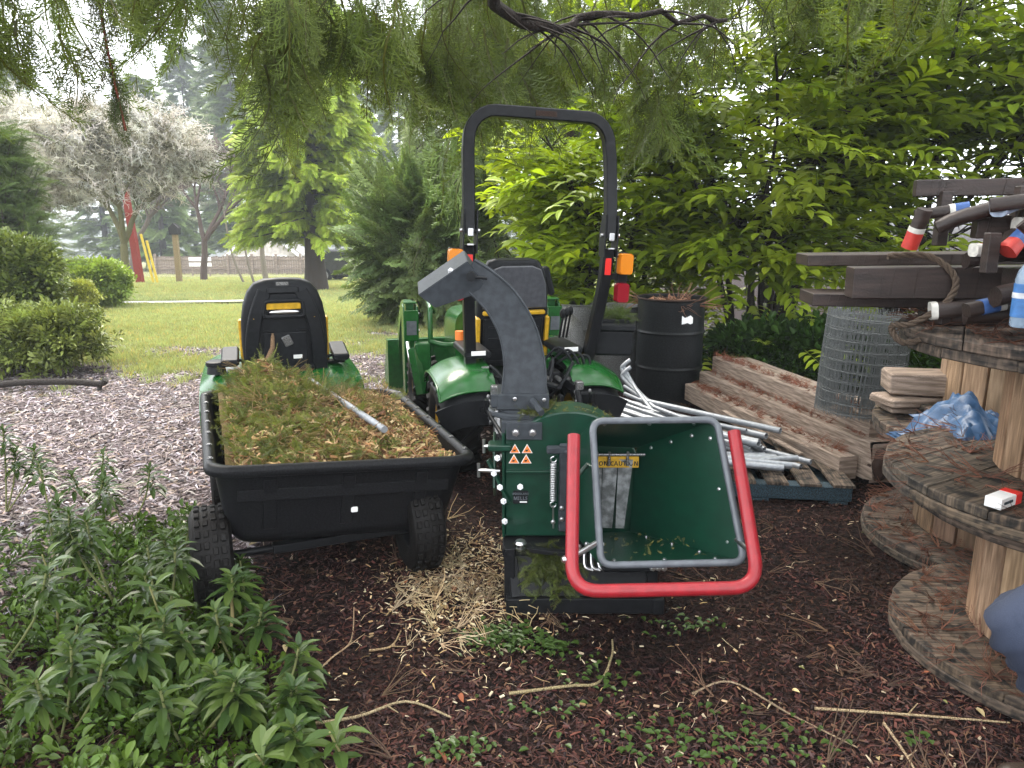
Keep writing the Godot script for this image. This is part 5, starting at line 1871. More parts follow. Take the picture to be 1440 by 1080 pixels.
# ------------------------------------------------------------------ tub cart with its load
func cart() -> void:
	var at := Vector3(-0.97, 0, -3.65)
	var yaw := 22.5
	var o := thing("garden_cart", "black plastic four wheeled garden cart heaped with chippings", "cart", at, yaw)
	var tub := Node3D.new()
	tub.name = "tub"
	o.add_child(tub)
	tub.rotation_degrees = Vector3(0, 0, -4.6)
	tub.position = Vector3(-0.025, 0.0, 0.01)
	tub.scale = Vector3(1.05, 1.0, 1.0)
	# half width, half length, height: outside up, over the rim, inside down
	var prof := [[0.36, 0.56, 0.225], [0.42, 0.62, 0.24], [0.455, 0.65, 0.29], [0.5, 0.695, 0.55], [0.535, 0.73, 0.562], [0.541, 0.736, 0.578], [0.537, 0.732, 0.6], [0.524, 0.719, 0.607], [0.506, 0.701, 0.604], [0.495, 0.69, 0.585], [0.44, 0.64, 0.3], [0.4, 0.6, 0.25]]
	var g := G.new()
	var rows := []
	for p in prof:
		var row := PackedVector3Array()
		for q in rr(p[0] * 2, p[1] * 2, 0.09, 6): row.append(Vector3(q.x, p[2], q.y))
		rows.append(row)
	var cut := [0, 3, 4, 9, 11]
	g.grid(rows.slice(0, 4), true)
	g.grid(rows.slice(3, 5), true)
	g.grid(rows.slice(4, 10), true)
	g.grid(rows.slice(9, 12), true)
	g.cap(rows[0]); g.cap(rows[-1])
	part(tub, "tub_shell", g, M.tub_plastic)
	# moulded ribs on the rear wall, drain plug
	g = G.new()
	for x in [-0.3, 0.0, 0.3]:
		g.bar(Vector3(x, 0.31, 0.652), Vector3(x, 0.54, 0.7), 0.05, 0.012)
	g.bar(Vector3(-0.42, 0.47, 0.686), Vector3(0.42, 0.47, 0.686), 0.014, 0.05)
	part(tub, "tub_rib", g, M.tub_plastic)
	g = G.new()
	g.box(Vector3(0.03, 0.375, 0.672), Vector3(0.028, 0.024, 0.012), 0.004)
	part(tub, "white_clip", g, M.white)
	g = G.new()
	for k in 7:
		for s in [-1.0, 1.0]:
			g.bolt(Vector3(s * 0.515, 0.607, -0.6 + 0.2 * k), Vector3.UP, 0.008, 0.006)
	part(tub, "rim_rivets", g, M.zinc)
	# chassis
	g = G.new()
	for z in [0.56, -0.52]:
		g.tube([Vector3(-0.52, 0.2, z), Vector3(0.46 if z < 0 else 0.35, 0.2, z)], 0.018, 8)
		g.box(Vector3(0, 0.2, z), Vector3(0.6, 0.04, 0.05), 0.005)
	g.box(Vector3(0, 0.19, 0), Vector3(0.06, 0.05, 1.1), 0.005)
	g.bar(Vector3(0, 0.22, -0.55), Vector3(0.05, 0.3, -1.15), 0.04, 0.04)
	part(o, "chassis", g, M.black_steel)
	for s in [-1.0, 1.0]:
		tyre_on(o, Vector3(-0.54 if s < 0 else 0.35, 0.21, 0.56), 0.21, 0.16, 0.1, M.black_steel, 26, true)
		tyre_on(o, Vector3(s * 0.46, 0.195, -0.52), 0.195, 0.14, 0.1, M.black_steel, 26, true)
	# load: heaped chippings
	var ld := thing("chippings_load", "heap of cedar chippings and green sprigs filling the cart", "wood chips", at, yaw)
	ld.rotation_degrees = Vector3(0, yaw, -4.6)
	ld.scale = Vector3(1.04, 1.0, 1.0)
	R.seed = 931
	g = G.new()
	var rws := []
	for i in 41:
		var row := PackedVector3Array()
		for j in 31:
			var x := lerpf(-0.485, 0.485, j / 30.0)
			var z := lerpf(0.68, -0.68, i / 40.0)
			row.append(Vector3(x, heap(x, z), z))
		rws.append(row)
	g.grid(rws)
	g.col = Color.WHITE
	for i in g.v.size():
		var f := NZ.get_noise_3d(g.v[i].x * 900, 0, g.v[i].z * 900) * 0.5 + 0.5
		g.c[i] = Color(0.16, 0.12, 0.05).lerp(Color(0.27, 0.19, 0.09), f)
	part(ld, "heap_core", g, M.twig)
	var chip := G.new()
	chip.box(Vector3.ZERO, Vector3(0.034, 0.003, 0.011), 0.001, Basis(Vector3.BACK, 0.2))
	var strip := G.new()
	strip.quad(Vector3(-0.03, 0, -0.003), Vector3(0.0, 0.006, -0.003), Vector3(0.0, 0.006, 0.003), Vector3(-0.03, 0, 0.003))
	strip.quad(Vector3(0, 0.006, -0.003), Vector3(0.03, 0, -0.002), Vector3(0.03, 0, 0.002), Vector3(0, 0.006, 0.003))
	var xa := []
	var ca := []
	var xb := []
	var cb := []
	for k in 12000:
		var x := rf(-0.45, 0.45)
		var z := rf(-0.64, 0.63)
		var green := sm(-0.25, 0.3, -x + 0.5 * NZ.get_noise_2d(x * 400, z * 400) - 0.12 * z)
		var p := Vector3(x, heap(x, z) + rf(0.0, 0.018), z)
		var t := aim(Vector3(rf(-1, 1), rf(-0.5, 0.5), rf(-1, 1)), rf(0, 6), rf(0.5, 1.3), p)
		if R.randf() < green * 0.33:
			t = aim(Vector3(rf(-1, 1), rf(-0.3, 0.5), rf(-1, 1)), rf(0, 6), rf(0.08, 0.2), p)
			xb.append(t); cb.append(tint(Color(1.55, 1.3, 0.6), 0.6))
		else:
			xa.append(t); ca.append(tint([Color(0.42, 0.27, 0.13), Color(0.33, 0.17, 0.08), Color(0.5, 0.38, 0.2), Color(0.2, 0.2, 0.06), Color(0.17, 0.09, 0.05)][R.randi() % 5], 0.3))
	spread(ld, "chippings", [chip.mesh(), strip.mesh()], M.litter, xa, ca)
	spread(ld, "green_sprigs", S.cedar, M.cedar, xb, cb)
	var xs := []
	var cs := []
	for k in 110:
		var x := rf(-0.4, 0.38)
		var z := rf(-0.55, 0.5)
		xs.append(aim(Vector3(rf(-1, 1), rf(-0.1, 0.3), rf(-1, 1)), rf(0, 6), rf(0.12, 0.3), Vector3(x, heap(x, z) + 0.012, z)))
		cs.append(tint(Color(0.36, 0.25, 0.12), 0.35))
	spread(ld, "broken_twigs", S.twigs, M.twig, xs, cs)
	# metal pole lying on the load
	var pl := thing("metal_pole", "grey metal pole lying on the chippings in the cart", "pole", Vector3(-0.6, 0.62, -3.3))
	g = G.new()
	g.tube([Vector3(-0.54, 0.075, -0.85), Vector3(0.02, 0.03, 0.0)], 0.0165, 12)
	part(pl, "pole_shaft", g, M.galv)

func heap(x: float, z: float) -> float:
	var e: float = min(0.485 - absf(x), 0.68 - absf(z))
	var y := 0.54 + 0.05 * sm(0.0, 0.25, e)
	y += 0.17 * exp(-(pow((x + 0.27) / 0.19, 2) + pow((z + 0.5) / 0.24, 2)))
	y += 0.08 * exp(-(pow((x + 0.2) / 0.3, 2) + pow((z + 0.1) / 0.4, 2)))
	y += 0.06 * exp(-(pow((x - 0.2) / 0.22, 2) + pow((z + 0.1) / 0.4, 2)))
	return y + NZ.get_noise_2d(x * 420, z * 420) * 0.06 + NZ.get_noise_2d(x * 1500, z * 1500) * 0.015

# ------------------------------------------------------------------ drums
func drum(called: String, label: String, at: Vector3, r: float, h: float, m: Material, ribs: Array, group := "") -> Node3D:
	var o := thing(called, label, "drum", at, rf(0, 90), group)
	var prof := [Vector2(0.001, 0.02), Vector2(r - 0.01, 0.02), Vector2(r + 0.006, 0.0), Vector2(r + 0.008, 0.012), Vector2(r, 0.025)]
	for y in ribs:
		prof.append_array([Vector2(r, y - 0.022), Vector2(r + 0.007, y - 0.01), Vector2(r + 0.011, y), Vector2(r + 0.007, y + 0.01), Vector2(r, y + 0.022)])
	prof.append_array([Vector2(r, h - 0.02), Vector2(r + 0.008, h - 0.01), Vector2(r + 0.009, h), Vector2(r - 0.004, h + 0.002), Vector2(r - 0.008, h - 0.02), Vector2(r - 0.008, h * 0.7), Vector2(0.001, h * 0.69)])
	var g := G.new()
	g.lathe(prof, 48)
	part(o, "shell", g, m)
	return o

func drums() -> void:
	var o := drum("oil_drum", "black ribbed steel drum full of leaves behind tractor", Vector3(1.4, 0, -6.62), 0.29, 0.9, M.drum, [0.3, 0.61])
	R.seed = 1001
	var g := G.new()
	g.X = Transform3D(Basis(Vector3.UP, deg_to_rad(-o.rotation_degrees.y)), Vector3.ZERO)
	var ring := []
	for k in 41: ring.append(Vector3(cos(TAU * k / 40.0) * 0.296, 0.9, sin(TAU * k / 40.0) * 0.296))
	g.tube(ring, 0.008, 6, false)
	part(o, "top_rim", g, M.rust)
	var lb := G.new()
	lb.X = g.X
	var rows := []
	for k in 5:
		var a := 1.45 - 0.09 * k
		rows.append(PackedVector3Array([Vector3(cos(a) * 0.2925, 0.7 + 0.006 * (k % 3), sin(a) * 0.2925), Vector3(cos(a) * 0.2925, 0.775 - 0.01 * ((k * 2) % 3), sin(a) * 0.2925)]))
	lb.grid(rows)
	part(o, "torn_label", lb, M.white)
	var xf := []
	var cols := []
	for k in 260:
		var a := rf(0, TAU)
		var q := 0.28 * sqrt(R.randf())
		xf.append(aim(Vector3(rf(-1, 1), rf(-0.3, 0.3), rf(-1, 1)), rf(0, 6), rf(0.25, 0.5), Vector3(cos(a) * q * 0.8, rf(0.84, 0.9) - q * 0.1, sin(a) * q)))
		cols.append(tint(Color(0.3, 0.16, 0.1), 0.4))
	spread(o, "leaf_fill", S.twigs, M.litter, xf.slice(0, 10), cols)
	spread(o, "leaf_litter", [S.lance, S.leaf], M.litter, xf.slice(10), cols)
	drum("metal_bin", "grey galvanised bin partly hidden by the black drum", Vector3(0.98, 0, -7.05), 0.22, 0.78, M.bin_grey, [0.5], "grey bins behind the tractor")
	drum("metal_bin", "grey galvanised bin just right of the tractor levers", Vector3(0.72, 0, -7.6), 0.22, 0.74, M.bin_grey, [0.5], "grey bins behind the tractor")
	# squared stone pillar stump beside them
	var st := thing("fieldstone", "rough grey stone standing between bins and tractor", "stone", Vector3(0.55, 0, -7.0), 20)
	g = G.new()
	g.ball(Vector3(0, 0.3, 0), Vector3(0.16, 0.34, 0.14), 14, 10)
	for i in g.v.size(): g.v[i] *= 1.0 + 0.25 * NZ.get_noise_3dv(g.v[i] * 500)
	part(st, "stone_body", g, M.bin_grey)

# ------------------------------------------------------------------ timbers, pallet, pipes, wire roll
# turns a thing so that its own x runs along a direction
func along(o: Node3D, d: Vector3) -> void:
	var x := d.normalized()
	var z := x.cross(Vector3.UP).normalized()
	o.basis = Basis(x, z.cross(x), z)

func timber(label: String, a: Vector3, b: Vector3, w: float, h: float, rot: bool) -> void:
	var o := thing("timber_beam", label, "beam", a, 0, "old timbers stacked on the right")
	var g := G.new()
	along(o, b - a)
	var z := Vector3.RIGHT
	var x := Vector3.UP.cross(z).normalized()
	var up := z.cross(x)
	var n := 40
	var sec := [Vector2(-0.5, 0), Vector2(-0.46, 0.0), Vector2(0.46, 0), Vector2(0.5, 0.04), Vector2(0.5, 0.95), Vector2(0.46, 1), Vector2(-0.46, 1), Vector2(-0.5, 0.95), Vector2(-0.5, 0.04)]
	var l := a.distance_to(b)
	for j in sec.size():
		var st := []
		for i in n + 1:
			var t := i / float(n)
			var row := PackedVector3Array()
			for q in [sec[j], sec[(j + 1) % sec.size()]]:
				var k := 1.0
				var p: Vector3 = z * l * t + x * q.x * w * k + up * q.y * h * k
				p += Vector3(1, 1, 1) * NZ.get_noise_3d(p.x * 160 + a.x * 999, p.y * 500, p.z * 160) * 0.003
				if rot and t > 0.93: p += Vector3(NZ.get_noise_3d(p.x * 900, p.y * 900, p.z * 900), NZ.get_noise_3d(p.x * 900, p.y * 900 + 99, p.z * 900), 0) * 0.06 * (t - 0.93) / 0.07
				row.append(p)
			st.append(row)
		g.grid(st)
	for e in [0.0, l]:
		var loop := PackedVector3Array()
		for q in sec: loop.append(z * e + x * q.x * w + up * q.y * h)
		g.cap(loop)
	part(o, "beam_body", g, M.timber)
	if rot:
		var r := G.new()
		r.ball(z * l + up * h * 0.45 - x * w * 0.1, Vector3(w * 0.44, h * 0.44, 0.05), 14, 8)
		for i in r.v.size(): r.v[i] += z * 0.05 * NZ.get_noise_3dv(r.v[i] * 1200) + x * 0.03 * NZ.get_noise_3dv(r.v[i] * 1500)
		part(o, "rotten_end", r, M.rust, "dark rotten hollow end of the beam")

func timber_stack() -> void:
	R.seed = 1101
	timber("front lowest weathered timber, next to the pipes", Vector3(1.54, 0.06, -6.3), Vector3(1.99, 0.07, -4.25), 0.12, 0.14, false)
	timber("second weathered timber with a rotten near end", Vector3(1.68, 0.06, -6.35), Vector3(2.16, 0.07, -4.2), 0.14, 0.235, true)
	timber("third timber up, its clean near end below the wire roll", Vector3(1.78, 0.28, -6.35), Vector3(2.2, 0.29, -4.35), 0.13, 0.145, false)
	timber("rearmost timber lying beneath the wire roll", Vector3(1.95, 0.28, -6.3), Vector3(2.36, 0.29, -4.2), 0.16, 0.14, true)
	timber("lower rear timber under the stack, near end rotten", Vector3(1.9, 0.06, -6.3), Vector3(2.38, 0.06, -4.15), 0.26, 0.2, true)
	# pale sticks slipped in front
	for k in 2:
		var o := thing("pale_stick", ["thin flat pale stick leaning on the front timber", "short flat pale stick by the rotten timber ends"][k], "stick", Vector3(1.6 + 0.2 * k, 0.18, -4.9 + 0.35 * k), 0, "pale sticks on the timbers")
		var g := G.new()
		g.bar(Vector3(-0.05, 0.02, -0.45 + 0.2 * k), Vector3(0.2, -0.03, 0.42 - 0.15 * k), 0.035, 0.016)
		part(o, "stick_shaft", g, M.timber)
	for k in 3:
		var o := thing("needle_litter", ["red needles strewn on the front timber's top", "red needles strewn on the second timber's top", "red needles strewn on the third timber's top"][k], "debris", [Vector3(1.76, 0.21, -5.3), Vector3(1.92, 0.305, -5.3), Vector3(1.99, 0.435, -5.4)][k], 0, "needles on the timbers")
		var xf := []
		var cols := []
		for q in 150:
			var t := rf(-1, 1)
			xf.append(aim(Vector3(rf(-1, 1), rf(-0.1, 0.15), rf(-1, 1)), rf(0, 6), rf(0.06, 0.16), Vector3(0.21 * t + rf(-0.05, 0.05), 0.006, 0.95 * t)))
			cols.append(tint(Color(0.2, 0.075, 0.045), 0.4))
		spread(o, "needles", S.twigs, M.litter, xf, cols)
	# blue pallet
	var p := thing("blue_pallet", "faded blue wooden pallet under the pipes and timbers", "pallet", Vector3(1.5, 0, -4.62), -8)
	for k in 3:
		var g := G.new()
		g.box(Vector3(0, 0.06, 0.5 - 0.5 * k), Vector3(1.0, 0.085, 0.09), 0.006)
		part(p, "stringer", g, M.pallet_blue)
	for k in 6:
		var g := G.new()
		g.box(Vector3(-0.45 + 0.18 * k, 0.112, 0), Vector3(0.12, 0.018, 1.12), 0.003)
		part(p, "deck_board", g, M.reel)
	for k in 3:
		var g := G.new()
		g.box(Vector3(-0.43 + 0.43 * k, 0.009, 0), Vector3(0.1, 0.016, 1.1), 0.003)
		part(p, "base_board", g, M.pallet_blue)
	# galvanised pipes
	R.seed = 1111
	var where := ["in the long bundle on the pallet", "in the fan of short pipe ends near the timbers"]
	for k in 30:
		var o := thing("galvanised_pipe", "straight grey galvanised pipe in the long bundle on the pallet", "pipe", Vector3(rf(1.0, 1.4), 0.135 + 0.03 * (k / 8), rf(-5.2, -4.75)), 0, "galvanised pipes on the pallet")
		var g := G.new()
		var yaw := rf(0.5, 0.86)
		var l := rf(0.5, 0.78)
		var d := Vector3(sin(yaw), rf(-0.08, 0.05), cos(yaw))
		var r: float = [0.0165, 0.021, 0.013][k % 3]
		pipe(g, -d * l, d * l * 0.9, r)
		part(o, "pipe_wall", g, M.galv)
	for k in 8:
		var o := thing("galvanised_pipe", "short grey pipe in the fan of ends by the front timber", "pipe", Vector3(rf(1.2, 1.42), 0.15 + 0.035 * (k / 3), -4.46 + 0.05 * k), 0, "short pipe ends by the timbers")
		var g := G.new()
		var yaw := rf(1.15, 1.75)
		var d := Vector3(sin(yaw), rf(-0.05, 0.08), cos(yaw))
		pipe(g, -d * 0.25, d * rf(0.2, 0.35), 0.0205)
		part(o, "pipe_wall", g, M.galv)
	for k in 6:
		var o := thing("bent_pipe", ["tall grey pipe leaning upright left of the black drum", "grey pipe with bent handle end leaning by the drum", "second grey bent pipe crossing the drum's base", "thin grey pipe leaning by the tractor fender", "grey pipe slanting across the heap's left side", "low grey pipe at the left foot of the heap"][k], "pipe", Vector3(0.98 + 0.04 * k, 0.1, -5.55 + 0.04 * k), 0, "bent pipes at the left end of the heap")
		var g := G.new()
		var e := Vector3(-0.1 - 0.04 * k, 0.34 - 0.05 * k, -0.35)
		var path := [Vector3(0.12 + 0.05 * k, 0.02, 0.5), e * 0.4 + Vector3(0.03, 0.04, 0), e]
		if k == 1 or k == 2: path.append_array([e + Vector3(0.01, 0.05, -0.02), e + Vector3(0.06, 0.09, -0.03)])
		g.tube(spline(path, 4), 0.016, 9)
		part(o, "pipe_wall", g, M.galv)
	# roll of wire fence standing on the timbers
	var w := thing("wire_fence_roll", "upright roll of galvanised wire fencing on the timbers", "wire roll", Vector3(2.09, 0.43, -4.45))
	w.rotation_degrees = Vector3(0, 0, -3)
	var hz := G.new()
	for y in 10:
		var path := []
		for k in 161:
			var t := k / 160.0
			var r := 0.24 - 0.085 * t + 0.006 * sin(k * 1.7 + y)
			path.append(Vector3(cos(t * TAU * 5) * r, 0.02 + 0.062 * y + 0.006 * sin(t * 40 + y), sin(t * TAU * 5) * r))
		hz.tube(path, 0.0024, 4)
	part(w, "line_wire", hz, M.wire)
	var vt := G.new()
	for k in 300:
		var t := k / 300.0
		var a := t * TAU * 5
		var r := 0.24 - 0.085 * t
		var b := rf(-0.02, 0.02)
		vt.tube([Vector3(cos(a) * r, 0.0, sin(a) * r), Vector3(cos(a + b) * (r + 0.004), 0.3, sin(a + b) * (r + 0.004)), Vector3(cos(a + b) * r, 0.6 + rf(0, 0.03), sin(a + b) * r)], 0.002, 3, false)
	part(w, "stay_wire", vt, M.wire)

func pipe(g: G, a: Vector3, b: Vector3, r: float) -> void:
	g.tube([a, b], r, 10, false)
	g.tube([a, b], r * 0.82, 10, false)
	var fr := G.frames([a, b])
	for e in [a, b]:
		var ro := PackedVector3Array()
		var ri := PackedVector3Array()
		for k in 10:
			var t := TAU * k / 10
			var q: Vector3 = fr[0].x * cos(t) + fr[0].y * sin(t)
			ro.append(e + q * r); ri.append(e + q * r * 0.82)
		g.grid([ro, ri], true)

# ------------------------------------------------------------------ cable reels
func flange(o: Node3D, r: float, y: float, th: float, turn: float, boards: int, tone: float) -> void:
	var circle := PackedVector2Array()
	for k in 56: circle.append(Vector2(cos(TAU * k / 56.0), sin(TAU * k / 56.0)) * r * (1.0 + 0.004 * sin(k * 2.3)))
	for k in boards:
		var x0 := lerpf(-r, r, k / float(boards)) + 0.002
		var x1 := lerpf(-r, r, (k + 1) / float(boards)) - 0.002
		var cut := Geometry2D.intersect_polygons(circle, PackedVector2Array([Vector2(x0, -2), Vector2(x1, -2), Vector2(x1, 2), Vector2(x0, 2)]))
		if cut.is_empty(): continue
		var g := G.new()
		g.col = tint(Color(1, 1, 1) * tone, 0.18)
		g.prism(cut[0], th, 0.004)
		var bd := part(o, "flange_board", g, M.reel)
		bd.transform = Transform3D(Basis(Vector3.UP, turn) * Basis(Vector3.RIGHT, -PI / 2), Vector3(0, y + th * 0.5 + rf(-0.002, 0.002), 0))
		var nl := G.new()
		var hl := sqrt(maxf(0.0, r * r - pow(maxf(absf(x0), absf(x1)), 2)))
		for e in 5:
			var ny := lerpf(-0.86, 0.86, e / 4.0) * hl + rf(-0.02, 0.02)
			for nx in [x0 + 0.035, x1 - 0.035]: nl.box(Vector3(nx, ny, th * 0.5), Vector3(0.009, 0.009, 0.004), 0.001)
		part(bd, "nail_head", nl, M.rust)

func reel(label: String, at: Vector3, r: float, core: float, h: float, th: float, turn: float, tan_core: float, tone: float) -> Node3D:
	var o := thing("cable_reel", label, "cable reel", at, 0, "wooden cable reels on the right")
	# each flange is two layers of boards crossing
	flange(o, r, 0.0, th * 0.5, turn, 6, tone)
	flange(o, r - 0.006, th * 0.5 + 0.001, th * 0.5, turn + 1.2, 6, tone)
	flange(o, r - 0.006, h - th, th * 0.5, turn + 0.5, 6, tone)
	flange(o, r, h - th * 0.5 + 0.001, th * 0.5, turn + 1.7, 6, tone)
	var n := 18
	for k in n:
		var a := TAU * k / n
		var g := G.new()
		g.col = tint(Color(1, 0.96, 0.9) * tan_core, 0.14)
		g.box(Vector3(0, (h) * 0.5, 0) + Vector3(cos(a), 0, sin(a)) * core, Vector3(0.035, h - th * 2 - 0.002, TAU * core / n - 0.004), 0.006, Basis(Vector3.UP, -a))
		part(o, "stave", g, M.stave)
	# through bolts
	var b := G.new()
	for k in 4:
		var a := TAU * k / 4 + 0.5
		b.bolt(Vector3(cos(a) * core * 0.75, h + 0.001, sin(a) * core * 0.75), Vector3.UP, 0.014, 0.014)
	part(o, "through_bolt", b, M.rust)
	return o

func litter_on(called: String, label: String, at: Vector3, r: float, n: int) -> void:
	var o := thing(called, label, "debris", at)
	var xf := []
	var cols := []
	for k in n:
		var a := rf(0, TAU)
		var q := r * sqrt(R.randf())
		xf.append(aim(Vector3(rf(-1, 1), rf(-0.1, 0.15), rf(-1, 1)), rf(0, 6), rf(0.08, 0.25), Vector3(cos(a) * q, 0.003, sin(a) * q)))
		cols.append(tint(Color(0.16, 0.075, 0.05), 0.5))
	spread(o, "needles", S.twigs, M.litter, xf, cols)

func reels() -> void:
	R.seed = 1201
	reel("nearest bottom cable reel with tan core, standing on the mulch", Vector3(2.08, 0.0, -2.55), 0.6, 0.31, 0.64, 0.075, 0.3, 0.95, 1.15)
	reel("upper near cable reel, its grey core carrying the lumber pile", Vector3(2.02, 0.645, -2.5), 0.65, 0.27, 0.575, 0.07, 0.9, 0.75, 0.9)
	reel("rear bottom cable reel under the blue tarp", Vector3(2.42, 0.0, -3.5), 0.62, 0.36, 0.62, 0.075, 0.1, 0.5, 0.9)
	reel("upper rear cable reel with tan core behind the tarp", Vector3(2.5, 0.625, -3.55), 0.5, 0.36, 0.6, 0.07, 0.7, 1.0, 0.7)
	litter_on("needle_litter", "brown needles lying on the nearest reel's bottom flange", Vector3(2.08, 0.08, -2.55), 0.58, 260)
	litter_on("needle_litter", "brown needles lying on the rear reel's bottom flange", Vector3(2.42, 0.08, -3.5), 0.6, 260)
	litter_on("needle_litter", "brown needles on the middle flange beside the tarp", Vector3(2.02, 0.72, -2.5), 0.62, 160)
	# split blocks between wire roll and tarp
	for k in 3:
		var o := thing("wood_block", ["thick pale timber block topmost beside the wire roll", "thin grey offcut under the pale block", "dark stained offcut at the bottom of the blocks"][k], "wood block", [Vector3(2.05, 0.725, -3.72), Vector3(2.02, 0.67, -3.7), Vector3(2.04, 0.63, -3.72)][k], [-14, 8, -4][k], "offcuts on the rear reel")
		var g := G.new()
		g.box(Vector3(0, [0.055, 0.024, 0.02][k], 0), Vector3([0.3, 0.34, 0.3][k], [0.11, 0.046, 0.036][k], 0.2), 0.012)
		for i in g.v.size(): g.v[i] += Vector3(1, 1, 1) * NZ.get_noise_3dv(g.v[i] * 700) * 0.012
		part(o, "block_body", g, M.timber)
	# folded blue tarpaulin
	var t := thing("blue_tarp", "crumpled faded blue tarpaulin bundled on the rear reel", "tarp", Vector3(1.98, 0.625, -3.1))
	for k in 5:
		var g := G.new()
		var rows := []
		var ww := 0.56 - 0.05 * k
		for i in 25:
			var row := PackedVector3Array()
			for j in 17:
				var u := i / 24.0 * 2 - 1
				var v := j / 16.0 * 2 - 1
				var peak := 0.1 * exp(-(pow((u + 0.25) / 0.4, 2) + pow((v + 0.1) / 0.7, 2))) * (1.0 if k >= 3 else 0.25)
				var y := 0.012 + 0.026 * k + peak + 0.06 * NZ.get_noise_3d(u * 150 + k * 77, v * 150, k * 31) + 0.035 * NZ.get_noise_3d(u * 460, v * 460 + k * 50, 3)
				y -= 0.06 * pow(max(absf(u), absf(v)), 6.0)
				row.append(Vector3(u * ww * 0.5 + 0.03 * NZ.get_noise_2d(v * 160 + k * 40, k * 90), max(0.006 + 0.006 * k, y), v * 0.2 + 0.04 * NZ.get_noise_2d(u * 160, k * 70)))
			rows.append(row)
		g.grid(rows)
		for i in g.v.size():
			var f := NZ.get_noise_3d(g.v[i].x * 300 + k * 20, g.v[i].y * 300, g.v[i].z * 300)
			g.c[i] = Color(1, 1, 1) if k % 2 == 0 and k < 4 else (Color(2.2, 1.6, 1.05) if f > -0.06 else Color(1.0, 1.0, 1.0))
		part(t, "tarp_fold", g, M.tarp)
	# small red and white box on the middle flange
	var bx := thing("small_carton", "small white carton with red end on middle flange", "carton", Vector3(1.52, 0.725, -2.2), 32)
	var g1 := G.new()
	g1.box(Vector3(0, 0.018, 0), Vector3(0.12, 0.034, 0.05), 0.002)
	part(bx, "carton_body", g1, M.white)
	g1 = G.new()
	g1.box(Vector3(0.045, 0.018, 0), Vector3(0.036, 0.037, 0.053), 0.002)
	part(bx, "red_end", g1, M.reflector_red)
	g1 = G.new()
	g1.box(Vector3(-0.02, 0.02, 0.026), Vector3(0.05, 0.008, 0.002), 0.0)
	part(bx, "blue_print", g1, M.pallet_blue)

# painted wooden peg: brown shaft with bands of colour at its end
func peg(label: String, a: Vector3, b: Vector3, r: float, bands: Array) -> void:
	var o := thing("painted_peg", label, "peg", a, 0, "painted wooden pegs in the lumber pile")
	var d := b - a
	var l := d.length()
	var u := d / l
	var sec := rr(r * 2, r * 1.8, r * 0.6, 3)
	var g := G.new()
	g.col = Color(1.5, 1.3, 1.2)
	var s := 0.0
	for q in bands: s += q[1]
	g.sweep([Vector3.ZERO, u * (l - s)], sec, null, Vector3.UP, true, true)
	part(o, "wood_shaft", g, M.dark_wood)
	var t := l - s
	for q in bands:
		var k := G.new()
		k.col = q[0]
		var f: float = q[2] if q.size() > 2 else 1.08
		k.sweep([u * t, u * (t + q[1])], sec, [Vector2(1.08, 1.08), Vector2(f, f)], Vector3.UP, true, true)
		part(o, "painted_band", k, M.paint)
		t += q[1]

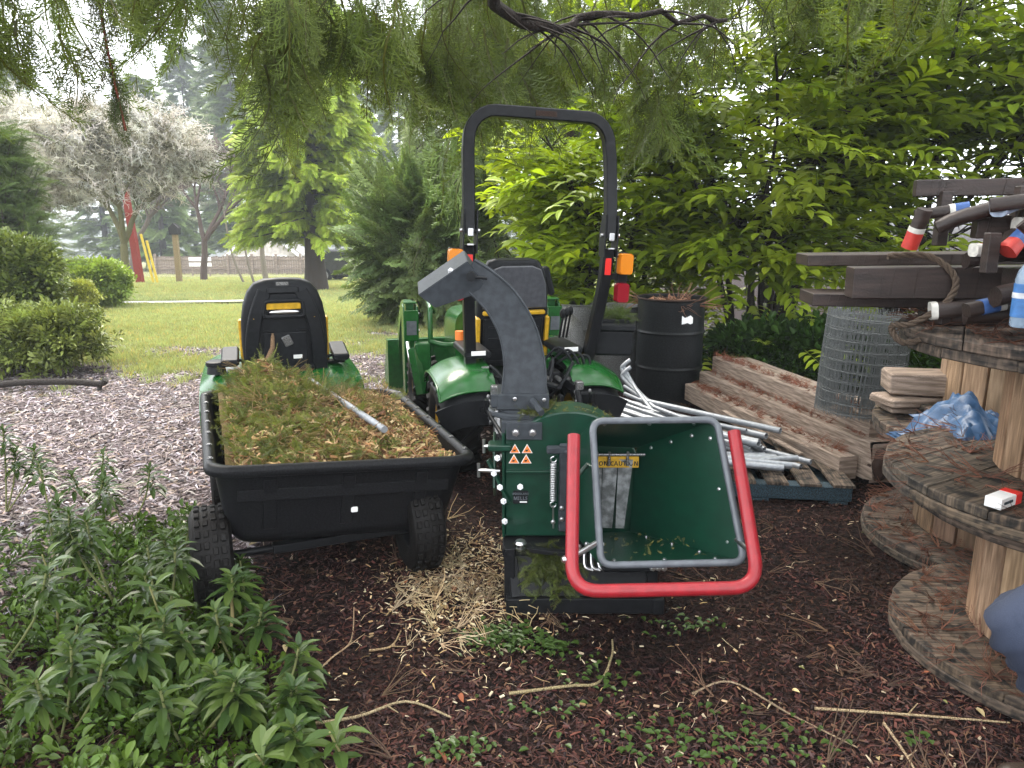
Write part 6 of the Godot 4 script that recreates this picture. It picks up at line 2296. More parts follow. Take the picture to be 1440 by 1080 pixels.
func lumber_pile() -> void:
	R.seed = 1301
	var y0 := 1.222
	# dark boards sticking out to the left
	var B := [
		["topmost dark wet board jutting left from lumber pile", Vector3(1.12, 1.435, -2.95), Vector3(2.6, 1.46, -2.75), 0.19, 0.042],
		["thick saw marked dark beam in the lumber pile's middle", Vector3(1.165, 1.375, -2.62), Vector3(2.6, 1.4, -2.4), 0.1, 0.105],
		["lowest dark board jutting left under the thick beam", Vector3(1.09, 1.305, -2.8), Vector3(2.6, 1.3, -2.6), 0.2, 0.045],
		["dark board lying under the painted pegs", Vector3(1.55, 1.41, -2.35), Vector3(2.7, 1.46, -2.2), 0.14, 0.06],
		["long grey brown rail across the top of lumber pile", Vector3(1.37, 1.69, -2.65), Vector3(2.7, 1.7, -2.25), 0.055, 0.055],
		["lower cross rail among the painted pegs", Vector3(1.5, 1.565, -2.5), Vector3(2.7, 1.56, -2.2), 0.06, 0.075],
		["dark sill board right on the reel's top", Vector3(1.5, y0 + 0.022, -2.7), Vector3(2.7, y0 + 0.025, -2.7), 0.16, 0.04],
		["dark packing board at the near side of the reel top", Vector3(1.58, y0 + 0.045, -2.25), Vector3(2.6, y0 + 0.05, -2.2), 0.12, 0.085]]
	for q in B:
		var o := thing("dark_board", q[0], "board", q[1], 0, "dark lumber on the upper reel")
		var g := G.new()
		g.col = tint(Color(1.15, 1.0, 0.95), 0.2)
		along(o, q[2] - q[1])
		var d := Vector3(q[1].distance_to(q[2]), 0, 0)
		g.bar(Vector3.ZERO, d, q[3], q[4], 0.004)
		# saw marks and checks as shallow notches along the edge
		for k in 14:
			var t := rf(0.02, 0.5)
			g.bar(d * t + Vector3(0, -q[4] * 0.45, q[3] * 0.5), d * t + Vector3(0.008, q[4] * 0.45, q[3] * 0.5), 0.004, 0.003, 0.0)
		part(o, "board_body", g, M.dark_wood)
	for k in 4:
		var o := thing("rack_post", ["left upright of the rail above the painted pegs", "second upright under the top rail", "short stub post before the cross rail", "slanted prop at the right picture edge"][k], "post", [Vector3(1.45, 1.5, -2.6), Vector3(1.6, 1.56, -2.45), Vector3(1.44, 1.43, -2.3), Vector3(1.62, 1.44, -2.3)][k], 0, "uprights in the lumber pile")
		var g := G.new()
		g.col = Color(1.6, 1.4, 1.25)
		g.bar(Vector3.ZERO, [Vector3(0, 0.18, 0), Vector3(0.01, 0.13, 0), Vector3(0, 0.12, 0), Vector3(0.09, 0.16, 0.0)][k], 0.036, 0.036)
		part(o, "post_body", g, M.dark_wood)
	var red := Color(0.55, 0.04, 0.03)
	var wh := Color(0.7, 0.68, 0.62)
	var blu := Color(0.05, 0.12, 0.33)
	var pale := Color(0.5, 0.6, 0.78)
	peg("peg with hanging red end at the pile's left corner", Vector3(1.335, 1.62, -2.5), Vector3(1.318, 1.495, -2.54), 0.022, [[wh, 0.016], [red, 0.055]])
	peg("blue tipped peg left of the rack upright", Vector3(1.33, 1.6, -2.55), Vector3(1.475, 1.625, -2.5), 0.02, [[wh, 0.016], [blu, 0.04]])
	peg("peg with pale blue bell shaped end under top rail", Vector3(1.72, 1.67, -2.4), Vector3(1.475, 1.625, -2.35), 0.022, [[wh, 0.02], [pale, 0.055, 1.5]])
	peg("red tipped peg high up under the top rail", Vector3(1.45, 1.63, -2.35), Vector3(1.64, 1.66, -2.25), 0.024, [[wh, 0.02], [red, 0.06, 1.3]])
	peg("big red end at the right edge below the top rail", Vector3(1.75, 1.63, -2.2), Vector3(1.585, 1.62, -2.2), 0.03, [[red, 0.07, 1.2]])
	peg("white and red tipped peg lying low on the boards", Vector3(1.62, 1.5, -2.4), Vector3(1.435, 1.495, -2.38), 0.021, [[red, 0.05], [wh, 0.02]])
	peg("slanting peg with blue band and red foot", Vector3(1.58, 1.6, -2.3), Vector3(1.475, 1.495, -2.28), 0.022, [[wh, 0.02], [blu, 0.055], [red, 0.04, 1.3]])
	peg("pale bell shaped peg slanting down at right", Vector3(1.46, 1.585, -2.2), Vector3(1.57, 1.475, -2.15), 0.026, [[pale, 0.085, 0.8], [wh, 0.022]])
	peg("dark blue peg end behind the slanting peg", Vector3(1.75, 1.57, -2.35), Vector3(1.54, 1.57, -2.35), 0.026, [[blu, 0.07], [wh, 0.02]])
	peg("blue and white peg under the boards on reel top", Vector3(1.42, 1.31, -2.35), Vector3(1.53, 1.335, -2.35), 0.024, [[blu, 0.05], [wh, 0.02]])
	peg("red and white peg under the boards on reel top", Vector3(1.75, 1.31, -2.3), Vector3(1.545, 1.335, -2.3), 0.024, [[red, 0.05], [wh, 0.02]])
	peg("short white tipped dark peg at the reel's left edge", Vector3(1.55, 1.31, -2.45), Vector3(1.39, 1.29, -2.5), 0.03, [[wh, 0.02]])
	for k in 7:
		var o := thing("frame_bar", ["rough brown bar slanting behind the blue tipped peg", "rough brown bar under the top rail at right", "short brown bar between the two red ends", "brown bar standing behind the slanting peg", "brown bar lying just above the reel top", "stubby brown bar by the bottle", "brown bar crossing low in the pile's middle"][k], "bar", [Vector3(1.38, 1.56, -2.5), Vector3(1.55, 1.6, -2.32), Vector3(1.5, 1.53, -2.32), Vector3(1.56, 1.5, -2.38), Vector3(1.45, 1.29, -2.4), Vector3(1.46, 1.36, -2.28), Vector3(1.44, 1.46, -2.42)][k], 0, "rough brown bars in the lumber pile")
		var g := G.new()
		g.col = tint(Color(1.9, 1.5, 1.25), 0.25)
		var e: Vector3 = [Vector3(0.16, 0.08, 0.1), Vector3(0.25, 0.05, 0.05), Vector3(0.2, -0.04, 0.0), Vector3(0.02, 0.15, 0.02), Vector3(0.3, 0.0, 0.1), Vector3(0.2, 0.02, 0.0), Vector3(0.35, 0.04, 0.05)][k]
		var pts := [Vector3.ZERO, e * 0.33 + Vector3(0, 0.008, 0), e * 0.66, e]
		g.tube(spline(pts, 3), 0.024 + 0.003 * (k % 3), 8)
		for i in g.v.size(): g.v[i] += Vector3(1, 1, 1) * NZ.get_noise_3dv(g.v[i] * 900) * 0.01
		part(o, "bar_body", g, M.dark_wood)
	# coil of brown rope round the boards
	for k in 2:
		var o := thing("brown_rope", ["frayed brown rope looped round the thick beam", "thin tan cord hanging over the pile front"][k], "rope", Vector3(1.4, 1.3, -2.5), 0, "ropes on the lumber pile")
		var g := G.new()
		if k == 0:
			for q in 3:
				var core := spline([Vector3(-0.12, 0.165, -0.1), Vector3(0.0, 0.165, -0.06), Vector3(0.06, 0.1, 0.0), Vector3(0.03, 0.02, 0.02), Vector3(-0.06, -0.05, 0.0), Vector3(-0.1, -0.07, -0.06), Vector3(-0.07, -0.12, -0.02), Vector3(0.06, -0.078, 0.0)], 14)
				var fr := G.frames(core)
				var tw := []
				for e in core.size():
					var an: float = e * 0.55 + TAU * q / 3.0
					tw.append(core[e] + (fr[e].x * cos(an) + fr[e].y * sin(an)) * 0.006)
				g.tube(tw, 0.0062, 5)
		else:
			g.tube(spline([Vector3(0.2, 0.2, 0.3), Vector3(0.19, 0.1, 0.34), Vector3(0.16, 0.0, 0.35), Vector3(0.1, -0.06, 0.33)], 5), 0.005, 6)
		part(o, "rope_strand", g, M.rope)
	# plastic bottle with blue label at the edge
	var bo := thing("plastic_bottle", "clear plastic bottle with blue label at right picture edge", "bottle", Vector3(1.5, 1.28, -2.2))
	var g2 := G.new()
	g2.lathe([Vector2(0.001, 0), Vector2(0.03, 0), Vector2(0.034, 0.008), Vector2(0.034, 0.14), Vector2(0.028, 0.165), Vector2(0.014, 0.19), Vector2(0.014, 0.2)], 20)
	part(bo, "bottle_wall", g2, M.plastic_clear)
	g2 = G.new()
	g2.col = Color(0.06, 0.2, 0.5)
	g2.lathe([Vector2(0.0345, 0.03), Vector2(0.0352, 0.032), Vector2(0.0352, 0.125), Vector2(0.0345, 0.127)], 20)
	part(bo, "bottle_label", g2, M.paint)
	g2 = G.new()
	g2.col = Color(0.7, 0.72, 0.75)
	g2.lathe([Vector2(0.0356, 0.085), Vector2(0.036, 0.086), Vector2(0.036, 0.1), Vector2(0.0356, 0.101)], 20)
	part(bo, "label_band", g2, M.paint)
	g2 = G.new()
	g2.col = Color(0.75, 0.75, 0.76)
	g2.lathe([Vector2(0.016, 0.19), Vector2(0.016, 0.21), Vector2(0.001, 0.212)], 14)
	part(bo, "bottle_cap", g2, M.paint)
	# stand for the bottle: it rests on the packing board
	litter_on("needle_litter", "brown needles gathered on top of the upper reel", Vector3(2.02, 1.223, -2.5), 0.6, 220)

# ------------------------------------------------------------------ person walking out of the frame
func capsule(p: Vector3, a: Vector3, b: Vector3, ra: float, rb: float) -> float:
	var ab := b - a
	var t := clampf((p - a).dot(ab) / ab.length_squared(), 0, 1)
	return p.distance_to(a + ab * t) - lerpf(ra, rb, t)

func body_field(p: Vector3, bones: Array, k: float) -> float:
	var d := 10.0
	for b in bones:
		var e := capsule(p, b[0], b[1], b[2], b[3])
		var h: float = max(k - absf(d - e), 0.0) / k
		d = min(d, e) - h * h * k * 0.25
	return d

func net(g: G, bones: Array, cell: float, k: float) -> void:
	var lo := Vector3(9, 9, 9)
	var hi := -lo
	for b in bones:
		for q in 2:
			var r: float = b[2 + q] + cell * 2 + k * 0.3
			lo = lo.min(b[q] - Vector3.ONE * r); hi = hi.max(b[q] + Vector3.ONE * r)
	var n := Vector3i(((hi - lo) / cell).ceil()) + Vector3i.ONE
	var f := PackedFloat32Array()
	f.resize(n.x * n.y * n.z)
	for z in n.z:
		for y in n.y:
			for x in n.x:
				f[(z * n.y + y) * n.x + x] = body_field(lo + Vector3(x, y, z) * cell, bones, k)
	var id := {}
	var st := [1, n.x, n.x * n.y]
	var off := [0, 1, n.x, n.x + 1, n.x * n.y, n.x * n.y + 1, n.x * n.y + n.x, n.x * n.y + n.x + 1]
	for z in n.z - 1:
		for y in n.y - 1:
			for x in n.x - 1:
				var i := (z * n.y + y) * n.x + x
				var m := 0
				for c in 8:
					if f[i + off[c]] < 0: m += 1
				if m == 0 or m == 8: continue
				var s := Vector3.ZERO
				var cnt := 0
				for c in 8:
					for a in 3:
						if c & (1 << a): continue
						var f0 := f[i + off[c]]
						var f1 := f[i + off[c | (1 << a)]]
						if (f0 < 0) == (f1 < 0): continue
						var q := Vector3(c & 1, (c >> 1) & 1, (c >> 2) & 1)
						q[a] += f0 / (f0 - f1)
						s += q; cnt += 1
				id[i] = lo + (Vector3(x, y, z) + s / cnt) * cell
	var e := cell * 0.5
	var nm := {}
	for i in id:
		var p: Vector3 = id[i]
		nm[i] = Vector3(body_field(p + Vector3(e, 0, 0), bones, k) - body_field(p - Vector3(e, 0, 0), bones, k), body_field(p + Vector3(0, e, 0), bones, k) - body_field(p - Vector3(0, e, 0), bones, k), body_field(p + Vector3(0, 0, e), bones, k) - body_field(p - Vector3(0, 0, e), bones, k)).normalized()
	for i in id:
		for a in 3:
			var u: int = st[(a + 1) % 3]
			var w: int = st[(a + 2) % 3]
			# edge from this cell's corner along axis a
			if i + st[a] >= f.size() or (f[i] < 0) == (f[i + st[a]] < 0): continue
			var q := [i, i - u, i - u - w, i - w]
			if not (id.has(q[1]) and id.has(q[2]) and id.has(q[3])): continue
			g.t3(id[q[0]], id[q[1]], id[q[2]], nm[q[0]], nm[q[1]], nm[q[2]])
			g.t3(id[q[0]], id[q[2]], id[q[3]], nm[q[0]], nm[q[2]], nm[q[3]])

func passer_by() -> void:
	var o := thing("person", "blue jeans knee of a person stepping in at the right picture edge", "person", Vector3(1.79, 0, -1.78), 180)
	# mid-stride towards the yard: leading knee bent, trailing leg behind
	var hip := Vector3(0.12, 0.93, 0)
	var kn := Vector3(0.44, 0.55, 0.0)
	var an := Vector3(0.24, 0.17, 0.0)
	var hip2 := Vector3(0.1, 0.93, 0.2)
	var kn2 := Vector3(0.05, 0.5, 0.2)
	var an2 := Vector3(-0.18, 0.12, 0.2)
	var sh := Vector3(0.2, 1.44, 0.1)
	var skin := [[Vector3(0.22, 1.46, 0.1), Vector3(0.24, 1.58, 0.1), 0.06, 0.058], [Vector3(0.24, 1.64, 0.1), Vector3(0.27, 1.6, 0.1), 0.095, 0.08], [Vector3(0.35, 1.63, 0.1), Vector3(0.365, 1.61, 0.1), 0.014, 0.016],
		[sh + Vector3(0, 0, -0.2), Vector3(0.1, 1.15, -0.2), 0.058, 0.048], [Vector3(0.1, 1.15, -0.2), Vector3(0.2, 0.92, -0.2), 0.046, 0.034],
		[sh + Vector3(0, 0, 0.2), Vector3(0.08, 1.16, 0.3), 0.058, 0.048], [Vector3(0.08, 1.16, 0.3), Vector3(0.16, 0.92, 0.3), 0.046, 0.034],
		[Vector3(0.15, 1.0, 0.1), Vector3(0.2, 1.4, 0.1), 0.14, 0.15], [sh + Vector3(0, -0.03, -0.16), sh + Vector3(0, -0.03, 0.16), 0.07, 0.07],
		[hip, kn, 0.085, 0.062], [kn, an, 0.058, 0.04], [hip2, kn2, 0.085, 0.062], [kn2, an2, 0.058, 0.04], [hip, hip2, 0.11, 0.11]]
	for s in [[Vector3(0.2, 0.9, -0.2), Vector3(0.3, -1, 0).normalized()], [Vector3(0.16, 0.9, 0.3), Vector3(0.2, -1, 0).normalized()]]:
		var w: Vector3 = s[0]
		var d: Vector3 = s[1]
		skin.append([w, w + d * 0.08, 0.028, 0.034])
		for q in 4:
			var b := w + d * 0.09 + Vector3(0, 0, -0.03 + 0.02 * q)
			skin.append([b, b + d * 0.04, 0.009, 0.009])
			skin.append([b + d * 0.04, b + d * 0.06 + Vector3(-0.015, -0.02, 0), 0.009, 0.008])
		skin.append([w + d * 0.02, w + d * 0.06 + Vector3(0.03, 0, 0.03), 0.011, 0.01])
	var g := G.new()
	net(g, skin, 0.02, 0.05)
	part(o, "body", g, M.skin)
	# jeans follow the legs with folds at knee and hem
	var jeans := [[hip, kn, 0.105, 0.082], [kn, an + (kn - an) * 0.06, 0.08, 0.072], [hip2, kn2, 0.105, 0.082], [kn2, an2, 0.08, 0.074], [hip, hip2, 0.125, 0.125], [Vector3(0.13, 0.97, 0.1), Vector3(0.14, 1.02, 0.1), 0.155, 0.15]]
	g = G.new()
	net(g, jeans, 0.015, 0.05)
	for i in g.v.size(): g.v[i] += g.n[i] * (0.009 * sin(g.v[i].y * 70 + g.v[i].x * 45 + 3 * sin(g.v[i].z * 20)) + 0.014 * NZ.get_noise_3dv(g.v[i] * 800))
	var je := part(o, "jeans", g, M.denim)
	g = G.new()
	g.tube(spline([hip + Vector3(0.03, 0, -0.112), kn.lerp(hip, 0.4) + Vector3(0.02, 0, -0.1), kn + Vector3(-0.01, 0, -0.088), kn.lerp(an, 0.5) + Vector3(-0.01, 0, -0.084), an + Vector3(0, 0, -0.08)], 6), 0.0035, 5)
	part(je, "side_seam", g, M.denim)
	g = G.new()
	net(g, [[Vector3(0.15, 1.0, 0.1), Vector3(0.2, 1.38, 0.1), 0.165, 0.175], [sh + Vector3(0, -0.03, -0.17), sh + Vector3(0, -0.03, 0.17), 0.085, 0.085], [sh + Vector3(0, 0, -0.2), Vector3(0.1, 1.15, -0.2), 0.075, 0.065], [Vector3(0.1, 1.15, -0.2), Vector3(0.19, 0.95, -0.2), 0.062, 0.05], [sh + Vector3(0, 0, 0.2), Vector3(0.08, 1.16, 0.3), 0.075, 0.065], [Vector3(0.08, 1.16, 0.3), Vector3(0.16, 0.95, 0.3), 0.062, 0.05]], 0.02, 0.06)
	part(o, "jacket", g, M.cloth)
	g = G.new()
	net(g, [[Vector3(0.22, 1.68, 0.1), Vector3(0.24, 1.69, 0.1), 0.1, 0.1], [Vector3(0.18, 1.62, 0.1), Vector3(0.2, 1.58, 0.1), 0.075, 0.06]], 0.015, 0.04)
	part(o, "hair", g, M.hair)
	for s in [[an, Vector3(1, 0, 0.0)], [an2, Vector3(1, -0.1, 0)]]:
		g = G.new()
		var a: Vector3 = s[0]
		var d: Vector3 = s[1].normalized()
		net(g, [[a, a + Vector3(0.0, -0.05, 0), 0.062, 0.056], [a + Vector3(-0.02, -0.075, 0), a + Vector3(0.18, -0.078 - 0.03 * d.y, 0), 0.043, 0.042]], 0.015, 0.03)
		part(o, "boot", g, M.leather)

# ------------------------------------------------------------------ spurge-like plants at lower left
func spurge(at: Vector3, label: String, group: String, heads: int, h: float, singles: bool, sc := 1.0) -> Node3D:
	var o := thing("leafy_plant", label, "plant", at, 0, group)
	var stem := G.new()
	stem.col = Color(0.16, 0.17, 0.07)
	var fol := G.new()
	for k in heads:
		var az := rf(0, TAU)
		var lean := rf(0.05, 0.22) if heads > 1 else rf(0.0, 0.08)
		var top := Vector3(cos(az) * lean, h * rf(0.7, 1.05), sin(az) * lean)
		var path := spline([Vector3(rf(-0.02, 0.02), -0.02, rf(-0.02, 0.02)), top * Vector3(0.7, 0.5, 0.7), top], 3)
		stem.tube(path, 0.0045 * sc, 5, false)
		var n := R.randi_range(24, 34)
		for q in n:
			var t := q / float(n)
			var a := q * 2.39996 + rf(-0.3, 0.3)
			var el := lerpf(-0.2, 1.0, pow(t, 1.6)) + rf(-0.2, 0.2)
			var d := Vector3(cos(a) * cos(el), sin(el), sin(a) * cos(el))
			var up := (Vector3.UP - d * d.y).normalized()
			var l := rf(0.07, 0.11) * sc * lerpf(1.1, 0.55, pow(t, 2.0))
			var p: Vector3 = top + Vector3(0, -0.1 * sc * (1.0 - t), 0) + (path[-2] - top) * (1 - t) * 0.3
			if singles:
				var lf := part(o, "leaf", S.lance, [M.leaf, M.leaf_dark, M.leaf_light][R.randi() % 3])
				lf.transform = Transform3D(Basis(d, up, d.cross(up)).scaled(Vector3.ONE * l / 0.1), p)
			else:
				fol.col = tint(Color(1.1, 1.05, 0.95), 0.45)
				leaf(fol, p, d, up, l, l * 0.14, 0.3)
	part(o, "stem", stem, M.litter)
	if not singles: part(o, "foliage", fol, M.leaf)
	return o

func front_plants() -> void:
	R.seed = 1401
	var lab := "leafy evergreen spurge plant in the dense patch at lower left"
	var grp := "spurge plants in the lower left patch"
	# nearest plants, single leaves built one by one
	for q in [[-0.78, -2.12, 3, 0.22], [-0.6, -1.98, 2, 0.17], [-1.0, -2.0, 3, 0.24], [-1.25, -2.3, 3, 0.32], [-1.0, -2.42, 3, 0.27], [-1.4, -2.05, 3, 0.28]]:
		spurge(Vector3(q[0], bump(q[0], q[1]), q[1]), lab, grp, q[2], q[3], true)
	for q in [[-1.35, -2.62, 3, 0.36], [-1.62, -2.85, 2, 0.4], [-1.95, -2.95, 3, 0.44], [-2.15, -3.35, 3, 0.44], [-2.4, -3.05, 3, 0.46], [-1.55, -3.2, 2, 0.3], [-2.75, -3.35, 3, 0.5], [-1.85, -2.4, 3, 0.36], [-2.8, -3.9, 3, 0.48], [-3.05, -3.7, 3, 0.52], [-1.98, -3.65, 2, 0.3], [-2.35, -4.0, 2, 0.32], [-1.1, -2.8, 2, 0.22], [-1.6, -2.2, 3, 0.3]]:
		spurge(Vector3(q[0], bump(q[0], q[1]), q[1]), lab, grp, q[2], q[3], false)
	# broad leaved seedlings at the patch's edge
	for q in [[-0.52, -1.9, 0.16, "glossy broad leaved seedling at the bottom of the patch"], [-0.72, -1.86, 0.12, "low broad leaved seedling at the bottom picture edge"], [-1.3, -2.5, 0.3, "broad leaved seedling rising inside the spurge patch"], [-1.75, -2.62, 0.36, "tall broad leaved seedling at the patch's left"], [-2.2, -2.9, 0.42, "broad leaved seedling at the left picture edge"]]:
		var bl := thing("broad_seedling", q[3], "seedling", Vector3(q[0], bump(q[0], q[1]), q[1]), 0, "broad leaved seedlings in the patch")
		var sg := G.new()
		sg.col = Color(0.2, 0.19, 0.08)
		sg.tube([Vector3(0, -0.02, 0), Vector3(0.02, q[2] * 0.5, 0), Vector3(0.0, q[2], 0.02)], [0.005, 0.004, 0.003], 5)
		part(bl, "stem", sg, M.litter)
		for k in 11:
			var t := 0.35 + 0.65 * k / 10.0
			var a := k * 2.4 + rf(-0.3, 0.3)
			var lf := part(bl, "leaf", S.leaf, [M.leaf, M.leaf_light, M.leaf_light][k % 3])
			lf.transform = aim(Vector3(cos(a), rf(-0.1, 0.5), sin(a)), rf(-0.3, 0.3), rf(0.5, 0.85), Vector3(0.015, q[2] * t, 0.01))
	# lone plant bending in front of the cart's wheel
	var o := spurge(Vector3(-1.17, 0, -2.45), "lone spurge plant on a bent bare stem before cart wheel", "", 1, 0.2, true)
	o.position = Vector3(-1.06, 0.14, -2.6)
	var g := G.new()
	g.col = Color(0.42, 0.34, 0.16)
	g.tube(spline([Vector3(-0.09, -0.14, 0.16), Vector3(-0.04, -0.11, 0.1), Vector3(0.0, -0.05, 0.02), Vector3(0, 0.05, 0.0)], 4), 0.006, 6)
	part(o, "bent_stem", g, M.litter)
	# fallen mossy log at the left edge
	var lg := thing("fallen_log", "dark crooked log lying at the left edge under shrub", "log", Vector3(-4.3, 0, -6.85))
	g = G.new()
	g.col = Color(0.45, 0.42, 0.4)
	var path := spline([Vector3(-0.7, 0.03, 0.05), Vector3(-0.3, 0.08, 0.0), Vector3(0.2, 0.09, 0), Vector3(0.46, 0.07, 0.0), Vector3(0.52, 0.11, 0.0)], 4)
	g.tube(path, 0.03, 10)
	g.tube([Vector3(0.46, 0.07, 0), Vector3(0.46, -0.02, 0.02)], [0.025, 0.015], 7)
	part(lg, "log_body", g, M.bark)
	# sticks on the mulch
	var K := [
		["long curved pale stick on the mulch, centre front", [Vector3(-0.02, 0, -2.28), Vector3(0.2, 0, -2.33), Vector3(0.3, 0, -2.36), Vector3(0.36, 0, -2.5), Vector3(0.38, 0, -2.62)], 0.006],
		["thin wavy stick left of centre on the mulch", [Vector3(-0.75, 0, -2.3), Vector3(-0.68, 0, -2.5), Vector3(-0.62, 0, -2.62), Vector3(-0.66, 0, -2.85)], 0.004],
		["short hooked pale stick on the mulch", [Vector3(-0.53, 0, -2.55), Vector3(-0.46, 0, -2.58), Vector3(-0.43, 0, -2.68)], 0.005],
		["forked root like stick at the bottom, left of centre", [Vector3(-0.72, 0, -2.1), Vector3(-0.5, 0, -2.15), Vector3(-0.35, 0, -2.22), Vector3(-0.2, 0, -2.14)], 0.006],
		["long thin stick right of centre on the mulch", [Vector3(0.62, 0, -2.28), Vector3(0.76, 0, -2.33), Vector3(0.9, 0, -2.18), Vector3(1.05, 0, -2.02)], 0.004],
		["straight stick near the reel at bottom right", [Vector3(1.0, 0, -2.2), Vector3(1.3, 0, -2.17), Vector3(1.6, 0, -2.14)], 0.005],
		["upright looking stick at the bottom right corner", [Vector3(1.2, 0, -2.12), Vector3(1.19, 0, -1.98), Vector3(1.17, 0, -1.85)], 0.005],
		["thick pale stick beside the near cart wheel", [Vector3(-1.35, 0, -2.7), Vector3(-1.25, 0, -2.78), Vector3(-1.05, 0, -2.82)], 0.008],
		["bare stick leaning from the patch at left", [Vector3(-1.55, 0, -2.0), Vector3(-1.45, 0, -2.25), Vector3(-1.4, 0, -2.4)], 0.006]]
	for q in K:
		var s := thing("fallen_stick", q[0], "stick", Vector3(q[1][0].x, bump(q[1][0].x, q[1][0].z), q[1][0].z), 0, "sticks lying on the mulch")
		g = G.new()
		g.col = tint(Color(0.42, 0.32, 0.2), 0.2)
		var pts := []
		for p in q[1]: pts.append(p - q[1][0] + Vector3(rf(-0.01, 0.01), 0.01 + bump(p.x, p.z) - s.position.y, rf(-0.01, 0.01)))
		pts = spline(pts, 5)
		var rad := []
		for i in pts.size(): rad.append(q[2] * lerpf(1.0, 0.55, i / float(pts.size())))
		g.tube(pts, rad, 6)
		var m: int = pts.size() / 2
		g.tube([pts[m], pts[m] + Vector3(rf(0.03, 0.07), 0.015, rf(-0.08, 0.08))], [q[2] * 0.6, q[2] * 0.3], 5)
		part(s, "stick_shaft", g, M.twig)
	# low green creepers
	var c := [[-0.02, -2.62, 0.16, 260, "low mossy green sprig below the chipper, left part"], [0.16, -2.56, 0.07, 90, "small creeping sprig right of the mossy one"], [-0.15, -1.99, 0.12, 60, "green creeping sprig at the bottom centre"], [0.45, -2.05, 0.22, 70, "creeping seedlings at bottom right of centre"], [0.75, -2.02, 0.25, 90, "creeping seedlings near the bottom right sticks"], [0.3, -2.4, 0.2, 40, "sparse seedlings by the long curved stick"], [0.68, -2.72, 0.15, 50, "mossy debris right of the chipper base"], [1.25, -2.05, 0.04, 14, "tiny green seedling at the bottom right"], [0.12, -2.2, 0.2, 30, "tiny leaves scattered below the curved stick"]]
	for q in c:
		var s := thing("creeping_sprig", q[4], "seedling", Vector3(q[0], bump(q[0], q[1]), q[1]), 0, "low green growth on the mulch")
		g = G.new()
		for k in q[3]:
			g.col = tint(Color(2.4, 2.6, 1.6), 0.35)
			var a := rf(0, TAU)
			var l := rf(0.016, 0.034)
			var p: Vector3 = Vector3(R.randfn(0, q[2] * 0.5), rf(0.004, 0.03), R.randfn(0, q[2] * 0.3))
			leaf(g, p, Vector3(cos(a), rf(0, 0.6), sin(a)).normalized(), Vector3.UP, l, l * 0.32, 0.2)
		part(s, "foliage", g, M.leaf)

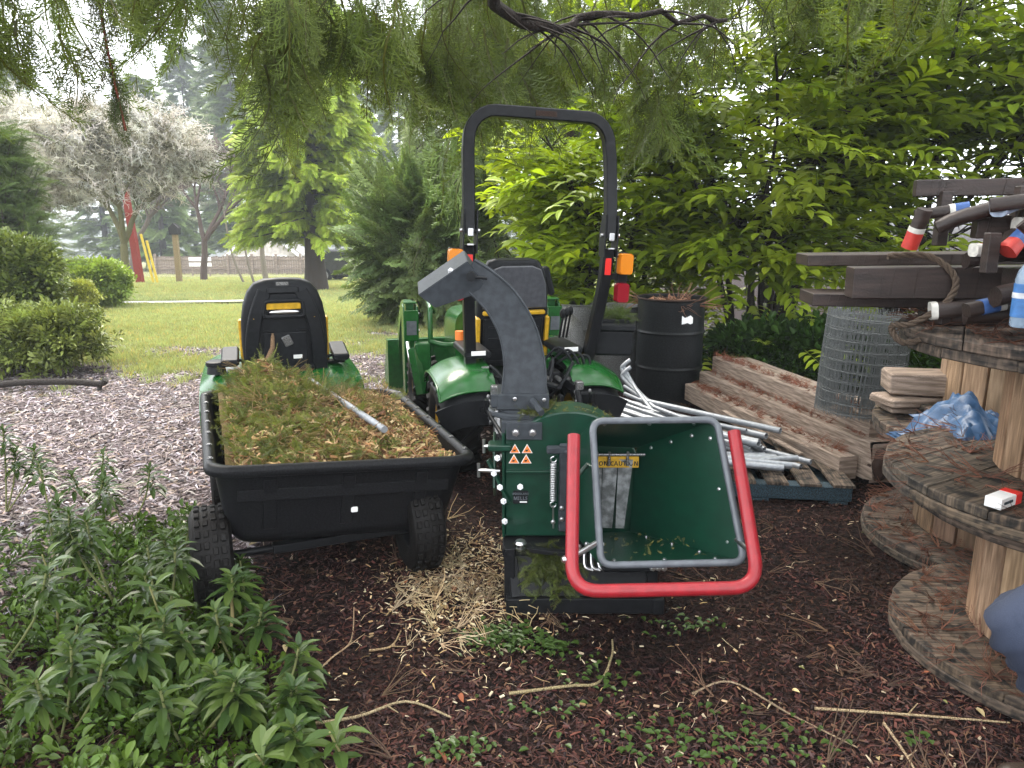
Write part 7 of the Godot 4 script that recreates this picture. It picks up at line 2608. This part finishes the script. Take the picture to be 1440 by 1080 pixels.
# ------------------------------------------------------------------ litter that nobody could count
func ground_litter() -> void:
	R.seed = 1501
	var shard := G.new()
	shard.quad(Vector3(-0.016, 0, -0.0022), Vector3(0, 0.003, -0.003), Vector3(0, 0.003, 0.003), Vector3(-0.016, 0, 0.0016))
	shard.quad(Vector3(0, 0.003, -0.003), Vector3(0.017, 0.0, -0.001), Vector3(0.017, 0, 0.002), Vector3(0, 0.003, 0.003))
	var chunk := G.new()
	chunk.box(Vector3.ZERO, Vector3(0.02, 0.005, 0.008), 0.0012, Basis(Vector3.UP, 0.3))
	var needle := G.new()
	needle.quad(Vector3(-0.03, 0, 0), Vector3(0, 0.004, 0.006), Vector3(0, 0.004, 0.0085), Vector3(-0.03, 0, 0.002))
	needle.quad(Vector3(0, 0.004, 0.006), Vector3(0.03, 0.0, -0.002), Vector3(0.03, 0, 0.0), Vector3(0, 0.004, 0.0085))
	var ms := [shard.mesh(), chunk.mesh(), needle.mesh()]
	var xf := []
	var cols := []
	var pal := [Color(0.058, 0.022, 0.018), Color(0.036, 0.016, 0.0145), Color(0.085, 0.034, 0.026), Color(0.026, 0.016, 0.0155), Color(0.105, 0.056, 0.036), Color(0.06, 0.035, 0.031)]
	for k in 150000:
		var z := -1.5 - 6.5 * pow(R.randf(), 1.7)
		var x := rf(-1.0, 1.0) * (1.3 - z * 0.75)
		var w := path_w(x, z)
		if R.randf() < w or R.randf() < lawn_w(x, z) or x > 4: continue
		xf.append(aim(Vector3(rf(-1, 1), rf(-0.35, 0.35), rf(-1, 1)), rf(-0.6, 0.6), rf(0.3, 1.15), Vector3(x, bump(x, z) + 0.004, z)))
		var wet := 0.95 + 1.5 * NZ.get_noise_2d(x * 70 + 300, z * 70)
		cols.append(tint(pal[R.randi() % 6] * clampf(wet, 0.4, 1.5) * 0.85, 0.35) if R.randf() > 0.012 else Color(0.4, 0.32, 0.22))
	var o := stuff("bark_mulch", "dark red brown bark mulch covering the yard floor")
	spread(o, "bark_shards", ms, M.litter, xf, cols)
	# bleached chips on the path
	xf = []
	cols = []
	pal = [Color(0.29, 0.25, 0.26), Color(0.2, 0.165, 0.17), Color(0.4, 0.36, 0.37), Color(0.13, 0.1, 0.1), Color(0.32, 0.25, 0.21)]
	for k in 90000:
		var z := -2.8 - 8.5 * pow(R.randf(), 1.3)
		var x := rf(-7.5, 1.5)
		if R.randf() > path_w(x, z) * (1.0 - 0.8 * lawn_w(x, z)) or x < z * 0.75 - 0.5: continue
		xf.append(aim(Vector3(rf(-1, 1), rf(-0.3, 0.3), rf(-1, 1)), rf(-0.6, 0.6), rf(0.8, 2.4), Vector3(x, bump(x, z) + 0.006, z)))
		cols.append(tint(pal[R.randi() % 5], 0.3))
	o = stuff("path_chips", "bleached grey wood chips covering the path on the left")
	spread(o, "chip_litter", ms, M.litter, xf, cols)
	# fresh pale chips and straw between cart and chipper
	xf = []
	cols = []
	for k in 2600:
		var x := -0.2 + R.randfn(0, 0.2)
		var z := -3.1 + R.randfn(0, 0.28)
		if R.randf() < 0.1:
			x = rf(-0.6, 0.9)
			z = rf(-3.2, -2.2)
		xf.append(aim(Vector3(rf(-1, 1), rf(-0.2, 0.3), rf(-1, 1)), rf(-0.6, 0.6), rf(0.3, 1.1), Vector3(x, bump(x, z) + 0.01, z)))
		cols.append(tint([Color(0.5, 0.38, 0.22), Color(0.3, 0.2, 0.1), Color(0.62, 0.52, 0.34), Color(0.2, 0.12, 0.07)][k % 4], 0.25))
	o = stuff("fresh_chips", "pale fresh chips and straw between cart and chipper")
	spread(o, "pale_chips", ms, M.litter, xf, cols)
	xf = []
	cols = []
	for k in 55:
		var x := -0.22 + R.randfn(0, 0.17)
		var z := -3.05 + R.randfn(0, 0.25)
		xf.append(aim(Vector3(rf(-1, 1), rf(-0.05, 0.12), rf(-1, 1)), rf(0, 6), rf(0.12, 0.32), Vector3(x, bump(x, z) + 0.012, z)))
		cols.append(tint(Color(0.42, 0.32, 0.19), 0.35))
	spread(o, "straw_stems", S.twigs, M.litter, xf, cols)
	# thin dead twigs over mulch and path
	xf = []
	cols = []
	for k in 330:
		var z := -1.7 - 6.0 * pow(R.randf(), 1.4)
		var x := rf(-1.0, 1.0) * (1.2 - z * 0.72)
		xf.append(aim(Vector3(rf(-1, 1), rf(-0.04, 0.06), rf(-1, 1)), rf(0, 6), rf(0.12, 0.4), Vector3(x, bump(x, z) + 0.008, z)))
		cols.append(tint(Color(0.2, 0.13, 0.09) if path_w(x, z) < 0.5 else Color(0.42, 0.37, 0.33), 0.4))
	o = stuff("twig_litter", "thin dead twigs strewn over mulch and path")
	spread(o, "dead_twigs", S.twigs, M.twig, xf, cols)
	# fallen leaves under the patch and by the hedge
	xf = []
	cols = []
	for k in 420:
		var z := -1.8 - 9.0 * pow(R.randf(), 1.3)
		var x := rf(-1.0, 1.0) * (1.2 - z * 0.72)
		xf.append(aim(Vector3(rf(-1, 1), rf(-0.2, 0.2), rf(-1, 1)), rf(-0.5, 0.5), rf(0.15, 0.4), Vector3(x, bump(x, z) + 0.008, z)))
		cols.append(tint([Color(0.22, 0.08, 0.04), Color(0.16, 0.09, 0.05), Color(0.42, 0.34, 0.18), Color(0.16, 0.17, 0.06)][k % 4], 0.3))
	o = stuff("leaf_litter", "scattered fallen leaves on mulch and lawn")
	spread(o, "fallen_leaves", [S.leaf, S.lance], M.litter, xf, cols)
	# green undergrowth among the front plants
	xf = []
	cols = []
	for k in 480:
		var t := R.randf()
		var z := lerpf(-1.75, -3.6, t) + rf(-0.2, 0.2)
		var x := lerpf(-0.55, -1.6, t) - absf(R.randfn(0, 0.55))
		xf.append(aim(Vector3(rf(-1, 1), rf(0, 0.8), rf(-1, 1)), rf(-0.6, 0.6), rf(0.4, 0.75), Vector3(x, bump(x, z) + rf(0, 0.06), z)))
		cols.append(tint(Color(1.5, 1.5, 0.9), 0.4))
	o = stuff("undergrowth", "low mixed green growth under the spurge patch")
	spread(o, "small_leaves", S.bush, M.leaf, xf, cols)
	# grass
	var tuft := G.new()
	for k in 9:
		var a := TAU * k / 9.0
		var d := Vector3(cos(a) * rf(0.2, 0.7), 1, sin(a) * rf(0.2, 0.7)).normalized()
		tuft.col = Color(1, 1, 1) * rf(0.8, 1.2)
		blade(tuft, Vector3(cos(a), 0, sin(a)) * rf(0.01, 0.04), d, d.cross(Vector3(cos(a + 1), 0, sin(a + 1))).normalized(), rf(0.03, 0.06), 0.0028, 0.2)
	xf = []
	cols = []
	for k in 120000:
		var z := -5.6 - 32.0 * pow(R.randf(), 1.6)
		var x := rf(-0.62, 0.12) * -z
		if R.randf() > lawn_w(x, z) or (x > -10.3 and x < -5.1 and absf(z + 17.8) < 0.75 + 0.1 * (x + 7.7)): continue
		xf.append(Transform3D(Basis(Vector3.UP, rf(0, 6)).scaled(Vector3.ONE * rf(0.6, 1.3) * (1.0 - z * 0.03)), Vector3(x, bump(x, z) if z > -40 else gh(x, z), z)))
		cols.append(tint(Color(1.0, 1.0, 1.0), 0.3) if R.randf() > 0.12 else tint(Color(1.5, 1.05, 0.9), 0.2))
	o = stuff("lawn_grass", "short wet green grass of the lawn")
	many(o, "grass_tufts", tuft.mesh(), M.grass, xf, cols)

func stuff(called: String, label: String) -> Node3D:
	var o := Node3D.new()
	o.name = numbered(called)
	add_child(o)
	o.set_meta("kind", "stuff")
	o.set_meta("label", label)
	o.set_meta("category", "ground cover")
	return o
